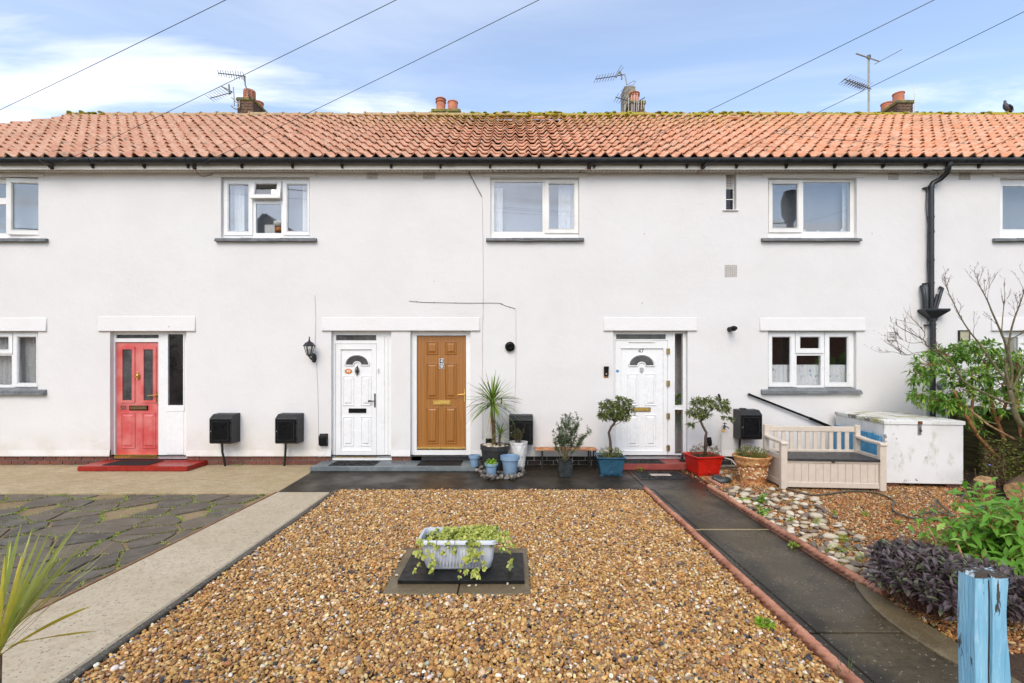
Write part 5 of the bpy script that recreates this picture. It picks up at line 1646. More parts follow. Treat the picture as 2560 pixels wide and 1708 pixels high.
meter_box(-.05, .36, .90, 'black meter box behind the tall white pot')
meter_box(3.886, 4.262, .992, 'black meter box on the wall behind the storage bench', [(3.95, -.12, .5), (3.95, -.10, .2), (3.95, -.08, -.02)], cap=True)
def small_box(x0, x1, z0, z1, label, dep=.09):
    th = thing('socket_box', label, 'outdoor socket', ((x0+x1)/2, 0, z0), group='small black socket boxes')
    MB().box(x0, x1, -.02, -.001, z0, z1).build('back_plate', 'black_plastic', th, bevel=.004)
    MB().prism([(-.02, z0 + .01), (-dep + .02, z0 + .01), (-dep, z0 + .04), (-dep + .01, z1 - .05), (-dep + .035, z1 - .012), (-.02, z1 - .008)], 'x', x0 + .006, x1 - .006).build('cover', 'black_plastic', th, bevel=.012, segs=2)
    return th
r_ = rect(797.5, 818, 1085, 1116, -.04); small_box(*r_, 'small black socket box on the wall left of the white door')
r_ = rect(1766, 1780, 1094, 1116, -.04); small_box(*r_, 'small black socket box behind the red planter', .06)
r_ = rect(1214, 1229, 1097, 1112, -.04); small_box(*r_, 'small black socket box behind the dark round pot', .06)

# wall lantern
lx, lz = wx(774, -.16), wz(880, -.16)
lt = thing('wall_lantern', 'black coach lantern on the wall left of the white door', 'lantern', (wx(784), 0, wz(893)))
def hexring(r_, z, cx_=lx, cy_=-.17): return [(cx_ + r_ * math.cos(math.pi / 6 + math.pi * k / 3), cy_ + r_ * math.sin(math.pi / 6 + math.pi * k / 3), z) for k in range(6)]
zr = wz(865, -.17)
MB().rings([hexring(.105, zr - .006), hexring(.105, zr), hexring(.088, zr + .022), hexring(.066, zr + .052), hexring(.030, zr + .075), hexring(.014, zr + .085)]).build('roof_cap', 'black_iron', lt)
MB().tube([(lx, -.17, zr + .08), (lx, -.17, zr + .10), (lx, -.17, zr + .115), (lx, -.17, zr + .13), (lx, -.17, zr + .165)], [.012, .018, .008, .014, .003], 8).build('finial', 'black_iron', lt, smooth=True)
zb_ = wz(886, -.17)
for k in range(6):
    a = math.pi / 6 + math.pi * k / 3
    MB().bar((lx + .088 * math.cos(a), -.17 + .088 * math.sin(a), zr), (lx + .046 * math.cos(a), -.17 + .046 * math.sin(a), zb_), .010, .010).build('glazing_bar', 'black_iron', lt)
MB().rings([hexring(.044, zb_), hexring(.085, zr - .004)], close_first=False, close_last=False).build('lamp_pane', 'glass', lt)
MB().tube([(lx, -.17, zb_ + .01), (lx, -.17, zb_ + .05), (lx, -.17, zb_ + .09)], [.016, .022, .012], 10).build('bulb', 'lamp_glass', lt, smooth=True)
MB().rings([hexring(.05, zb_), hexring(.05, zb_ - .012), hexring(.025, zb_ - .03), hexring(.012, zb_ - .05)]).build('base_cup', 'black_iron', lt)
bx_ = wx(784, -.02)
MB().tube([(lx, -.17, zb_ - .03), (lx + .01, -.16, zb_ - .07), (lx + .045, -.10, zb_ - .10), (bx_, -.03, zb_ - .06)], [.013, .014, .016, .02], 8).build('bracket_arm', 'black_iron', lt, smooth=True)
MB().lathe([(.055, 0), (.055, .012), (.04, .024), (.028, .032)], 0, 0, 14, top=True).build('wall_rose', 'black_iron', lt, origin=(0, 0, 0), smooth=40)
wr = lt.children[-1]; wr.location = Vector((bx_, -.001, zb_ - .06)) - OFF[lt]; wr.rotation_euler = (R(90), 0, 0); wr.scale = (.85, 1.5, 1)

# flue terminal, overflow pipe, doorbell, vents
fl = thing('boiler_flue', 'round black flue terminal on the wall right of the oak door', 'flue', W(1275, 867))
c_ = W(1275, 867)
def disc_y(b, prof, cx_, cz_, seg=24):
    """rings (radius, y) round an axis along Y"""
    b.rings([[(cx_ + r_ * math.cos(2*math.pi*k/seg), y_, cz_ + r_ * math.sin(2*math.pi*k/seg)) for k in range(seg)] for r_, y_ in prof])
b = MB(); disc_y(b, [(.075, .0), (.084, -.004), (.086, -.05), (.07, -.07), (.046, -.075), (.042, -.05), (.040, -.02)], c_.x, c_.z); b.build('flue_ring', 'black_plastic', fl, smooth=40)
b = MB(); disc_y(b, [(.041, -.021), (.041, -.025)], c_.x, c_.z); b.build('flue_hole', 'void', fl)
ov = thing('overflow_pipe', 'short black pipe stub beside the upper hood of door number 47', 'pipe', W(1828, 822))
b = MB(); c_ = W(1825, 823); b.tube([(c_.x - .01, .0, c_.z - .005), (c_.x - .005, -.10, c_.z), (c_.x, -.16, c_.z)], .045, 14); b.build('stub', 'black_plastic', ov, smooth=40)
b = MB(); b.tube([(c_.x, -.155, c_.z), (c_.x + .004, -.21, c_.z)], .03, 12); b.build('spout', 'black_plastic', ov, smooth=40)
b = MB(); b.tube([(c_.x + .004, -.209, c_.z), (c_.x + .004, -.212, c_.z)], .022, 12); b.build('bore', 'void', ov)
db = thing('video_doorbell', 'black doorbell on a brown block left of door number 47', 'doorbell', W(1515, 930))
r_ = rect(1509, 1520.5, 922, 944, 0); MB().box(*r_[:2], -.014, -.001, *r_[2:]).build('wood_block', 'plank_wood', db, bevel=.003)
r_ = rect(1510, 1521.5, 917, 940, -.03); MB().box(r_[0], r_[1], -.042, -.015, r_[2], r_[3] - .02).build('body', 'black_plastic', db, bevel=.008, segs=2)
MB().box(r_[0] - .002, r_[1] + .002, -.060, -.0155, r_[3] - .04, r_[3] + .006).build('hood', 'black_plastic', db, bevel=.006)
c_ = W(1516, 935, -.043); b = MB(); disc_y(b, [(.012, -.0425), (.012, -.045)], c_.x, c_.z, 12); b.build('button', 'steel', db)
def wall_vent(r_, label, mat, slats, name='wall_vent'):
    th = thing(name, label, 'vent', ((r_[0]+r_[1])/2, 0, r_[2]))
    MB().plate(r_[0], r_[1], r_[2], r_[3], [(r_[0] + .016, r_[1] - .016, r_[2] + .016, r_[3] - .016)], -.03, -.001).build('surround', mat if slats < 5 else 'meter_top', th, bevel=.003)
    h = (r_[3] - r_[2] - .032) / slats
    for k in range(slats):
        z = r_[2] + .016 + k * h
        MB().prism([(-.004, z + h), (-.026, z + h * .25), (-.026, z), (-.002, z + h * .7)], 'x', r_[0] + .016, r_[1] - .016).build('slat', mat, th)
wall_vent(rect(2217, 2240, 829, 851, 0), 'white louvred vent on the wall right of the kitchen window', 'vent_white', 4)
wall_vent(rect(2394, 2422, 826, 853, 0), 'cream louvred vent with a dark edge right of the drainpipe', 'vent_cream', 7)

# leaning black pole behind the bench
pl_ = thing('leaning_pole', 'long black pole leaning down the wall behind the bench', 'pole', W(2090, 1100, -.06))
a, c = W(1875, 987, -.045), W(2025, 1046, -.06)
MB().tube([a, c], .019, 10).build('upper_tube', 'black_plastic', pl_, smooth=40)
MB().tube([c, W(2110, 1082, -.07)], .027, 10).build('lower_tube', 'black_plastic', pl_, smooth=40)
MB().tube([a, a + (a - c).normalized() * .03], [.023, .020], 10).build('end_cap', 'black_plastic', pl_, smooth=40)
st = thing('stub_pipe', 'short black hooked pipe on the wall above the red planter', 'pipe', W(1800, 1000))
MB().tube([W(1798, 990, -.005), W(1797, 987, -.05), W(1799, 992, -.07), W(1801, 1004, -.07)], .018, 8).build('pipe', 'black_plastic', st, smooth=50)
# strap of black below the cordyline crown
st = thing('cable_clip', 'small black clip on the wall behind the cordyline crown', 'clip', W(1253, 1003))
r_ = rect(1252, 1255, 995, 1009, 0); MB().box(r_[0], r_[1], -.015, -.001, r_[2], r_[3]).build('clip', 'black_plastic', st, bevel=.003)

# garden tap with a hanging hose
tp_ = thing('garden_tap', 'brass garden tap with yellow connector on the wall by the red planter', 'tap', W(1808, 1065))
c_ = W(1810, 1066, -.06)
MB().tube([(c_.x + .02, 0, c_.z), (c_.x + .01, -.06, c_.z + .005), (c_.x, -.10, c_.z)], .014, 8).build('inlet', 'black_iron', tp_, smooth=50)
MB().tube([(c_.x, -.09, c_.z), (c_.x - .015, -.115, c_.z - .02), (c_.x - .03, -.12, c_.z - .05)], [.016, .016, .013], 8).build('spout', 'black_iron', tp_, smooth=50)
b = MB().tube([(c_.x, -.09, c_.z), (c_.x, -.09, c_.z + .075)], .008, 8); b.bar((c_.x - .03, -.09, c_.z + .055), (c_.x + .035, -.09, c_.z + .048), .012, .012); b.bar((c_.x + .02, -.085, c_.z + .01), (c_.x + .075, -.085, c_.z - .035), .018, .012); b.build('tap_head', 'black_iron', tp_)
MB().tube([(c_.x - .03, -.12, c_.z - .045), (c_.x - .048, -.12, c_.z - .095)], [.018, .021], 10).build('connector', 'yellow_plastic', tp_, smooth=40)
hz = MB().tube([(c_.x - .05, -.12, c_.z - .09), (c_.x - .075, -.12, c_.z - .16), (c_.x - .085, -.13, c_.z - .34), (c_.x - .075, -.16, c_.z - .52), (c_.x + .02, -.3, .15), (c_.x + .07, -.5, .03), (c_.x + .09, -.62, .008)], .012, 8)
tag(hz.build('tap_hose', 'hose_white', smooth=True), 'pale hose hanging from the garden tap', 'hose')

# ------------------------------------------------------------------ drainpipe, hopper
dp = thing('drainpipe', 'black drainpipe with hopper head running down from the gutter on the right', 'drainpipe', (wx(2331), 0, 0))
yp = -.075; X = wx(2328, yp)
top = Vector((wx(2374, -.25), -.255, 5.215))
MB().tube([top + Vector((0, 0, .03)), top, top + Vector((-.02, .01, -.10)), Vector((wx(2368, -.2), -.20, wz(432, -.2))), Vector((wx(2352, -.12), -.12, wz(447, -.12))), Vector((X + .03, yp, wz(458, yp))), Vector((X, yp, wz(466, yp)))], .042, 12).build('swan_neck', 'gutter', dp, smooth=50)
MB().tube([(X, yp, wz(464, yp)), (X, yp, wz(772, yp))], .043, 14).build('upper_pipe', 'gutter', dp, smooth=50)
X2 = wx(2332, yp)
MB().tube([(X2, yp, wz(790, yp)), (X2, yp, .02)], .043, 14).build('lower_pipe', 'gutter', dp, smooth=50)
zt, zb_ = wz(773, yp), wz(796, yp)
xa, xb = wx(2301, yp), wx(2363, yp)
def rr(x0, x1, y0, y1, z): return [(x0, y0, z), (x1, y0, z), (x1, y1, z), (x0, y1, z)]
MB().rings([rr(xa, xb, -.19, -.004, zt), rr(xa, xb, -.19, -.004, zt - .04), rr(X2 - .055, X2 + .055, -.12, -.02, zb_), rr(X2 - .05, X2 + .05, -.12, -.02, zb_ - .05)]).build('hopper', 'gutter', dp, bevel=.01)
MB().tube([W(2312, 773, yp), W(2311, 745, yp), W(2308, 722, yp), W(2304, 716, -.02)], [.034, .034, .034, .03], 10).build('waste_pipe', 'gutter', dp, smooth=50)
MB().tube([W(2340, 773, -.09), W(2350, 740, -.09), W(2356, 722, -.08), W(2350, 719, -.02)], .026, 10).build('waste_pipe', 'gutter', dp, smooth=50)
MB().tube([W(2334, 773, -.12), W(2343, 736, -.12)], .022, 10).build('waste_pipe', 'gutter', dp, smooth=50)
for py in (468, 543, 580, 651, 708, 800, 812):
    xx = X if py < 770 else X2
    MB().tube([(xx, yp, wz(py, yp) - .018), (xx, yp, wz(py, yp) + .018)], .049, 14).build('collar', 'gutter', dp, smooth=50)
for py in (468, 708, 812):
    MB().box((X if py < 770 else X2) - .10, (X if py < 770 else X2) - .03, -.06, -.001, wz(py, yp) - .008, wz(py, yp) + .008).build('pipe_bracket', 'gutter', dp)
MB().tube([W(2316, 470, -.01), W(2315, 520, -.03), W(2320, 560, -.02), W(2318, 650, -.02), W(2320, 705, -.01)], .005, 5).build('loose_cable', 'cable', dp)
# ------------------------------------------------------------------ pots by the oak door
def round_pot(name, label, cx_, cy_, z0, h, rt, rb, mat, rim=.03, rimw=.012, group=None, fill=None, fillz=.85, cat='pot', seg=28):
    th = thing(name, label, cat, (cx_, cy_, z0), group=group)
    w_ = .008
    prof = [(rb * .96, z0), (rb, z0 + .006), (rb + (rt - rb) * (1 - rim / h) - rimw, z0 + h - rim), (rt, z0 + h - rim), (rt, z0 + h), (rt - rimw - w_, z0 + h), (rt - rimw - w_ - .004, z0 + h * fillz - .02)]
    MB().lathe(prof, cx_, cy_, seg).build('pot', mat, th, smooth=35)
    rf = rt - rimw - w_
    b = MB().lathe([(rf, z0 + h * fillz - .004), (rf * .6, z0 + h * fillz + .004), (.001, z0 + h * fillz + .008)], cx_, cy_, seg, bottom=False)
    b.build('potting_soil', fill or 'soil', th, smooth=True)
    return th
BP = 'blue plastic pots by the oak door'
dpx, dpy = -.279, -.55
round_pot('planter_pot', 'large dark round pot holding the cordyline', dpx, dpy, 0, .45, .243, .185, 'dark_pot', rim=.07, rimw=.006, seg=36)
round_pot('flower_pot', 'small blue pot of dark compost beside the oak door', wx(1186.5, -.42), -.42, .071, .185, .10, .07, 'blue_pot', rim=.045, group=BP)
round_pot('flower_pot', 'small blue pot of bright green seedlings in front of the dark pot', wx(1228, -.95), -.93, .045, .185, .105, .075, 'blue_pot', rim=.04, group=BP)
round_pot('flower_pot', 'larger empty blue pot right of the seedlings', wx(1275, -.86), -.86, .03, .30, .152, .10, 'blue_pot', rim=.06, group=BP, fill='blue_pot', fillz=.72)
# stones on the soil of the dark pot
rk = [rock_mesh('mulch_stone', 'cobble_pale', 40 + k, 2, .15) for k in range(3)]
random.seed(6)
for k in range(34):
    a = random.uniform(0, 6.28); r_ = .205 * math.sqrt(random.uniform(.05, 1)); s_ = random.uniform(.018, .036)
    tag(piece('mulch_stone', rk[k % 3], None, (dpx + r_ * math.cos(a), dpy + r_ * math.sin(a), .425 + s_ * .5), (random.uniform(-.4, .4), random.uniform(-.4, .4), a * 3), (s_ * 1.3, s_, s_ * .75)),
        'pale rounded stone on the soil of the dark round pot', 'stone', 'pale stones mulching the dark pot')
tag(piece('mulch_stone', rock_mesh('mulch_stone', 'cobble_dark', 77, 2, .12), None, (wx(1257, -.6), -.60, .46), (0, 0, .3), (.055, .045, .035)), 'large brown stone at the right of the soil in the dark round pot', 'stone')

def spray(th, head, n, lens, wid, mat, seed, low=-0.5, part='leaf', pw=1.6, droop=(.05, .5)):
    rnd = random.Random(seed)
    for k in range(n):
        az = 2.399963 * k + rnd.uniform(-.3, .3)
        u = (k + .5) / n                                  # 0: young upright, 1: old outer
        el = R(86) - (R(86) - low) * u ** (1 / pw) + rnd.uniform(-.10, .10)
        d = Vector((math.cos(az) * math.cos(el), math.sin(az) * math.cos(el), math.sin(el)))
        L_ = rnd.uniform(*lens) * (0.86 + .14 * math.sin(math.pi * min(1, u + .2)))
        blade(part, Vector(head) + d * .015 + Vector((0, 0, rnd.uniform(-.05, .03) - .05 * u)), d, L_, wid * rnd.uniform(.8, 1.15), mat, th, droop=rnd.uniform(*droop) * (0.2 + max(0, math.cos(el))), twist=rnd.uniform(-.5, .5), fold=.25)
cd = thing('cordyline', 'tall cordyline palm with spiky crown in the dark round pot', 'palm', (dpx, dpy, .40))
hd = W(1231, 1003, dpy); base = Vector((dpx - .02, dpy, .40))
random.seed(8)
pts = [base, base + Vector((-.005, 0, .12)), base.lerp(hd, .4) + Vector((.012, 0, 0)), base.lerp(hd, .62) + Vector((-.006, 0, 0)), base.lerp(hd, .8) + Vector((.004, 0, 0)), hd]
MB().tube(pts, [.036, .031, .028, .031, .027, .030], 12).build('trunk', 'bark_palm', cd, smooth=True)
b = MB()
for k in range(26):
    q = base.lerp(hd, .05 + k * .036); b.lathe([(.033, q.z - .006), (.037, q.z + .002), (.031, q.z + .010)], q.x + .004, q.y, 12, bottom=False)
b.build('leaf_scar', 'bark_palm', cd)['kind'] = 'stuff'
spray(cd, hd + Vector((0, 0, .02)), 90, (.44, .62), .030, 'leaf_cord', 14, low=R(-22), pw=1.7, droop=(.05, .42))
spray(cd, hd + Vector((0, 0, -.02)), 9, (.5, .66), .013, 'leaf_dry', 15, low=R(-45), pw=6, droop=(.3, .6))
c2 = thing('cordyline_offset', 'small cordyline offshoot at the right of the dark round pot', 'palm', (dpx + .09, dpy - .02, .40))
b2, h2 = Vector((wx(1248, dpy), dpy - .03, .40)), W(1250, 1083, dpy - .03)
MB().tube([b2, b2.lerp(h2, .5), h2], [.022, .019, .018], 10).build('trunk', 'bark_palm', c2, smooth=True)
spray(c2, h2, 34, (.24, .40), .022, 'leaf_cord', 19, low=R(5), pw=1.8)
# seedlings
sd = thing('seedling_plant', 'bright green leafy seedlings in the small front blue pot', 'plant', (wx(1228, -.95), -.93, .2))
rg = np.random.default_rng(4)
tp, td = blob_tips((wx(1228, -.95), -.93, .235), (.11, .10, .055), 70, rg, .2, .8)
P, Q = whorls(tp, td, 4, rg, 1.0, .02)
foliage('leafage', P, Q, rg.uniform(.025, .045, len(P)), rg.uniform(.022, .036, len(P)), 'leaf_lime', sd, 3, droop=.3)
# faceted tall white pot
tw = thing('tall_pot', 'tall white faceted pot in front of the meter box', 'pot', (wx(1296, -.45), -.45, .0))
cx_, cy_ = wx(1296, -.45), -.45
rings = []
N6 = 10
for i, (r_, z) in enumerate(((.085, .0), (.105, .10), (.122, .22), (.138, .34), (.152, .44), (.150, .485), (.140, .485))):
    ph = (math.pi / N6) * i
    sc_ = 1.06 if i % 2 else 1.0
    rings.append([(cx_ + r_ * sc_ * math.cos(2*math.pi*k/N6 + ph), cy_ + r_ * sc_ * math.sin(2*math.pi*k/N6 + ph), z) for k in range(N6)])
b = MB()
vs = [p for r_ in rings[:-1] for p in r_]; fs = []
for i in range(len(rings) - 2):
    for k in range(N6):
        k2 = (k + 1) % N6
        fs += [(i*N6+k, i*N6+k2, (i+1)*N6+k), (i*N6+k2, (i+1)*N6+k2, (i+1)*N6+k)]
fs.append(tuple(range(N6))[::-1])
b.add(vs, fs); b.rings([rings[-2], rings[-1], [(x, y, z - .06) for x, y, z in rings[-1]]], close_first=False)
b.build('pot', 'white_pot', tw)
MB().lathe([(.13, .445), (.001, .45)], cx_, cy_, 16, bottom=False).build('potting_soil', 'soil', tw)
wp = thing('wiry_plant', 'straggly grey-green plant in the tall white pot', 'plant', (cx_, cy_, .45))
rnd = random.Random(3); tb_ = MB(); tips = []; tds = []
for k in range(30):
    a = rnd.uniform(0, 6.28); tilt = rnd.uniform(.05, .5); L_ = rnd.uniform(.16, .36)
    s0 = Vector((cx_ + rnd.uniform(-.05, .05), cy_ + rnd.uniform(-.05, .05), .45))
    e0_ = s0 + Vector((math.cos(a) * tilt, math.sin(a) * tilt, 1)).normalized() * L_
    tb_.tube(wobble(s0, e0_, 4, .01, rnd), [.003, .0028, .0025, .002, .0015], 4)
    for q in range(10):
        f_ = rnd.uniform(.3, 1); tips.append(s0.lerp(e0_, f_)); tds.append((e0_ - s0).normalized() + Vector((rnd.uniform(-.6, .6), rnd.uniform(-.6, .6), .2)))
tb_.build('twig', 'twig', wp)['kind'] = 'stuff'
rg = np.random.default_rng(9)
P, Q = whorls(np.array(tips), np.array(tds), 3, rg, .8, .02)
foliage('leafage', P, Q, rg.uniform(.018, .036, len(P)), rg.uniform(.008, .015, len(P)), 'leaf_grey', wp, 5)
# rockery stones round the pots
rm = [rock_mesh('rock', 'rockery', 60 + k, 2, .32) for k in range(6)]
random.seed(17)
spots = [(1172,1156,7),(1182,1158,6),(1190,1163,7),(1184,1174,8),(1196,1168,9),(1205,1172,10),(1200,1160,8),(1212,1180,9),(1203,1182,10),(1207,1190,9),(1218,1194,10),(1228,1196,11),(1238,1190,10),(1243,1182,9),(1250,1175,9),(1254,1182,11),(1262,1188,10),(1252,1194,9),(1268,1194,10),(1280,1193,13),(1292,1190,9),(1300,1187,10),(1299,1176,11),(1308,1180,9),(1246,1196,8),(1232,1184,8),(1192,1176,9),(1216,1170,9),(1287,1184,8),(1258,1170,9),(1270,1184,8)]
places = ['at the left end', 'in the front row', 'at the right end']
for k, (px, py, s_) in enumerate(spots):
    q = G(px, py + s_ * .55); r_ = s_ * (D + q.y) / F
    o = piece('rock', rm[k % 6], None, (q.x, q.y + r_ * .6, r_ * .55), (random.uniform(-.5, .5), random.uniform(-.5, .5), random.uniform(0, 6.28)), (r_ * 1.15, r_ * .95, r_ * .8))
    tag(o, 'mottled grey rock heaped ' + places[0 if px < 1200 else 1 if px < 1290 else 2] + ' of the pile round the blue pots', 'rock', 'rocks heaped round the blue pots ' + str(0 if px < 1200 else 1 if px < 1290 else 2))

# ------------------------------------------------------------------ low plank bench and the shrub in a clear pot
pbn = thing('plank_bench', 'low slatted wooden bench with black legs against the wall', 'bench', (.92, -.18, 0))
for k in range(3):
    MB().box(.39, 1.45, -.30 + k * .085, -.225 + k * .085, .305, .33).build('slat', 'plank_wood', pbn, bevel=.004)
for x in (.52, 1.33, 1.42):
    b = MB().bar((x, -.28, .31), (x, -.28, .0), .02, .02, (0, 1, 0)); b.bar((x, -.08, .31), (x, -.08, .0), .02, .02, (0, 1, 0)); b.bar((x, -.28, .295), (x, -.08, .295), .02, .02)
    b.build('leg_frame', 'black_iron', pbn)
for x in (.52, 1.33): MB().box(x - .01, x + .01, -.2, -.18, .33, .336).build('bolt_head', 'rust', pbn)
sx_, sy_ = wx(1412, -.83), -.83
pp = thing('clear_pot', 'dull translucent square plastic pot on the wet path', 'pot', (sx_, sy_, 0))
def sqr(h, z, cx_=sx_, cy_=sy_): return [(cx_ - h, cy_ - h, z), (cx_ + h, cy_ - h, z), (cx_ + h, cy_ + h, z), (cx_ - h, cy_ + h, z)]
MB().rings([sqr(.095, .0), sqr(.118, .235), sqr(.125, .24), sqr(.125, .25), sqr(.113, .25), sqr(.11, .21)], close_last=False).build('pot', 'clear_plastic', pp, bevel=.008)
MB().add(sqr(.111, .215), [(0, 1, 2, 3)]).build('potting_soil', 'soil', pp)
def twiggy(name, label, cat, base, stems, mat_leaf, mat_twig, seed, lsz, per=6, sub=5):
    th = thing(name, label, cat, base)
    rnd = random.Random(seed); tb_ = MB(); tips = []; tds = []
    for (tip, r_) in stems:
        pts = wobble(base, tip, 5, .012, rnd); tb_.tube(pts, [r_ * (1 - .14 * k) for k in range(6)], 6)
        for k in range(sub):
            f_ = rnd.uniform(.45, 1.0); p0 = Vector(base).lerp(Vector(tip), f_)
            d = (Vector(tip) - Vector(base)).normalized() + Vector((rnd.uniform(-.7, .7), rnd.uniform(-.7, .7), rnd.uniform(-.1, .6)))
            L_ = rnd.uniform(.06, .16); p1 = p0 + d.normalized() * L_
            tb_.tube([p0, p0.lerp(p1, .5), p1], [.0035, .0028, .0018], 4)
            for q in range(per):
                tips.append(p0.lerp(p1, rnd.uniform(.1, 1))); tds.append(d.normalized())
    tb_.build('stem', mat_twig, th, smooth=True)
    rg_ = np.random.default_rng(seed)
    P, Q = whorls(np.array([tuple(t) for t in tips]), np.array([tuple(t) for t in tds]), 4, rg_, .8, .01)
    foliage('leafage', P, Q, rg_.uniform(*lsz[0], len(P)), rg_.uniform(*lsz[1], len(P)), mat_leaf, th, seed + 1)
    return th
b0 = Vector((sx_, sy_, .22)); rnd = random.Random(5); stems = []
for (px, py) in ((1412, 1040), (1403, 1052), (1398, 1066), (1420, 1050), (1432, 1060), (1445, 1048), (1442, 1070), (1460, 1090), (1470, 1083), (1392, 1085), (1400, 1100), (1428, 1080), (1385, 1108), (1450, 1108), (1415, 1070), (1436, 1098), (1408, 1085), (1422, 1064)):
    stems.append((W(px, py, sy_ + rnd.uniform(-.16, .16)), .006))
twiggy('needle_shrub', 'dark needle-leaved shrub in the clear pot on the path', 'shrub', b0, stems, 'leaf_rosemary', 'bark_bare', 33, ((.028, .048), (.006, .010)), 8, 11)

# ------------------------------------------------------------------ square planters with bay trees
def square_planter(name, label, cx_, cy_, hb, ht, h, mat, rot):
    th = thing(name, label, 'planter', (cx_, cy_, 0), rotz=rot)
    def q(hh, z): return [(-hh, -hh, z), (hh, -hh, z), (hh, hh, z), (-hh, hh, z)]
    MB().rings([q(hb, .0), q(hb + .012, .03), q(hb + (ht - hb) * .5, h * .62), q(hb + (ht - hb) * .72, h * .88), q(ht, h * .93), q(ht, h), q(ht - .02, h), q(ht - .035, h * .86)], close_last=False).build('planter_body', mat, th, bevel=.006)
    MB().add(q(ht - .033, h * .88), [(0, 1, 2, 3)]).build('potting_soil', 'soil', th)
    b = MB(); disc_y(b, [(.02, -hb - .02), (.02, -hb - .03), (.012, -hb - .034)], 0, .055, 10); b.build('drain_plug', mat, th, smooth=40)
    for s_ in (-1, 1): MB().box(s_ * hb - .03, s_ * hb + .03, -hb - .014, -hb, .0, .018).build('foot', mat, th)
    return th
bx1, by1 = 1.585, -.66
bx2, by2 = 3.10, -.64
square_planter('square_planter', 'faded blue square planter left of the door number 47 step', bx1, by1, .155, .225, .30, 'blue_planter', R(-4))
square_planter('square_planter', 'bright red square planter right of the door number 47 step', bx2, by2, .165, .235, .31, 'red_planter', R(9))
def bay_tree(label, base, trunk, limbs, blobs, seed, ntip, under, umat, urad):
    th = thing('bay_tree', label, 'tree', base)
    MB().tube(trunk, [.026, .022, .02, .019, .017, .016][:len(trunk)], 10).build('trunk', 'bark_bay', th, smooth=True)
    rnd = random.Random(seed); b = MB(); tips = []; tds = []
    for (p0, p1, r_) in limbs:
        b.tube(wobble(p0, p1, 4, .012, rnd), [r_, r_ * .85, r_ * .7, r_ * .55, r_ * .4], 6)
    rg_ = np.random.default_rng(seed)
    allP = []; allQ = []
    for (c, rad, k) in blobs:
        tp, td = blob_tips(c, rad, k, rg_, .25, .35)
        for p_, d_ in zip(tp[::3], td[::3]):
            p_ = Vector(p_); b.tube([Vector(c).lerp(p_, .25), Vector(c).lerp(p_, .65) + Vector((0, 0, -.01)), p_], [.004, .003, .002], 4)
        P, Q = whorls(tp, td, 7, rg_, .85, .05); allP.append(P); allQ.append(Q)
    b.build('branch', 'bark_bay', th, smooth=True)
    P = np.concatenate(allP); Q = np.concatenate(allQ)
    foliage('crown', P, Q, rg_.uniform(.045, .075, len(P)), rg_.uniform(.015, .024, len(P)), 'leaf_bay', th, seed + 3)
    up = thing('underplanting', 'low bushy plants round the bay tree foot in the' + label.split(' in the')[1], 'plants', (base[0], base[1], base[2]))
    tp, td = blob_tips((base[0], base[1], base[2] + .085), urad, 230, rg_, .3, 1.0)
    P, Q = whorls(tp, td, 7, rg_, .7, .03)
    foliage('leafage', P, Q, rg_.uniform(.012, .03, len(P)), rg_.uniform(.006, .012, len(P)), umat, up, seed + 5)
y = by1
tr_pts = [Vector((wx(1527, y), y, .27)), W(1526, 1105, y), W(1522, 1082, y), W(1528, 1068, y), W(1537, 1057, y)]
bay_tree('small bay tree with a bent trunk in the blue square planter', (wx(1527, y), y, .27), tr_pts,
         [(tr_pts[-1], W(1520, 1020, y - .05), .012), (tr_pts[-1], W(1548, 1025, y + .06), .012), (tr_pts[-1], W(1562, 1040, y), .010), (tr_pts[-1], W(1508, 1035, y + .05), .009), (tr_pts[-1], W(1536, 1005, y), .010), (tr_pts[-2], W(1565, 1045, y - .05), .007)],
         [(W(1522, 1015, y), (.17, .17, .14), 62), (W(1553, 1010, y + .02), (.20, .18, .16), 74), (W(1512, 1035, y - .03), (.13, .15, .10), 38), (W(1563, 1036, y), (.16, .16, .11), 50), (W(1540, 1040, y), (.16, .16, .08), 36), (W(1570, 1012, y), (.10, .12, .14), 24)],
         51, 0, None, 'leaf_thyme', (.22, .20, .085))
y = by2
tr_pts = [Vector((wx(1763, y), y, .28)), W(1764, 1092, y), W(1766, 1082, y), W(1757, 1066, y), W(1752, 1054, y)]
bay_tree('small bay tree with a lopsided open crown in the red square planter', (wx(1763, y), y, .28), tr_pts,
         [(tr_pts[-1], W(1742, 1030, y), .011), (tr_pts[-1], W(1765, 1020, y + .05), .012), (tr_pts[-1], W(1790, 1012, y), .012), (tr_pts[-1], W(1732, 1060, y), .008), (W(1790, 1022, y), W(1812, 1040, y), .007), (W(1812, 1040, y), W(1828, 1049, y - .02), .005)],
         [(W(1742, 1007, y), (.14, .15, .13), 34), (W(1768, 1003, y), (.14, .16, .10), 34), (W(1798, 1010, y), (.20, .18, .11), 52), (W(1738, 1030, y), (.15, .15, .10), 34), (W(1760, 1035, y), (.14, .15, .10), 34), (W(1815, 1024, y), (.08, .10, .09), 18), (W(1730, 1062, y), (.07, .08, .05), 10), (W(1810, 1043, y), (.05, .05, .03), 5), (W(1827, 1047, y), (.05, .05, .035), 7)],
         55, 0, None, 'leaf_heather', (.25, .22, .13))

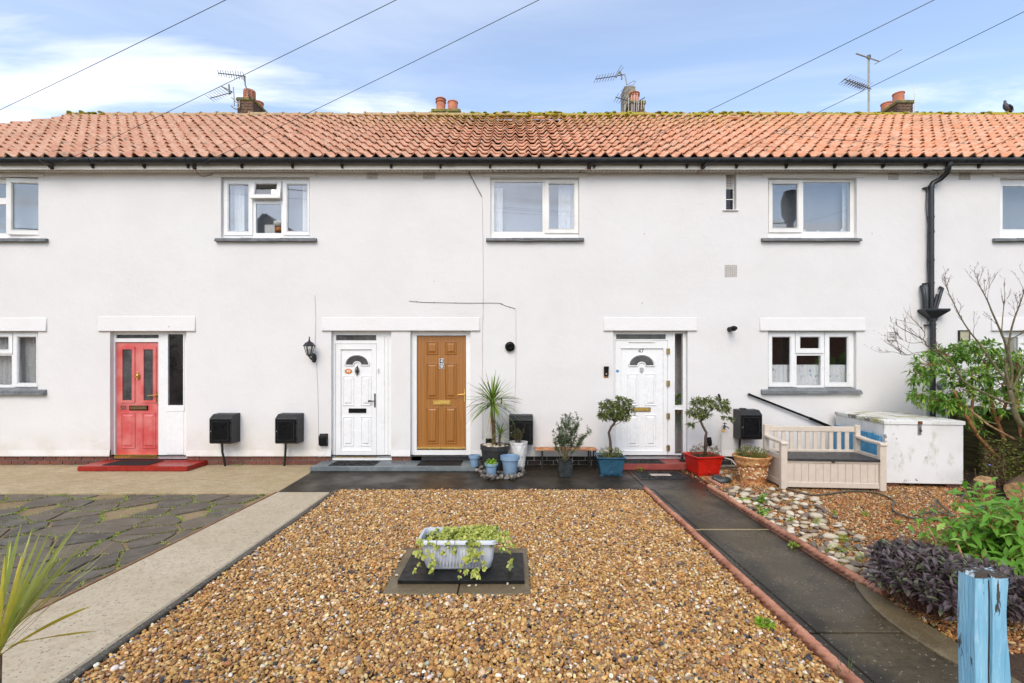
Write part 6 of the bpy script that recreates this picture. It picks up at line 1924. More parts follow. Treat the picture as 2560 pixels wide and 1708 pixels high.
# ------------------------------------------------------------------ basket-relief terracotta pot
tcx, tcy = 3.60, -1.22
tc_ = thing('terracotta_pot', 'wide worn terracotta pot with fruit relief beside the bench', 'pot', (tcx, tcy, 0))
MB().lathe([(.175, -.01), (.182, .02), (.178, .035), (.186, .05), (.205, .20), (.222, .27), (.230, .275), (.238, .30), (.243, .335), (.262, .37), (.274, .385), (.276, .402), (.262, .412), (.245, .40), (.235, .35)], tcx, tcy, 40).build('pot', 'basket_terracotta', tc_, smooth=60)
MB().lathe([(.236, .365), (.001, .375)], tcx, tcy, 20, bottom=False).build('potting_soil', 'soil', tc_)
b = MB(); rnd = random.Random(2)
for k in range(70):
    a = rnd.uniform(math.pi * 1.0, math.pi * 2.0); z = rnd.uniform(.09, .25); r_ = .186 + (z - .05) * .127
    s_ = rnd.uniform(.011, .019)
    b.tube([(tcx + (r_ - .004) * math.cos(a), tcy + (r_ - .004) * math.sin(a), z), (tcx + (r_ + .007) * math.cos(a), tcy + (r_ + .007) * math.sin(a), z), (tcx + (r_ + .013) * math.cos(a), tcy + (r_ + .013) * math.sin(a), z)], [s_, s_ * .85, s_ * .3], 8)
simple('relief_white', '#d6c7ab', 0.75, var=0.3, vscale=30, col2='#b8875a')
b.build('fruit_relief', 'relief_white', tc_, smooth=50)['kind'] = 'stuff'
for a in (-1.75, -.7, -2.9):
    r_ = .243
    MB().bar((tcx + r_ * math.cos(a - .12), tcy + r_ * math.sin(a - .12), .312), (tcx + r_ * math.cos(a + .12), tcy + r_ * math.sin(a + .12), .312), .018, .022).build('rim_tab', 'relief_white', tc_, bevel=.004)
hb = thing('herb_clump', 'tufty yellow-green herbs in the wide terracotta pot', 'herbs', (tcx, tcy, .37))
rg = np.random.default_rng(13)
tp, td = blob_tips((tcx, tcy, .44), (.25, .23, .12), 340, rg, .2, 1.2)
P, Q = whorls(tp, td, 8, rg, .6, .04)
foliage('leafage', P, Q, rg.uniform(.014, .032, len(P)), rg.uniform(.006, .012, len(P)), 'leaf_thyme', hb, 6)
tp, td = blob_tips((tcx - .17, tcy, .46), (.05, .06, .10), 24, rg, .2, 1.4)
P, Q = whorls(tp, td, 7, rg, .8, .03)
foliage('leafage', P, Q, rg.uniform(.02, .035, len(P)), rg.uniform(.006, .010, len(P)), 'leaf_grey', hb, 8)

# ------------------------------------------------------------------ rock, ornament
tag(piece('wet_stone', rock_mesh('wet_stone', 'wet_rock', 5, 3, .35), None, (G(1808, 1207).x, G(1808, 1207).y + .08, .03), (0, .12, .3), (.17, .12, .085)), 'dark wet rock at the corner of the path by the red planter', 'rock')
on = thing('door_ornament', 'small black ornament on the step by door number 47', 'ornament', (wx(1708, -.16), -.16, .10))
ox = wx(1709, -.16)
MB().prism([(ox - .07, -.20), (ox + .10, -.20), (ox + .12, -.14), (ox + .08, -.10), (ox - .05, -.10), (ox - .08, -.15)], 'z', .101, .135).build('base', 'black_iron', on, bevel=.012)
MB().tube([(ox - .02, -.15, .13), (ox - .025, -.15, .17), (ox - .015, -.15, .20), (ox - .022, -.15, .225), (ox - .018, -.15, .25)], [.028, .016, .022, .014, .006], 8).build('figure', 'black_iron', on, smooth=True)
MB().tube([(ox - .02, -.15, .19), (ox + .01, -.16, .215)], [.008, .004], 6).build('arm', 'black_iron', on, smooth=True)

# ------------------------------------------------------------------ storage bench
ang = math.atan2(-.12, 1.393)
sbn = thing('storage_bench', 'beige plastic storage bench with slatted back and dark seat lid', 'bench', (3.807, -1.63, 0), rotz=ang)
Wd_, Dp = 1.40, .62
bp = 'bench_plastic'
for x in (0, Wd_ - .085):
    MB().box(x, x + .085, 0, .075, 0, .655).build('front_leg', bp, sbn, bevel=.006)
    MB().box(x + .008, x + .078, Dp - .075, Dp, 0, .85).build('back_leg', bp, sbn, bevel=.006)
    prof = [(-.02, .622), (-.02, .648), (.02, .664), (Dp * .5, .668), (Dp - .06, .690), (Dp - .06, .655), (Dp * .5, .632), (.02, .630)]
    MB().prism([(p_[0], p_[1] + .01) for p_ in prof], 'x', x - .004, x + .089).build('armrest', bp, sbn, bevel=.006)
    for z in (.03, .40): MB().box(x + .02, x + .068, .075, Dp - .075, z, z + .075).build('side_rail', bp, sbn, bevel=.004)
    y = .078
    k = 0
    while y < Dp - .08:
        MB().box(x + .03, x + .058, y, y + .086, .10, .405).build('side_board', bp, sbn, bevel=.002); y += .0915; k += 1
MB().box(.085, Wd_ - .085, .014, .050, .375, .440 - .03).build('front_rail', bp, sbn, bevel=.005)
MB().box(.085, Wd_ - .085, .014, .050, .03, .105).build('front_rail', bp, sbn, bevel=.005)
x = .087
while x < Wd_ - .09:
    w_ = min(.0975, Wd_ - .087 - x); MB().box(x, x + w_ - .002, .026, .046, .10, .378).build('front_board', bp, sbn, bevel=.003); x += .0983
for k in range(6):
    MB().box(.088, Wd_ - .088, -.012 + k * .093, .078 + k * .093, .412 + (0 if k else -.004), .442).build('seat_board', 'bench_seat', sbn, bevel=.006)
MB().box(Wd_ / 2 - .022, Wd_ / 2 + .022, .000, .016, .385, .412).build('latch', 'bench_seat', sbn, bevel=.004)
MB().box(.078, Wd_ - .078, Dp - .055, Dp - .012, .745, .825).build('back_rail', bp, sbn, bevel=.006)
MB().box(.078, Wd_ - .078, Dp - .055, Dp - .012, .44, .475).build('back_rail', bp, sbn, bevel=.004)
for k in range(10):
    xx = .16 + k * (Wd_ - .32 - .05) / 9
    MB().box(xx, xx + .058, Dp - .045, Dp - .022, .47, .75).build('back_slat', bp, sbn, bevel=.004)

# ------------------------------------------------------------------ white steel chest, blue boards, bricks below
ch = thing('metal_chest', 'chipped white metal chest with a mossy lid and rusty latch', 'chest', (5.39, -1.47, 0), rotz=R(-5))
CW, CD, CH = 1.06, 1.36, .955
# slightly splayed so that the back is a little further right than the front
def sk(x, y): return (x + .10 * y / CD * 1.0, y)
def cp(i, z0, z1, mat, nm, e=0.0, bev=.006):
    P4 = [sk(-e, -e), sk(CW + e, -e), sk(CW + e, CD + e), sk(-e, CD + e)]
    return MB().prism(P4, 'z', z0, z1).build(nm, mat, ch, bevel=bev)
cp(0, .05, CH - .055, 'chest_paint', 'chest_body')
P4 = [sk(-.012, -.012), sk(CW + .012, -.012), sk(CW + .012, CD + .01), sk(-.012, CD + .01)]
mid = [sk(.06, .06), sk(CW - .06, .06), sk(CW - .06, CD - .06), sk(.06, CD - .06)]
b = MB(); b.rings([[(x, y, CH - .053) for x, y in P4], [(x, y, CH) for x, y in P4], [(x, y, CH + .012) for x, y in mid]])
b.build('lid', 'chest_lid', ch, bevel=.004)
MB().plate(-.0125, CW + .0125, CH - .052, CH - .004, [], -.0155, -.0115).build('lid_lip', 'chest_paint', ch)
lx_ = .47
MB().box(lx_ - .03, lx_ + .03, -.022, -.013, CH - .05, CH - .004).build('hasp', 'rust', ch, bevel=.002)
MB().box(lx_ - .024, lx_ + .024, -.014, -.002, CH - .20, CH - .05).build('latch_plate', 'steel', ch, bevel=.003)
MB().tube([(lx_, -.02, CH - .12), (lx_ + .014, -.034, CH - .14), (lx_, -.02, CH - .16)], .006, 6).build('staple', 'rust', ch)
for x, y in ((.04, .03), (CW - .20, .03), (.1, CD - .2), (CW - .2, CD - .2)):
    MB().box(x, x + .18, y, y + .10, -.02, .049).build('foot_brick', 'brick', ch, bevel=.005)
bb = thing('blue_boards', 'bright blue boards leaning on the left side of the white chest', 'boards', (5.42, -.7, 0))
random.seed(14)
a_, c_ = Vector((5.335, -1.42, 0)), Vector((5.48, -.25, 0))
u_ = (c_ - a_).normalized(); n8 = 8
for k in range(n8):
    p0 = a_ + (c_ - a_) * (k / n8) + u_ * .003; p1 = a_ + (c_ - a_) * ((k + 1) / n8) - u_ * .003
    h_ = .735 + random.uniform(-.012, .012); mid_ = (p0 + p1) / 2
    side_ = Vector((u_.y, -u_.x, 0)); t_ = .011; lean = -.03
    def cr(z, sgn): 
        o_ = side_ * (-sgn * t_) + side_ * (-lean * z / .73)
        return [p0 + o_ + Vector((0, 0, z)), p1 + o_ + Vector((0, 0, z))]
    A = cr(0, 1); B_ = cr(0, -1); C_ = cr(h_, 1); D_ = cr(h_, -1)
    b = MB(); b.add([A[0], A[1], B_[1], B_[0], C_[0], C_[1], D_[1], D_[0]], [(0, 3, 2, 1), (4, 5, 6, 7), (0, 1, 5, 4), (1, 2, 6, 5), (2, 3, 7, 6), (3, 0, 4, 7)])
    b.build('board', 'blue_board', bb, bevel=.002)
# ------------------------------------------------------------------ trough of variegated ivy
tro = thing('trough_planter', 'pale grey plastic trough with fluted sides on the black slate', 'planter', (-.44, -4.25, .033))
tx0, ty0 = -.452, -4.23
def rrect(hx, hy, r_, z, n=5):
    pts = []
    for (sx, sy, a0) in ((1, -1, -90), (1, 1, 0), (-1, 1, 90), (-1, -1, 180)):
        for k in range(n + 1):
            a = R(a0 + 90 * k / n); pts.append((tx0 + sx * (hx - r_) + r_ * math.cos(a), ty0 + sy * (hy - r_) + r_ * math.sin(a), z))
    return pts
z0 = .034
MB().rings([rrect(.26, .105, .05, z0), rrect(.275, .118, .05, z0 + .015), rrect(.295, .135, .05, z0 + .09), rrect(.305, .142, .05, z0 + .19), rrect(.307, .144, .05, z0 + .222),
            rrect(.325, .160, .06, z0 + .224), rrect(.345, .178, .07, z0 + .232), rrect(.346, .179, .07, z0 + .245), rrect(.335, .168, .06, z0 + .262), rrect(.315, .150, .05, z0 + .262), rrect(.302, .138, .05, z0 + .20)], close_last=False).build('trough', 'trough', tro, smooth=50)
for k in range(17):
    x = tx0 - .215 + k * .027
    MB().tube([(x, ty0 - .117, z0 + .03), (x, ty0 - .135, z0 + .09), (x, ty0 - .1425, z0 + .175)], [.005, .008, .007], 6).build('flute', 'trough', tro, smooth=True)
MB().add(rrect(.30, .137, .05, z0 + .215), [tuple(range(24))]).build('potting_soil', 'soil', tro)
iv = thing('ivy', 'yellow-green variegated ivy trailing over the pale trough', 'ivy', (tx0, ty0, .25))
rg = np.random.default_rng(23); rnd = random.Random(9)
# the leaves are lobed: three leaflets share one stalk
def ivy_leaves(P, Q, size, seed):
    rg_ = np.random.default_rng(seed); n = len(P); Q = _norm(np.asarray(Q, float)); PP = []; QQ = []; LL = []; WW = []
    up_ = np.tile([[0, -.45, .9]], (n, 1)) + rg_.normal(0, .3, (n, 3))
    S = _norm(np.cross(Q, up_))
    for ang_, l_, w_ in ((0, 1.0, .62), (.95, .74, .5), (-.95, .74, .5)):
        PP.append(P); QQ.append(Q * math.cos(ang_) + S * math.sin(ang_)); LL.append(size * l_); WW.append(size * w_)
    return np.concatenate(PP), np.concatenate(QQ), np.concatenate(LL), np.concatenate(WW)
pts_ = []
for k in range(820):
    x = tx0 + rg.uniform(-.29, .33); 
    if x < tx0 - .17 and rg.random() < .75: continue
    y = ty0 + rg.uniform(-.15, .15); h_ = .255 + .10 * rg.random() * (1.0 if x > tx0 - .15 else .4) * (1 - ((y - ty0) / .2) ** 2)
    pts_.append((x, y, h_))
P = np.array(pts_); Q = rg.normal(0, .6, P.shape) + np.array([0, -.5, .15])
sz = rg.uniform(.022, .044, len(P))
A_ = ivy_leaves(P, Q, sz, 2); foliage('leafage', A_[0], A_[1], A_[2], A_[3], 'leaf_ivy', iv, 12, droop=.25, fold=.1, up=np.tile([[0, -.5, .85]], (len(A_[0]), 1)))
tb_ = MB(); tp = []; 
trails = [((-.30, -.165), [(-.02, -.02, -.06), (.0, -.03, -.13), (-.03, -.07, -.19), (-.01, -.10, -.235)], 24), ((-.24, -.17), [(-.01, -.02, -.05), (.03, -.03, -.12), (.05, -.06, -.19), (.06, -.10, -.24)], 20),
          ((-.17, -.175), [(0, -.01, -.03), (.01, -.015, -.07)], 6), ((-.07, -.175), [(-.01, -.01, -.05), (-.035, -.015, -.10), (-.06, -.02, -.125)], 9), ((-.02, -.175), [(0, -.01, -.04), (.02, -.02, -.09)], 5),
          ((.10, -.17), [(.01, -.03, -.06), (.0, -.04, -.12), (-.03, -.07, -.19), (-.05, -.12, -.24)], 34), ((.14, -.17), [(.01, -.03, -.07), (.02, -.05, -.13), (.0, -.09, -.20), (.02, -.13, -.24)], 34), ((.18, -.17), [(.0, -.02, -.05), (.03, -.05, -.14), (.04, -.07, -.20)], 18),
          ((.33, -.05), [(.06, -.01, -.03), (.09, -.02, -.10), (.11, -.03, -.17), (.12, -.03, -.23)], 22), ((.33, .03), [(.06, -.01, .0), (.11, -.02, -.04), (.13, -.02, -.10)], 20), ((.32, -.12), [(.05, -.02, -.02), (.07, -.03, -.08)], 10)]
for (a, c), offs, nl in trails:
    p0 = Vector((tx0 + a, ty0 + c, z0 + .27)); line = [Vector((tx0 + a, ty0 + c * .6, z0 + .25)), p0] + [p0 + Vector(q) for q in offs]
    tb_.tube(line, .0022, 4)
    for k in range(int(nl * .75)):
        u = rnd.uniform(0, len(line) - 1.01); i = int(u); q = line[i].lerp(line[i + 1], u - i)
        tp.append((q.x + rnd.uniform(-.022, .022), q.y + rnd.uniform(-.02, .005), q.z + rnd.uniform(-.015, .015)))
tb_.build('stem', 'twig', iv)
P = np.array(tp); Q = rg.normal(0, .6, P.shape) + np.array([0, -.4, -.4]); sz = rg.uniform(.028, .052, len(P))
A_ = ivy_leaves(P, Q, sz, 4); foliage('trailing_leafage', A_[0], A_[1], A_[2], A_[3], 'leaf_ivy', iv, 14, droop=.15, fold=.1, up=np.tile([[0, -.9, .4]], (len(A_[0]), 1)))

# loose pebbles on the slabs
rnd = random.Random(3); pm = rock_mesh('loose_pebble', 'cobble_pale', 91, 2, .12)
for k, (px, py) in enumerate(((1190, 1466), (1173, 1467), (1239, 1457), (1269, 1462), (1284, 1473), (998, 1455), (1009, 1452), (1115, 1457), (1135, 1458), (992, 1440))):
    q = G(px, py); tag(piece('loose_pebble', pm, None, (q.x, q.y, .008), (0, 0, rnd.uniform(0, 6)), (rnd.uniform(.010, .022), rnd.uniform(.008, .014), .008)), 'single loose pebble lying on the damp slabs by the slate', 'pebble', 'loose pebbles on the slabs')

for k, (px, py, lb) in enumerate(((945, 1330, 'black stone lying in the tan gravel behind and left of the trough'), (1767, 1538, 'black stone lying in the tan gravel near the right-hand edging'))):
    q = G(px, py); tag(piece('black_stone', rock_mesh('black_stone', 'wet_rock', 7 + k, 2, .2), None, (q.x, q.y, .012), (0, 0, k), (.024, .018, .016)), lb, 'stone')

# ------------------------------------------------------------------ cobbles in the right-hand bed
cm = [rock_mesh('cobble', 'cobble_pale', 20 + k, 2, .10) for k in range(4)]
cdk = [rock_mesh('cobble', 'cobble_dark', 30 + k, 2, .12) for k in range(4)]
random.seed(77)
big = [(1862, 1240, 13), (1830, 1232, 10), (1842, 1222, 9), (1870, 1228, 10), (1826, 1246, 9), (1848, 1258, 10), (1836, 1252, 9), (1930, 1226, 9), (1965, 1276, 14), (2036, 1252, 13), (2040, 1296, 18), (2055, 1308, 13), (2105, 1338, 13), (2148, 1348, 14), (2012, 1233, 7), (1940, 1255, 12), (1868, 1258, 12), (2013, 1346, 9), (2022, 1342, 9), (2062, 1324, 13), (1937, 1240, 9), (1800, 1184, 9), (1822, 1194, 9), (1795, 1150 + 30, 7), (1890, 1262, 9), (2002, 1284, 9), (2010, 1299, 8), (1990, 1308, 8), (2150, 1390, 12), (2095, 1335, 10)]
for k, (px, py, s_) in enumerate(big):
    q = G(px, py); r_ = .88 * s_ * (D + q.y) / F
    piece('cobble', cm[k % 4], sb, (q.x, q.y, r_ * .35), (random.uniform(-.2, .2), random.uniform(-.2, .2), random.uniform(-.5, .5)), (r_ * 1.2, r_ * .95, r_ * .62))
placed = [(G(a, b_).x, G(a, b_).y, s_ * (D + gd(b_)) / F) for a, b_, s_ in big]
cnt = 0; tries = 0
while cnt < 235 and tries < 6000:
    tries += 1
    f_ = random.random() ** .8
    y = YB + .1 - f_ * 2.95
    wband = .95 - .25 * f_ + .15 * math.sin(y * 2.1)
    x = PR1 + .10 + wband * random.random() ** 1.5
    if (x - tcx) ** 2 + (y - tcy) ** 2 < .06: continue
    r_ = random.uniform(.018, .050) * (1.0 if random.random() < .8 else 1.3)
    if any((x - a) ** 2 + (y - b_) ** 2 < ((r_ + c) * .78) ** 2 for a, b_, c in placed): continue
    placed.append((x, y, r_)); cnt += 1
    dark = random.random() < .52
    piece('cobble', (cdk if dark else cm)[cnt % 4], sb, (x, y, r_ * .28), (random.uniform(-.25, .25), random.uniform(-.25, .25), random.uniform(0, 6.28)), (r_ * random.uniform(1.0, 1.5), r_ * .9, r_ * random.uniform(.45, .65)))

# ------------------------------------------------------------------ hose on the gravel
def ground_line(pts, z): return [Vector((G(a, b_).x, G(a, b_).y, z + dz)) for a, b_, dz in pts]
def smooth_line(pts, n=6):
    outp = []
    for i in range(len(pts) - 1):
        p0, p1, p2, p3 = pts[max(i-1, 0)], pts[i], pts[i+1], pts[min(i+2, len(pts)-1)]
        for k in range(n):
            t_ = k / n
            outp.append(.5 * ((2 * p1) + (p2 - p0) * t_ + (2*p0 - 5*p1 + 4*p2 - p3) * t_**2 + (3*p1 - p0 - 3*p2 + p3) * t_**3))
    return outp + [pts[-1]]
hl = [(1795, 1171, 0), (1830, 1176, 0), (1850, 1180, .0), (1905, 1198, 0), (1950, 1217, 0), (1990, 1232, 0), (2030, 1240, 0), (2070, 1238, .0), (2110, 1232, 0), (2150, 1231, 0), (2190, 1235, 0), (2222, 1247, 0), (2237, 1258, 0), (2230, 1272, 0), (2245, 1287, 0), (2280, 1298, 0), (2320, 1300, 0), (2338, 1284, .03), (2340, 1264, .06), (2356, 1275, .03), (2380, 1292, 0), (2340, 1286, .015), (2295, 1290, 0), (2330, 1302, 0.0), (2372, 1304, 0), (2410, 1310, 0), (2440, 1300, 0)]
tag(MB().tube(smooth_line(ground_line(hl, .016), 5), .0115, 8).build('garden_hose', 'hose', smooth=True), 'grey-brown garden hose winding over the gravel in front of the bench', 'hose')
h2 = [(2405, 1262, 0), (2408, 1252, .03), (2425, 1246, .05), (2450, 1250, .04), (2475, 1262, 0)]
tag(MB().tube(smooth_line(ground_line(h2, .02), 5), .014, 8).build('hose_loop', 'hose', smooth=True), 'short loop of dark hose beside the bluebells', 'hose')

# ------------------------------------------------------------------ weeds
def weed(label, px, py, rad, h_, n, ln, wd, mat, seed, name='weed'):
    q = G(px, py); rg_ = np.random.default_rng(seed)
    th = thing(name, label, 'weed', (q.x, q.y, 0))
    tp, td = blob_tips((q.x, q.y, h_ * .5), (rad, rad, h_ * .6), n, rg_, .1, .8)
    tp[:, 2] = np.maximum(tp[:, 2], .004)
    P, Q = whorls(tp, td, 5, rg_, .7, .01)
    foliage('leafage', P, Q, rg_.uniform(ln * .7, ln * 1.2, len(P)), rg_.uniform(wd * .7, wd * 1.2, len(P)), mat, th, seed + 1, stuff=False)
    return th
weed('bright green broadleaf weed in the tan gravel by the rope edging', 1912, 1562, .05, .03, 14, .04, .02, 'leaf_lime', 1)
weed('tall leafy weed growing among the cobbles beside the path', 1905, 1290, .06, .24, 22, .05, .035, 'leaf_shrub', 2, 'tall_weed')
weed('low green weed at the rope edging on the path, nearer the house', 1985, 1369, .05, .05, 16, .025, .012, 'leaf_weed', 3)
weed('feathery green weed among the cobbles', 2110, 1392, .15, .07, 45, .035, .006, 'leaf_weed', 4)
weed('feathery weed on the fine gravel below the bench', 2110, 1352, .08, .06, 26, .03, .006, 'leaf_weed', 5)
weed('small weed by the big pale cobbles', 2045, 1318, .05, .09, 16, .03, .007, 'leaf_weed', 6)
weed('small upright weed in the fine gravel under the bench end', 2087, 1288, .03, .09, 10, .03, .008, 'leaf_weed', 7)
weed('low weed in the fine gravel near the hose', 2162, 1288, .07, .04, 18, .028, .008, 'leaf_weed', 8)
weed('pale weed in the fine gravel before the chest', 2245, 1310, .06, .04, 16, .028, .008, 'leaf_weed', 9)
weed('yellowish weed near the path edge by the cobbles', 1976, 1305, .05, .05, 14, .025, .01, 'leaf_weed', 10)
weed('small weed at the corner of the grey doorstep', 783, 1160, .06, .07, 26, .03, .018, 'leaf_shrub', 11)
weed('small weed at the foot of the wall by the gas pipe', 596, 1163, .06, .03, 16, .02, .008, 'leaf_weed', 12)
weed('small green weed at the front of the dull red step', 1598, 1176, .05, .05, 14, .035, .014, 'leaf_lime', 13)
weed('leafy green weed low among the cobbles', 1862, 1256, .07, .04, 14, .04, .022, 'leaf_lime', 14)
weed('fresh weed against the rope edging, nearer the camera', 2098, 1416, .04, .03, 10, .03, .016, 'leaf_lime', 15)
# grass and moss in the joints of the crazy paving
rg = np.random.default_rng(41); P = []; Q = []
for a, b_ in moss_lines:
    dep = (a[1] + b_[1]) / 2 + D
    if dep < 2.4 or max(a[0], b_[0]) < -1.13 * dep - .4: continue
    L_ = math.hypot(a[0]-b_[0], a[1]-b_[1])
    if rg.random() < .40: continue
    for k in range(int(L_ * 130 * rg.uniform(.2, 1.0))):
        u = np.clip(rg.normal(rg.choice([.1, .5, .9]), .22), 0, 1)
        x = a[0] + (b_[0]-a[0]) * u + rg.normal(0, .010); y = a[1] + (b_[1]-a[1]) * u + rg.normal(0, .010)
        if x > -3.27 or y > YA - .02: continue
        P.append((x, y, -.02)); Q.append((rg.normal(0, .6), rg.normal(0, .6), .7))
P = np.array(P); Q = np.array(Q)
o = foliage('joint_moss', P, Q, rg.uniform(.014, .034, len(P)), rg.uniform(.005, .010, len(P)), 'leaf_weed', None, 42)
tag(o, 'short moss and grass growing in the joints of the dark paving', 'moss', kind='stuff')

# ------------------------------------------------------------------ fence between the gardens
fn = thing('fence', 'dark green-brown board fence behind the chest on the right', 'fence', (7.6, -1.2, 0))
random.seed(19)
for k in range(9):
    z = .10 + k * .105
    MB().prism([(7.585, z), (7.605, z), (7.615, z + .115), (7.603, z + .115)], 'y', -2.40, -.16).build('fence_board', 'fence_wood', fn)
for y in (-.2, -.75, -2.3):
    MB().box(7.51, 7.584, y - .04, y + .04, 0, 1.05).build('fence_post', 'fence_wood', fn, bevel=.004)
MB().box(7.53, 7.65, -2.42, -.14, 1.045, 1.075).build('fence_cap', 'fence_wood', fn, bevel=.004)
MB().box(7.57, 7.61, -2.40, -.14, 0, .10).build('gravel_board', 'fence_wood', fn)

# ------------------------------------------------------------------ shrub against the wall
shb = thing('wall_shrub', 'leafy green shrub with tan stems against the right-hand wall', 'shrub', (7.3, -.9, 0))
rnd = random.Random(12); rg = np.random.default_rng(12); b = MB()
YS = -1.05
stems = [[(2500, 1150), (2440, 1085), (2428, 1050), (2432, 990), (2428, 930)], [(2530, 1140), (2495, 1060), (2480, 1010), (2470, 940), (2462, 900)], [(2490, 1062), (2515, 1010), (2505, 960)], [(2440, 1083), (2405, 1020), (2385, 975)], [(2560, 1130), (2545, 1030), (2540, 960), (2545, 900)]]
for s_ in stems:
    yo = rnd.uniform(-.2, .15)
    pts = [W(a, c, YS + yo) for a, c in s_]
    b.tube(smooth_line(pts, 3), [.030 - .018 * k / (3 * (len(pts) - 1)) for k in range(3 * (len(pts) - 1) + 1)], 8)
b.build('stem', 'bark_tan', shb, smooth=True)
blobs = [((2300, 940), (.13, .25, .16), 26), ((2325, 910), (.22, .3, .18), 44), ((2365, 888), (.25, .3, .16), 56), ((2400, 880), (.24, .3, .16), 50), ((2440, 868), (.26, .3, .13), 50), ((2340, 1000), (.32, .3, .13), 62), ((2300, 985), (.16, .25, .12), 26), ((2380, 1010), (.26, .3, .16), 50), ((2380, 945), (.2, .25, .14), 26), ((2420, 930), (.22, .3, .12), 30), ((2470, 890), (.25, .3, .13), 46), ((2520, 905), (.26, .3, .16), 52), ((2560, 930), (.25, .3, .2), 50), ((2500, 960), (.25, .25, .12), 26), ((2450, 985), (.22, .25, .13), 26), ((2545, 985), (.2, .25, .2), 30), ((2420, 1048), (.14, .2, .09), 16), ((2455, 1070), (.10, .15, .07), 9), ((2590, 900), (.3, .3, .3), 50), ((2500, 1010), (.3, .3, .2), 40), ((2560, 1040), (.3, .3, .25), 50), ((2455, 940), (.22, .25, .16), 34), ((2410, 975), (.25, .25, .14), 34), ((2480, 1040), (.16, .2, .1), 16)]
PP = []; QQ = []; tb_ = MB()
for (c, rad, k) in blobs:
    c3 = W(c[0], c[1], YS + rnd.uniform(-.15, .2))
    tp, td = blob_tips(c3, rad, max(4, int(k * .95)), rg, .3, .15)
    P, Q = whorls(tp, td, 8, rg, .75, .05); PP.append(P); QQ.append(Q)
    for p_ in tp[::4]: tb_.tube([c3, c3.lerp(Vector(p_), .6) + Vector((0, 0, -.02)), Vector(p_)], [.006, .004, .002], 4)
tb_.build('twig', 'bark_tan', shb)
P = np.concatenate(PP); Q = np.concatenate(QQ)
foliage('crown', P, Q, rg.uniform(.06, .12, len(P)), rg.uniform(.018, .032, len(P)), 'leaf_shrub', shb, 44, droop=.3)
vd = thing('grey_vent_cover', 'grey domed cover on the wall behind the leafy shrub', 'vent cover', W(2352, 962))
b = MB(); c_ = W(2352, 962); disc_y(b, [(.085, -.001), (.085, -.04), (.06, -.075), (.02, -.09)], c_.x, c_.z); b.build('dome', 'dish_grey', vd, smooth=50)

# ------------------------------------------------------------------ bare young tree
YT = -1.9
bt = thing('bare_tree', 'bare branching tree with green-grey bark in front of the shrub', 'tree', W(2600, 1130, YT))
rnd = random.Random(4)
def limb(b, line, r0_, r1_, yo0=0.0, yo1=0.0):
    n_ = len(line); pts = [W(a, c, YT + yo0 + (yo1 - yo0) * k / (n_ - 1)) for k, (a, c) in enumerate(line)]
    sm = smooth_line(pts, 4); m_ = len(sm)
    b.tube(sm, [.66 * (r0_ + (r1_ - r0_) * k / (m_ - 1)) for k in range(m_)], 8)
    return sm
b = MB(); tk = limb(b, [(2600, 1140), (2580, 1090), (2545, 1050), (2532, 1010), (2525, 975)], .055, .040); b.build('trunk', 'bark_bare', bt, smooth=True)
LIMBS = [([(2528, 1010), (2500, 1000), (2455, 980), (2410, 955), (2392, 925), (2380, 912), (2340, 880), (2315, 862), (2308, 850), (2255, 822)], .026, .007, 0, -.25),
         ([(2526, 980), (2512, 950), (2495, 925), (2470, 890), (2445, 855), (2425, 830), (2405, 800), (2390, 770), (2375, 740), (2365, 715)], .024, .005, 0, .25),
         ([(2526, 975), (2515, 930), (2520, 890), (2512, 855), (2500, 825), (2480, 780), (2470, 755), (2455, 725), (2445, 705)], .030, .005, 0, .05),
         ([(2525, 975), (2530, 930), (2522, 880), (2525, 840), (2535, 800), (2548, 765), (2558, 735), (2565, 700)], .026, .006, 0, -.15),
         ([(2530, 975), (2545, 945), (2555, 920), (2585, 880), (2600, 820)], .02, .008, 0, .1),
         ([(2504, 830), (2508, 780), (2512, 745), (2510, 715)], .010, .003, 0, .2),
         ([(2524, 850), (2560, 830), (2590, 810)], .012, .006, 0, -.2),
         ([(2308, 850), (2312, 835), (2305, 822), (2295, 815), (2280, 808)], .006, .002, -.2, -.3),
         ([(2310, 855), (2280, 858), (2262, 852), (2245, 845), (2225, 842)], .006, .002, -.2, -.25),
         ([(2330, 876), (2290, 882), (2262, 888), (2235, 880), (2205, 882), (2185, 876)], .007, .002, -.2, -.3),
         ([(2300, 885), (2265, 888), (2245, 875)], .004, .0015, -.2, -.2),
         ([(2490, 1060), (2455, 1050), (2440, 1040), (2420, 1018)], .010, .006, -.3, -.35)]
bl = MB(); segs_ = []
for ln_, r0_, r1_, ya, yb_ in LIMBS:
    sm = limb(bl, ln_, r0_, r1_, ya, yb_); segs_.append((sm, r0_, r1_))
bl.build('branch', 'bark_bare', bt, smooth=True)
tw_ = MB(); bd_ = MB()
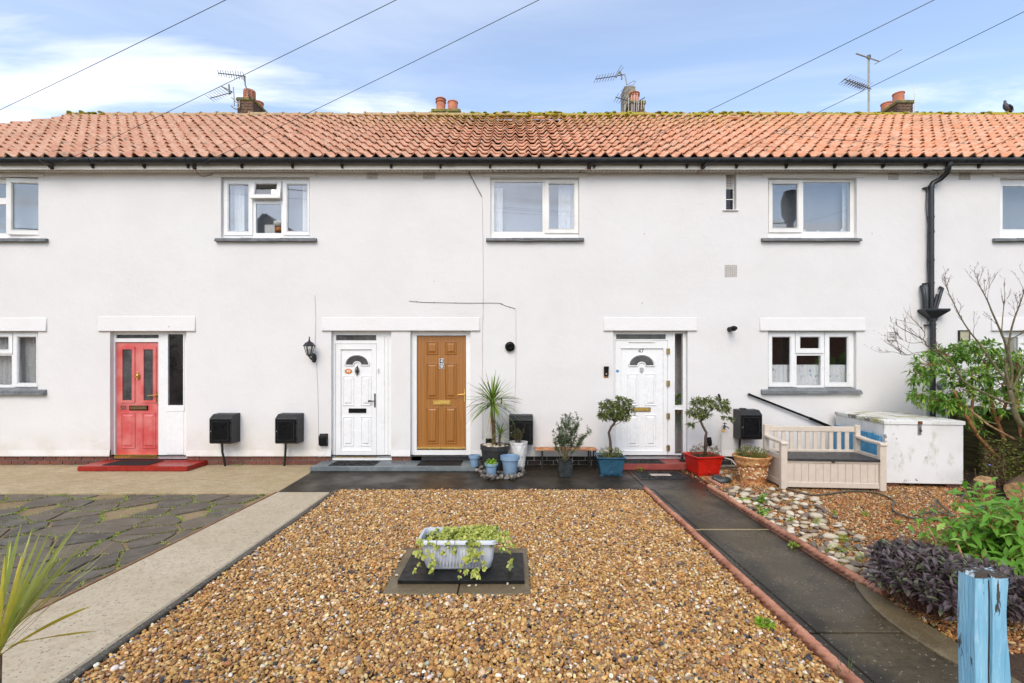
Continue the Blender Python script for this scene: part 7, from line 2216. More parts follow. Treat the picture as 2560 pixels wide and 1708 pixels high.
def twig(p0, d, L_, r_, depth):
    d = d.normalized(); n_ = 4; pts = [p0]; cur = p0.copy(); dd = d.copy()
    for k in range(n_):
        dd = (dd + Vector((rnd.uniform(-.18, .18), rnd.uniform(-.18, .18), rnd.uniform(-.05, .16)))).normalized()
        cur = cur + dd * (L_ / n_); pts.append(cur.copy())
    tw_.tube(pts, [r_, r_ * .85, r_ * .7, r_ * .55, r_ * .4], 4)
    for q in pts[1:]:
        if rnd.random() < .4:
            o_ = Vector((rnd.uniform(-1, 1), rnd.uniform(-1, 1), rnd.uniform(-.2, 1))).normalized() * .012
            bd_.tube([q, q + o_ * .6, q + o_], [.0025, .0035, .001], 4)
    if depth > 0:
        for k in range(rnd.choice((1, 2, 2, 3))):
            i = rnd.randint(1, n_); s_ = Vector((rnd.uniform(-1, 1), rnd.uniform(-.7, .7), rnd.uniform(-.2, 1.0)))
            twig(pts[i], dd * .8 + s_ * .7, L_ * rnd.uniform(.45, .75), r_ * .65, depth - 1)
for si, (sm, r0_, r1_) in enumerate(segs_[:-1]):
    m_ = len(sm); nt_ = 8 if si < 4 else 4
    for k in range(nt_):
        f_ = rnd.uniform(.5 if si < 4 else .25, 1.0); i = min(int(f_ * (m_ - 1)), m_ - 2)
        d = (sm[i + 1] - sm[i]).normalized()
        s_ = Vector((rnd.uniform(-1, 1), rnd.uniform(-.6, .6), rnd.uniform(-.1, .9)))
        twig(sm[i], d + s_ * .75, rnd.uniform(.14, .32) * (1.25 - .5 * f_), .0030, 2 if si < 4 else 1)
    twig(sm[-1], sm[-1] - sm[-3], .16, r1_ * .5, 2 if si < 4 else 1)
tw_.build('twigs', 'twig', bt)['kind'] = 'stuff'
bd_.build('bud', 'twig', bt)['kind'] = 'stuff'
# cut stick lying against the shrub
tag(MB().tube([W(2420, 1020, -1.9), W(2470, 1062, -1.95), W(2535, 1098, -2.0)], [.010, .012, .014], 7).build('cut_stick', 'cut_wood', smooth=True), 'pale cut stick leaning through the shrub', 'stick')

# undergrowth below the shrub, logs, sticks
ug = thing('undergrowth', 'dark leafy undergrowth behind the logs at the right edge', 'undergrowth', (6.4, -2.2, 0))
rg = np.random.default_rng(61); PP = []; QQ = []
for k in range(420):
    px = rg.uniform(2462, 2680); py0 = 1215; q = G(px, rg.uniform(1205, 1225)); hh = rg.uniform(.2, .75)
    n_ = 9
    for i in range(n_):
        PP.append((q.x + rg.normal(0, .03), q.y + rg.normal(0, .05), hh * rg.uniform(.15, 1))); QQ.append((rg.normal(), rg.normal(), .3))
PP = np.array(PP); QQ = np.array(QQ)
foliage('leafage', PP, QQ, rg.uniform(.025, .055, len(PP)), rg.uniform(.014, .026, len(PP)), 'leaf_thyme', ug, 62)
b = MB(); rnd = random.Random(8)
for k in range(46):
    q = G(rnd.uniform(2460, 2620), rnd.uniform(1205, 1228)); b.tube(wobble(q, q + Vector((rnd.uniform(-.1, .1), rnd.uniform(-.1, .1), rnd.uniform(.2, .6))), 3, .015, rnd), .005, 5)
b.build('stems', 'twig', ug)['kind'] = 'stuff'
ml = struct(MB().prism([(5.9, -2.5), (8.5, -2.7), (8.5, -.2), (6.6, -.2), (6.55, -1.5), (6.0, -1.9)], 'z', -.05, .002).build('mulch', 'bark_mulch', bevel=.01))
def log_(label, a, c, r_):
    th = thing('log', label, 'log', a)
    a, c = Vector(a), Vector(c); rnd = random.Random(int(a.x * 100)); n_ = 16; seg = 7
    rings = []
    d = (c - a).normalized(); s_ = d.cross(Vector((0, 0, 1))).normalized(); u = s_.cross(d)
    wob = [rnd.uniform(.85, 1.12) for _ in range(n_)]
    for i in range(seg):
        p_ = a.lerp(c, i / (seg - 1))
        rings.append([p_ + (s_ * math.cos(2*math.pi*k/n_) + u * math.sin(2*math.pi*k/n_)) * r_ * wob[k] * (1 + rnd.uniform(-.03, .03)) for k in range(n_)])
    MB().rings(rings, close_first=False, close_last=False).build('bark', 'bark_palm', th, smooth=60)
    for rr_, e in ((rings[0], -1), (rings[-1], 1)):
        cen = sum(rr_, Vector()) / n_
        b = MB(); b.add([cen + d * e * .004] + rr_, [(0, k + 1, (k + 1) % n_ + 1) if e > 0 else (0, (k + 1) % n_ + 1, k + 1) for k in range(n_)]); b.build('cut_face', 'cut_wood', th)
q = G(2462, 1245); log_('sawn log standing upright and tilted near the chest', (q.x, q.y, .0), (q.x - .06, q.y - .05, .26), .10)
q = G(2535, 1243); log_('thick sawn log lying on its side at the right edge', (q.x - .12, q.y - .16, .12), (q.x + .35, q.y + .2, .13), .13)
for px, py, px2, py2 in ((2442, 1202, 2437, 1172), (2487, 1212, 2495, 1172)):
    q = G(px, py); tag(MB().tube([q, W(px2, py2, q.y)], .008, 6).build('plant_stake', 'cut_wood'), ('thin stake left of the upright log' if px < 2460 else 'thin stake right of the upright log'), 'stake')

# ------------------------------------------------------------------ strap-leaved clump with bluebells
sc_ = thing('strap_clump', 'clump of arching strap leaves beside the bluebells', 'plant', G(2480, 1340))
rg = np.random.default_rng(71); n_ = 150
q = G(2490, 1335)
P = np.tile([[q.x, q.y, .02]], (n_, 1)) + rg.normal(0, .05, (n_, 3)) * [1, 1, .2]
az = rg.uniform(math.pi * .55, math.pi * 1.6, n_); el = rg.uniform(.15, 1.0, n_)
Q = np.stack([np.cos(az) * np.cos(el), np.sin(az) * np.cos(el), np.sin(el)], 1)
foliage('leafage', P, Q, rg.uniform(.25, .46, n_), rg.uniform(.010, .016, n_), 'leaf_strap', sc_, 72, droop=.55, shape=(.35, .7, 1.0, .8))
bbn = thing('bluebells', 'small violet-blue flower heads above the strap leaves', 'flowers', G(2440, 1290))
b = MB(); rnd = random.Random(5)
for k in range(60):
    cpx, cpy = rnd.choice(((2432, 1268), (2446, 1264), (2452, 1268), (2478, 1268)))
    q = W(cpx + rnd.gauss(0, 5), cpy + rnd.gauss(0, 3.5), G(2440, 1300).y + rnd.uniform(-.04, .04))
    s_ = rnd.uniform(.008, .013); b.tube([q, q + Vector((rnd.uniform(-.006, .006), rnd.uniform(-.006, .006), -s_)), q + Vector((0, 0, -s_ * 2))], [.003, s_ * .6, s_ * .8], 5)
b.build('flower_heads', 'bluebell', bbn)['kind'] = 'stuff'
b = MB()
for cpx in (2432, 2446, 2478):
    y_ = G(2440, 1300).y; b.tube([W(cpx, 1268, y_), W(cpx + 14, 1300, y_ + .02)], .004, 5)
b.build('stem', 'leaf_strap', bbn)
tag(MB().lathe([(.004, 0), (.016, .012), (.003, .024)], W(2474, 1165, -1.9).x, -1.9, 7, top=True).build('pink_flower', 'bluebell', origin=(0, 0, 0)), 'single lilac flower in the dark undergrowth', 'flower').location = (0, 0, W(2474, 1165, -1.9).z)

# ------------------------------------------------------------------ foreground leafy shrub on the right
fsx, fsy = 4.28, -4.28
fs_ = thing('leafy_shrub', 'fresh green broad-leaved shrub in the right foreground', 'shrub', (fsx, fsy, 0))
rg = np.random.default_rng(81); rnd = random.Random(81)
lm_ = {}
def leaf_proto(name, L_, W_, droop, mat, fold=.22):
    V, Fc = leaf_arrays(np.zeros((1, 3)), np.array([[1.0, 0, 0]]), [L_], [W_], np.random.default_rng(1), fold=fold, droop=droop, up=np.array([[0, 0, 5.0]]))
    return np_mesh(name, V, Fc, mat)
protos = [leaf_proto('leaf', .13, .050, .25, 'leaf_fore'), leaf_proto('leaf', .15, .048, .45, 'leaf_fore'), leaf_proto('leaf', .11, .044, .1, 'leaf_fore')]
b = MB(); cnt = 0; extraP = []; extraQ = []
for k in range(190):
    az = rnd.uniform(0, 6.28); el = rnd.uniform(.1, 1.35); L_ = rnd.uniform(.40, .76)
    d = Vector((math.cos(az) * math.cos(el) * .95, math.sin(az) * math.cos(el) * .95, math.sin(el)))
    s0 = Vector((fsx + rnd.uniform(-.2, .2), fsy + rnd.uniform(-.35, .2), .0)); e_ = s0 + d * L_
    pts = wobble(s0, e_, 4, .02, rnd); b.tube(pts, [.006, .005, .0045, .004, .003], 5)
    m_ = 13
    for i in range(m_):
        f_ = .35 + .65 * i / (m_ - 1); q = s0.lerp(e_, f_); a = i * 1.9 + k
        sd_ = d.orthogonal().normalized(); sd_.rotate(Matrix.Rotation(a, 3, d))
        ld = (sd_ * 1.0 + d * (.3 + .5 * (i == m_ - 1)) + Vector((0, 0, .1))).normalized()
        vis = q.z > .25 and q.y < fsy - .05 and q.x < 4.35
        if vis and cnt < 290:
            qt = ld.to_track_quat('X', 'Z')
            piece('leaf', protos[(i + k) % 3], fs_, q, qt.to_euler(), (rnd.uniform(.7, 1.15),) * 3); cnt += 1
        else:
            extraP.append(tuple(q)); extraQ.append(tuple(ld))
b.build('stem', 'bark_tan', fs_)
leaf_mat('leaf_fore_many', '#5f9a2c', '#86b842', trans=.35, third='#a3c95c')
foliage('leafage', extraP, extraQ, rg.uniform(.08, .14, len(extraP)), rg.uniform(.03, .045, len(extraP)), 'leaf_fore_many', fs_, 82)

# ------------------------------------------------------------------ purple sage
sgx, sgy = 3.12, -4.86
sg = thing('purple_sage', 'low bushy purple sage spilling onto the dark path', 'sage', (sgx, sgy, 0))
rnd = random.Random(91); rg = np.random.default_rng(91)
sp = [leaf_proto('leaf', .074, .024, .25, 'leaf_sage', .15), leaf_proto('leaf', .086, .027, .4, 'leaf_sage', .1), leaf_proto('leaf', .058, .020, .1, 'leaf_sage', .2)]
b = MB(); cnt = 0; extraP = []; extraQ = []
shoots = []
for k in range(360):
    u = rnd.uniform(0, 6.28); rr_ = math.sqrt(rnd.random()); x = sgx + .50 * rr_ * math.cos(u) + (.12 if math.sin(u) > 0 else 0); y = sgy + .52 * rr_ * math.sin(u)
    h_ = (.34 + .10 * math.sin(5 * x) * math.cos(4 * y)) * (1 - .45 * rr_ ** 2.5) + rnd.uniform(-.04, .05)
    shoots.append((x, y, h_))
shoots.sort(key=lambda s: s[1])
for k, (x, y, h_) in enumerate(shoots):
    tip = Vector((x, y, h_)); s0 = Vector((sgx + (x - sgx) * .6, sgy + (y - sgy) * .6, .02)); d = (tip - s0).normalized()
    b.tube([s0, s0.lerp(tip, .5), tip], [.004, .003, .002], 4)
    for i in range(11):
        q = tip - d * (.012 * (i // 2)) * 1.2; a = (i % 2) * math.pi + (i // 2) * 1.57 + k
        sd_ = d.orthogonal().normalized(); sd_.rotate(Matrix.Rotation(a, 3, d))
        ld = (sd_ * (.55 + .09 * i) + d * (.85 - .07 * i)).normalized()
        if cnt < 300 and y < sgy - .05 and i < 8:
            piece('leaf', sp[(i + k) % 3], sg, q, ld.to_track_quat('X', 'Z').to_euler(), (rnd.uniform(.75, 1.2),) * 3); cnt += 1
        else:
            extraP.append(tuple(q)); extraQ.append(tuple(ld))
b.build('stem', 'twig', sg)['kind'] = 'stuff'
leaf_mat('leaf_sage_many', '#534749', '#645658', trans=.15, third='#6f7a55')
foliage('leafage', extraP, extraQ, rg.uniform(.055, .088, len(extraP)), rg.uniform(.018, .028, len(extraP)), 'leaf_sage_many', sg, 92)
for k, (px, py, px2, py2, yy_) in enumerate(((2338, 1352, 2322, 1322, -4.55), (2408, 1400, 2395, 1362, -4.8))):
    tag(MB().tube([W(px + 4, py + 50, yy_), W(px, py, yy_), W(px2, py2, yy_)], [.009, .008, .007], 6).build('dead_stick', 'cut_wood', smooth=True), ('pale dead stick rising from the left of the purple sage' if k == 0 else 'brown dead stick rising behind the blue post'), 'stick')
gr = thing('dry_grass', 'a few dry grass stalks at the near end of the rope edging', 'grass', G(2120, 1690))
rg = np.random.default_rng(5); q = G(2125, 1700); n_ = 14
P = np.tile([[q.x, q.y, 0]], (n_, 1)) + rg.normal(0, .02, (n_, 3)) * [1, 1, 0]
foliage('stalks', P, np.stack([rg.normal(0, .5, n_), rg.normal(0, .3, n_), np.ones(n_)], 1), rg.uniform(.08, .16, n_), .004, 'leaf_grey', gr, 3)

# ------------------------------------------------------------------ blue timber post in the near right corner
pd_, pw, pdp = 1.3, .094, .050
px0 = wx(2438, pd_ - D); pyf = pd_ - D; ptop = 1.171
po = thing('timber_post', 'weathered light blue timber gate post with a split front', 'post', (px0 + .05, pyf + .04, 0))
rnd = random.Random(2)
def post_ring(z, j=0.0):
    pts = []
    prof = [(0, 0), (.018, -.002), (.034, 0), (.040, .010), (.046, 0), (.07, -.002), (pw, .002), (pw + .002, .03), (pw, pdp), (.05, pdp), (0, pdp), (-.002, .04)]
    for (a, c) in prof:
        w_ = 1.0
        k = .006 * math.sin(z * 17 + a * 60) * (1 if a > .08 else .25)
        if .036 < a < .044: c = c + .003 * math.sin(z * 9) + .007
        xo = .012 * (ptop - z) if .03 < a < .05 else 0
        pts.append((px0 + a + k + xo * .6, pyf + c, z))
    return pts
zs_ = [0, .3, .5, .65, .75, .82, .88, .93, .98, 1.02, 1.06, 1.10, 1.135, ptop - .012]
rings = [post_ring(z) for z in zs_]
flat_ = [(a_[0], min(a_[1], pyf + .004) if a_[1] < pyf + .03 and px0 + .03 < a_[0] < px0 + .055 else a_[1], a_[2]) for a_ in rings[-1]]
top_ring = [(x + (.004 if x < px0 + .04 else -.006), y + (.004 if y < pyf + .03 else -.004), ptop + .004 * math.sin(x * 130) + (.010 if y > pyf + .05 else -.004)) for x, y, z in flat_]
MB().rings(rings, close_last=False).build('shaft', 'blue_paint', po)
MB().rings([rings[-1], top_ring], close_first=False).build('post_top', 'post_top', po)
b = MB(); fx = lambda z: px0 + .040 + .012 * (ptop - z) * .6 + .006 * math.sin(z * 17 + .04 * 60) * .25
zz = [.7, .8, .9, 1.0, 1.1, ptop - .02]
b.add([(fx(z) - .0022, pyf + .004, z) for z in zz] + [(fx(z) + .0026, pyf + .004, z) for z in zz], [(k, k + 6, k + 7, k + 1) for k in range(5)])
b.build('split', 'cracked_wood', po)
b = MB(); b.box(px0 + pw - .004, px0 + pw + .010, pyf + .022, pyf + .06, .70, 1.02); b.build('bare_wood', 'cracked_wood', po, bevel=.004)

# ------------------------------------------------------------------ spiky plant in the near left corner
d_ = 1.7; YP = d_ - D
spx, spz = wx(-12, YP), wz(1640, YP)
spk = thing('spiky_palm', 'yellow-green spiky palm leaves in the near left corner', 'palm', (spx, YP, 0))
MB().tube([(spx - .06, YP + .02, 0), (spx - .04, YP, .3), (spx - .015, YP, .55), (spx, YP, spz)], [.04, .034, .026, .018], 10).build('trunk', 'bark_palm', spk, smooth=True)
tipsL = [((55, 1302), .012, .05, 0), ((105, 1320), .013, .05, 0), ((160, 1318), .013, .08, 1), ((213, 1287), .014, .05, 1), ((230, 1335), .014, .10, 1), ((305, 1335), .014, .08, 1), ((140, 1385), .012, .06, 0), ((215, 1360), .014, .08, 1), ((240, 1508), .014, .10, 2), ((240, 1578), .014, .04, 2), ((62, 1375), .010, .05, 2), ((12, 1385), .009, .03, 2), ((265, 1420), .007, .12, 3), ((75, 1600), .010, .04, 2), ((-40, 1320), .013, .05, 0), ((-90, 1370), .013, .05, 0), ((-150, 1450), .012, .1, 0), ((-200, 1560), .012, .1, 1), ((30, 1340), .012, .05, 0), ((180, 1385), .011, .06, 0), ((90, 1400), .012, .06, 1), ((-20, 1380), .012, .06, 1), ((-120, 1320), .012, .05, 1), ((130, 1430), .009, .08, 0), ((70, 1480), .010, .08, 2), ((-160, 1640), .012, .1, 1), ((190, 1450), .008, .08, 3)]
rnd = random.Random(6)
tipsL += [((a, c), .013, .06, i % 2) for i, (a, c) in enumerate(((185, 1308), (252, 1345), (276, 1368), (200, 1335), (172, 1345), (238, 1392), (132, 1310), (82, 1330), (262, 1400)))]
tipsL += [((rnd.uniform(20, 225), rnd.uniform(1300, 1420)), rnd.uniform(.009, .013), .07, rnd.choice((0, 1, 0, 1, 2))) for _ in range(6)]
leaf_mat('leaf_yellow', '#d0b838', '#c4bf4e', attr=False, trans=.25)
for (px, py), w_, dr, mt in tipsL:
    y_ = YP + rnd.uniform(-.12, .14); tip = W(px, py, y_); h_ = Vector((spx + rnd.uniform(-.012, .012), YP, spz + rnd.uniform(-.02, .05)))
    v = tip - h_; L_ = v.length
    v = v + Vector((0, 0, L_ * dr))
    blade('leaf', h_, v, L_ * 1.02, w_ * 1.2, ['leaf_spike', 'leaf_spike', 'leaf_yellow', 'leaf_dry'][mt], spk, droop=dr, seg=8, twist=1.1 if mt == 2 else rnd.uniform(-.4, .4), fold=.2, taper=4.5)
# ------------------------------------------------------------------ aerials
def yagi(b, a, c, n, l0, l1, r_, axis):
    """directors along a boom from a to c"""
    a, c = Vector(a), Vector(c); ax = Vector(axis).normalized()
    for k in range(n):
        p_ = a.lerp(c, k / (n - 1)); l_ = l0 + (l1 - l0) * k / (n - 1)
        b.tube([p_ - ax * l_ / 2, p_ + ax * l_ / 2], r_, 5)
YA1 = 4.25
ar = thing('tv_aerial', 'pair of television aerials strapped to the left chimney', 'aerial', W(600, 262, YA1))
MB().tube([W(625, 246, YA1), W(619, 228, YA1), W(613, 212, YA1), W(612, 192, YA1)], .017, 8).build('mast', 'aerial', ar, smooth=True)
MB().tube([W(614, 191, YA1), W(545, 183, YA1 - .1)], .013, 6).build('boom', 'aerial', ar)
b = MB(); yagi(b, W(609, 190, YA1), W(546, 183, YA1 - .1), 11, .26, .20, .007, (.35, -1, .35)); b.build('director_rods', 'aerial', ar)['kind'] = 'stuff'
MB().tube([W(612, 206, YA1), W(606, 192, YA1)], .008, 6).build('brace', 'aerial', ar)
MB().tube([W(586, 265, YA1), W(585, 240, YA1), W(583, 218, YA1)], .014, 6).build('mast', 'mast', ar)
MB().tube([W(581, 231, YA1), W(525, 246, YA1 - .2)], .011, 6).build('boom', 'aerial', ar)
b = MB(); yagi(b, W(566, 226, YA1), W(525, 246, YA1 - .2), 8, .30, .26, .006, (-.75, -.2, .55)); b.build('director_rods', 'aerial', ar)['kind'] = 'stuff'
MB().bar(W(555, 217, YA1), W(580, 230, YA1), .035, .03).build('reflector', 'aerial', ar); MB().bar(W(572, 211, YA1), W(574, 236, YA1), .03, .03).build('reflector', 'aerial', ar)
MB().tube([W(598, 252, YA1), W(599, 268, YA1), W(592, 273, YA1), W(585, 271, YA1), W(578, 265, YA1)], .018, 6).build('cradle', 'mast', ar, smooth=True)
MB().tube([W(578, 243, YA1), W(590, 255, YA1), W(598, 262, YA1)], .012, 6).build('cradle', 'mast', ar)
ar = thing('tv_aerial', 'tangle of aerials on the chimney right of centre', 'aerial', W(1580, 270, YA1))
MB().tube([W(1580, 285, YA1 - .1), W(1580, 258, YA1 - .1)], .02, 8).build('mast', 'mast', ar)
MB().tube([W(1567, 212, YA1 + .3), W(1564, 195, YA1 + .3), W(1562, 186, YA1 + .3)], .018, 8).build('mast', 'mast', ar)
MB().tube([W(1561, 187, YA1 + .3), W(1489, 198, YA1 + .1)], .012, 6).build('boom', 'aerial', ar)
b = MB(); yagi(b, W(1538, 191, YA1 + .2), W(1489, 198, YA1 + .1), 8, .22, .2, .006, (.35, -.6, .6)); yagi(b, W(1553, 176, YA1 + .25), W(1549, 171, YA1 + .25), 2, .22, .22, .006, (.5, 0, .8)); b.build('director_rods', 'aerial', ar)['kind'] = 'stuff'
MB().bar(W(1540, 194, YA1 + .2), W(1549, 178, YA1 + .2), .04, .03).build('reflector', 'aerial', ar); MB().bar(W(1549, 178, YA1 + .2), W(1554, 189, YA1 + .2), .03, .03).build('reflector', 'aerial', ar); MB().bar(W(1554, 186, YA1 + .2), W(1554.5, 199, YA1 + .2), .03, .03).build('reflector', 'aerial', ar)
MB().tube([W(1567, 213, YA1 + .2), W(1585, 202, YA1 + .2), W(1589, 204, YA1 + .2), W(1584, 212, YA1 + .2), W(1570, 216, YA1 + .2)], .007, 5).build('folded_dipole', 'aerial', ar)
MB().tube([W(1567, 215, YA1 + .2), W(1553, 228, YA1 + .2), W(1556, 231, YA1 + .2), W(1567, 220, YA1 + .2)], .007, 5).build('folded_dipole', 'aerial', ar)
MB().tube([W(1539, 243, YA1 - .3), W(1588, 258, YA1 - .1), W(1612, 244, YA1)], .013, 6).build('boom', 'aerial', ar)
b = MB(); yagi(b, W(1541, 244, YA1 - .3), W(1572, 253, YA1 - .2), 6, .24, .30, .006, (.45, -.3, .75)); b.build('director_rods', 'aerial', ar)['kind'] = 'stuff'
b = MB()
for px, t_, bt_ in ((1572, 240, 286), (1579, 238, 250), (1586, 235, 282), (1593, 232, 280), (1597, 250, 277), (1604, 250, 274), (1610, 250, 270), (1563, 262, 286)):
    b.tube([W(px, t_, YA1 - .25), W(px - 1, bt_, YA1 - .25)], .006, 5)
b.build('grid_rods', 'white_rod', ar)['kind'] = 'stuff'
ar = thing('tv_aerial', 'tall grey mast with two aerials above the right chimney', 'aerial', W(2172, 292, 3.6))
YM = 3.65
MB().tube([W(2172, 296, YM), W(2172, 142, YM)], .024, 10).build('mast', 'mast', ar, smooth=50)
MB().tube([W(2140, 134, YM - .05), W(2199, 154, YM - .05)], [.018, .014], 8).build('cross_arm', 'mast', ar)
MB().tube([W(2186, 161, YM - .1), W(2255, 124, YM - .1)], .007, 6).build('dipole', 'aerial', ar)
b = MB(); b.lathe([(.045, wz(145, YM)), (.045, wz(139, YM))], W(2172, 142, YM).x, YM, 10, top=True); b.build('clamp', 'aerial', ar)
MB().tube([W(2178, 223, YM - .05), W(2110, 198, YM - .25)], .012, 6).build('boom', 'aerial', ar)
b = MB(); yagi(b, W(2112, 199, YM - .25), W(2166, 218, YM - .1), 10, .32, .30, .005, (.7, -.4, .5))
for k in range(10):
    p_ = W(2112, 199, YM - .25).lerp(W(2166, 218, YM - .1), (k / 9) ** .8); ax = Vector((.7, -.4, .5)).normalized()
    b.tube([p_ - ax * .09, p_ + ax * .05], .013, 5)
b.build('director_rods', 'aerial', ar)['kind'] = 'stuff'
ar = thing('whip_aerial', 'short white rod aerial right of the right chimney', 'aerial', W(2287, 285, YA1))
MB().tube([W(2287, 288, YA1), W(2286, 215, YA1)], .011, 6).build('rod', 'white_rod', ar); MB().bar(W(2282, 284, YA1), W(2289, 281, YA1), .03, .03).build('clamp', 'aerial', ar)

# ------------------------------------------------------------------ pigeon on the ridge
pg = thing('pigeon', 'dark grey pigeon perched on the roof ridge at the far right', 'pigeon', (wx(2515, RY), RY, RZ + .10))
gx0 = wx(2513, RY); gz = RZ + .105; k_ = 1.12
body = [((.12, -.015), .018), ((.085, .02), .045), ((.04, .06), .066), ((-.005, .10), .070), ((-.03, .145), .050), ((-.034, .18), .031), ((-.030, .205), .030), ((-.036, .228), .024), ((-.042, .240), .010)]
MB().tube([(gx0 + a * k_, RY - .03, gz + c * k_ + .02) for (a, c), _ in body], [r_ * k_ for _, r_ in body], 12, flat=.85).build('body', 'pigeon', pg, smooth=True)
MB().tube([(gx0 + .14, RY - .03, gz - .015), (gx0 + .20, RY - .03, gz - .055)], [.022, .030], 8, flat=.3).build('tail', 'pigeon_dark', pg)
MB().tube([(gx0 - .055, RY - .03, gz + .275), (gx0 - .085, RY - .03, gz + .268)], [.008, .002], 6).build('beak', 'pigeon_dark', pg)
for s_ in (-1, 1): MB().tube([(gx0, RY - .03 + s_ * .075, gz + .15), (gx0 + .06, RY - .03 + s_ * .08, gz + .09), (gx0 + .15, RY - .03 + s_ * .03, gz + .0)], [.03, .045, .008], 8, flat=.35).build('wing', 'pigeon_dark', pg, smooth=True)
for s_ in (-1, 1): MB().tube([(gx0 + .01, RY - .03 + s_ * .025, gz + .06), (gx0 + .01, RY - .03 + s_ * .025, gz - .01)], .006, 5).build('leg', 'pot_clay', pg)

# ------------------------------------------------------------------ overhead service wires and their pole (behind the camera)
PT = Vector((9.7, -8.3, 6.75))
pole = thing('telegraph_pole', 'wooden telegraph pole beside the street, seen only as a reflection in the upstairs window', 'pole', (PT.x, PT.y, -.1))
MB().tube([(PT.x, PT.y, -.1), (PT.x, PT.y, PT.z + 1.0)], [.15, .11], 12).build('post', 'pole_wood', pole, smooth=50)
MB().lathe([(.14, PT.z + .05), (.27, PT.z + .35), (.29, PT.z + .85), (.2, PT.z + 1.15)], PT.x, PT.y, 12, top=True).build('distribution_head', 'meter_top', pole)
def wire(label, end, start=None, sag=.12, r_=.0038, group=None, n=24):
    s_ = Vector(start) if start is not None else PT; e_ = Vector(end)
    pts = [s_.lerp(e_, k / n) - Vector((0, 0, 4 * sag * (k / n) * (1 - k / n))) for k in range(n + 1)]
    return tag(MB().tube(pts, r_, 6).build('overhead_wire', 'cable', smooth=True), label, 'wire', group)
def att(px, py, Y=-.29): return W(px, py, Y)
ATT = {'a': att(-170, 355), 'b': att(133, 416), 'c': att(488, 417), 'd': att(1476, 417), 'e': att(1760, 417), 'f': att(2360, 424)}
wire('overhead wire crossing the sky at the far left', ATT['a'])
wire('overhead wire running to the gutter near the left end', ATT['b'])
wire('overhead wire meeting the gutter above the left upstairs window', ATT['c'])
wire('overhead wire meeting the gutter above the middle upstairs window', ATT['d'])
wire('overhead wire meeting the gutter above the slot window', ATT['e'])
wire('overhead wire meeting the eaves beside the drainpipe', ATT['f'])
for dz, sg_ in ((-.1, .5), (.05, .7), (-.35, .35)):
    wire('street wire behind the camera, seen only reflected in the upstairs windows', (-30, -8.3 + dz, 7.0 + dz), PT + Vector((0, dz, dz)), sg_, .016, 'street wires reflected in the windows')
def bracket_(px, label, rust=True):
    th = thing('wire_bracket', label, 'wire bracket', W(px, 420, -.2), group='rusty wire brackets under the gutter')
    p_ = W(px, 418, -.215)
    MB().box(p_.x - .03, p_.x + .03, -.212, -.193, p_.z - .035, p_.z + .045).build('plate', 'rust', th, bevel=.004)
    MB().tube([(p_.x, -.20, p_.z), (p_.x + .01, -.25, p_.z - .01), (p_.x + .02, -.30, p_.z + .005)], [.02, .026, .012], 8).build('insulator', 'black_iron', th, smooth=True)
bracket_(485, 'rusty wire bracket under the gutter above the left upstairs window')
bracket_(1473, 'rusty wire bracket under the gutter above the middle upstairs window')
bracket_(1757, 'rusty wire bracket under the gutter above the slot window')
bracket_(128, 'dark wire bracket under the gutter near the left end')
def loose(label, pts, mat='cable', r_=.004, n=5, name='loose_cable'):
    return tag(MB().tube(smooth_line([Vector(p_) for p_ in pts], n), r_, 5).build(name, mat, smooth=True), label, 'cable')
loose('loop of loose cable round the gutter at the left end', [W(133, 414, -.3), W(108, 407, -.34), W(98, 398, -.34), W(104, 388, -.28), W(135, 378, -.1), W(190, 365, .3)])
loose('slack cable hanging under the soffit left of the left upstairs window', [W(487, 422, -.2), W(494, 434, -.1), W(508, 441, -.03), W(524, 438, -.01), W(532, 433, -.005)])
loose('short cable end under the bracket above the middle upstairs window', [W(1473, 416, -.25), W(1458, 424, -.15), W(1449, 432, -.02)])
loose('short cable end under the bracket above the slot window', [W(1757, 418, -.25), W(1748, 428, -.12), W(1744, 434, -.02)])
loose('looped cable by the drainpipe elbow', [W(2362, 424, -.29), W(2330, 427, -.26), W(2296, 431, -.22), W(2292, 435, -.2), W(2310, 433, -.2), W(2335, 425, -.24), W(2346, 433, -.2), W(2344, 441, -.05)])
p4 = [W(1930, 345, 1.2), W(2060, 365, .75), W(2200, 385, .35), W(2290, 397, .05)]
loose('thin cable lying across the roof tiles on the right', [Vector((p_.x, p_.y, EZ + (p_.y - EY) * (RZ - EZ) / (RY - EY) + .10)) for p_ in p4])

# cables clipped on the render
def clipped(label, pts, mat, r_=.004):
    th = thing('wall_cable', label, 'cable', pts[0])
    MB().tube(smooth_line([Vector(p_) for p_ in pts], 4), r_, 6).build('cable', mat, th, smooth=True)
    for i in range(len(pts) - 1):
        a, c = Vector(pts[i]), Vector(pts[i + 1]); n_ = max(1, int((c - a).length / .6))
        for k in range(n_):
            q = a.lerp(c, (k + .5) / n_); MB().box(q.x - .007, q.x + .007, q.y - .006, 0.001, q.z - .006, q.z + .006).build('clip', 'cable' if mat == 'cable' else 'white_cable', th)
    return th
clipped('black cable dropping from the soffit left of the middle upstairs window', [W(1168, 422, -.12), W(1176, 438, -.02), W(1193, 470, -.012), W(1205, 492, -.008)], 'cable', .0055)
clipped('thin painted cable running down the wall right of the oak door', [W(1205, 492, -.006), W(1207, 600, -.006), W(1208, 760, -.006), W(1206, 830, -.006), W(1206, 900, -.006), W(1207, 1100, -.006)], 'white_cable', .005)
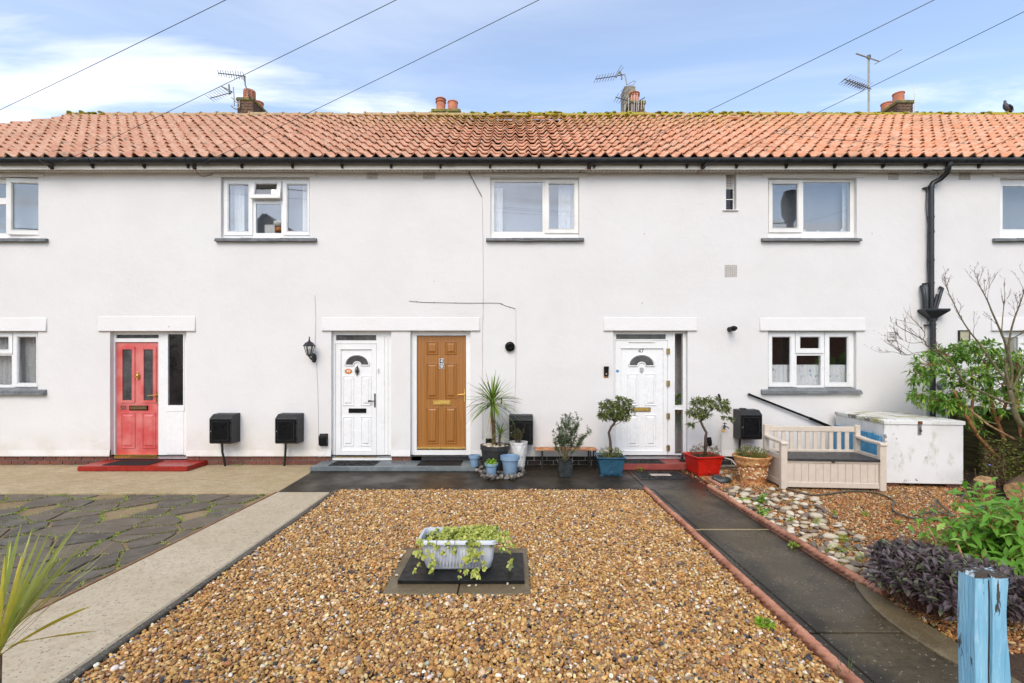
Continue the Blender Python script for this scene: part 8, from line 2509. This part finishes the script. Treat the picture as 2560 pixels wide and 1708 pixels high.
clipped('thin dark cable running across the wall above the oak door', [W(1023, 753, -.006), W(1060, 756, -.006), W(1110, 757, -.006), W(1170, 758, -.006), W(1245, 758, -.006), W(1262, 764, -.006), W(1288, 772, -.006)], 'cable', .0035)
clipped('thin pink-white cable running down past the flue', [W(1289, 773, -.006), W(1290, 850, -.006), W(1289, 960, -.006), W(1285, 1030, -.006)], 'white_cable', .004)
clipped('thin white cable running down to the lantern and socket box', [W(787, 736, -.006), W(789, 800, -.006), W(788, 860, -.006), W(792, 930, -.006), W(795, 1010, -.006), W(796, 1100, -.006)], 'white_cable', .004)
loose('loop of white cable under the socket box left of the white door', [W(797, 1108, -.03), W(792, 1120, -.04), W(798, 1126, -.04), W(803, 1118, -.05)], 'white_cable', .003)
loose('white cable from the socket box to the grey step', [W(811, 1116, -.04), W(812, 1128, -.06), W(805, 1139, -.08), W(797, 1143, -.08)], 'white_cable', .003)

# ------------------------------------------------------------------ houses across the street (seen only in the window panes)
def far_house(x, y, w_, eav, rid, label):
    th = thing('opposite_house', label, 'house', (x, y, -.1))
    MB().prism([(x - w_, -.1), (x + w_, -.1), (x + w_, eav), (x, rid - .1), (x - w_, eav)], 'y', y - 9, y).build('wall', 'far_brick', th)
    b = MB(); b.bar((x - w_ - .4, y - 4.4, eav - .2), (x, y - 4.4, rid + .1), 9.6, .25, (0, 0, 1)); b.bar((x + w_ + .4, y - 4.4, eav - .2), (x, y - 4.4, rid + .1), 9.6, .25, (0, 0, 1)); b.build('roof', 'far_roof', th)
    for dx_ in (-w_ * .5, w_ * .5):
        for z in (1.0, 3.6): MB().box(x + dx_ - .6, x + dx_ + .6, y, y + .05, z, z + 1.2).build('window', 'side_glass', th)
far_house(-15.0, -20.5, 4.2, 6.0, 10.8, 'brick gabled house opposite, reflected in the left upstairs window')
far_house(18.5, -22.0, 5.5, 4.2, 7.0, 'brick gabled house opposite, reflected in the kitchen window')
far_house(-33.0, -22.0, 5.5, 4.2, 7.0, 'brick gabled house opposite, reflected in the lower left window')
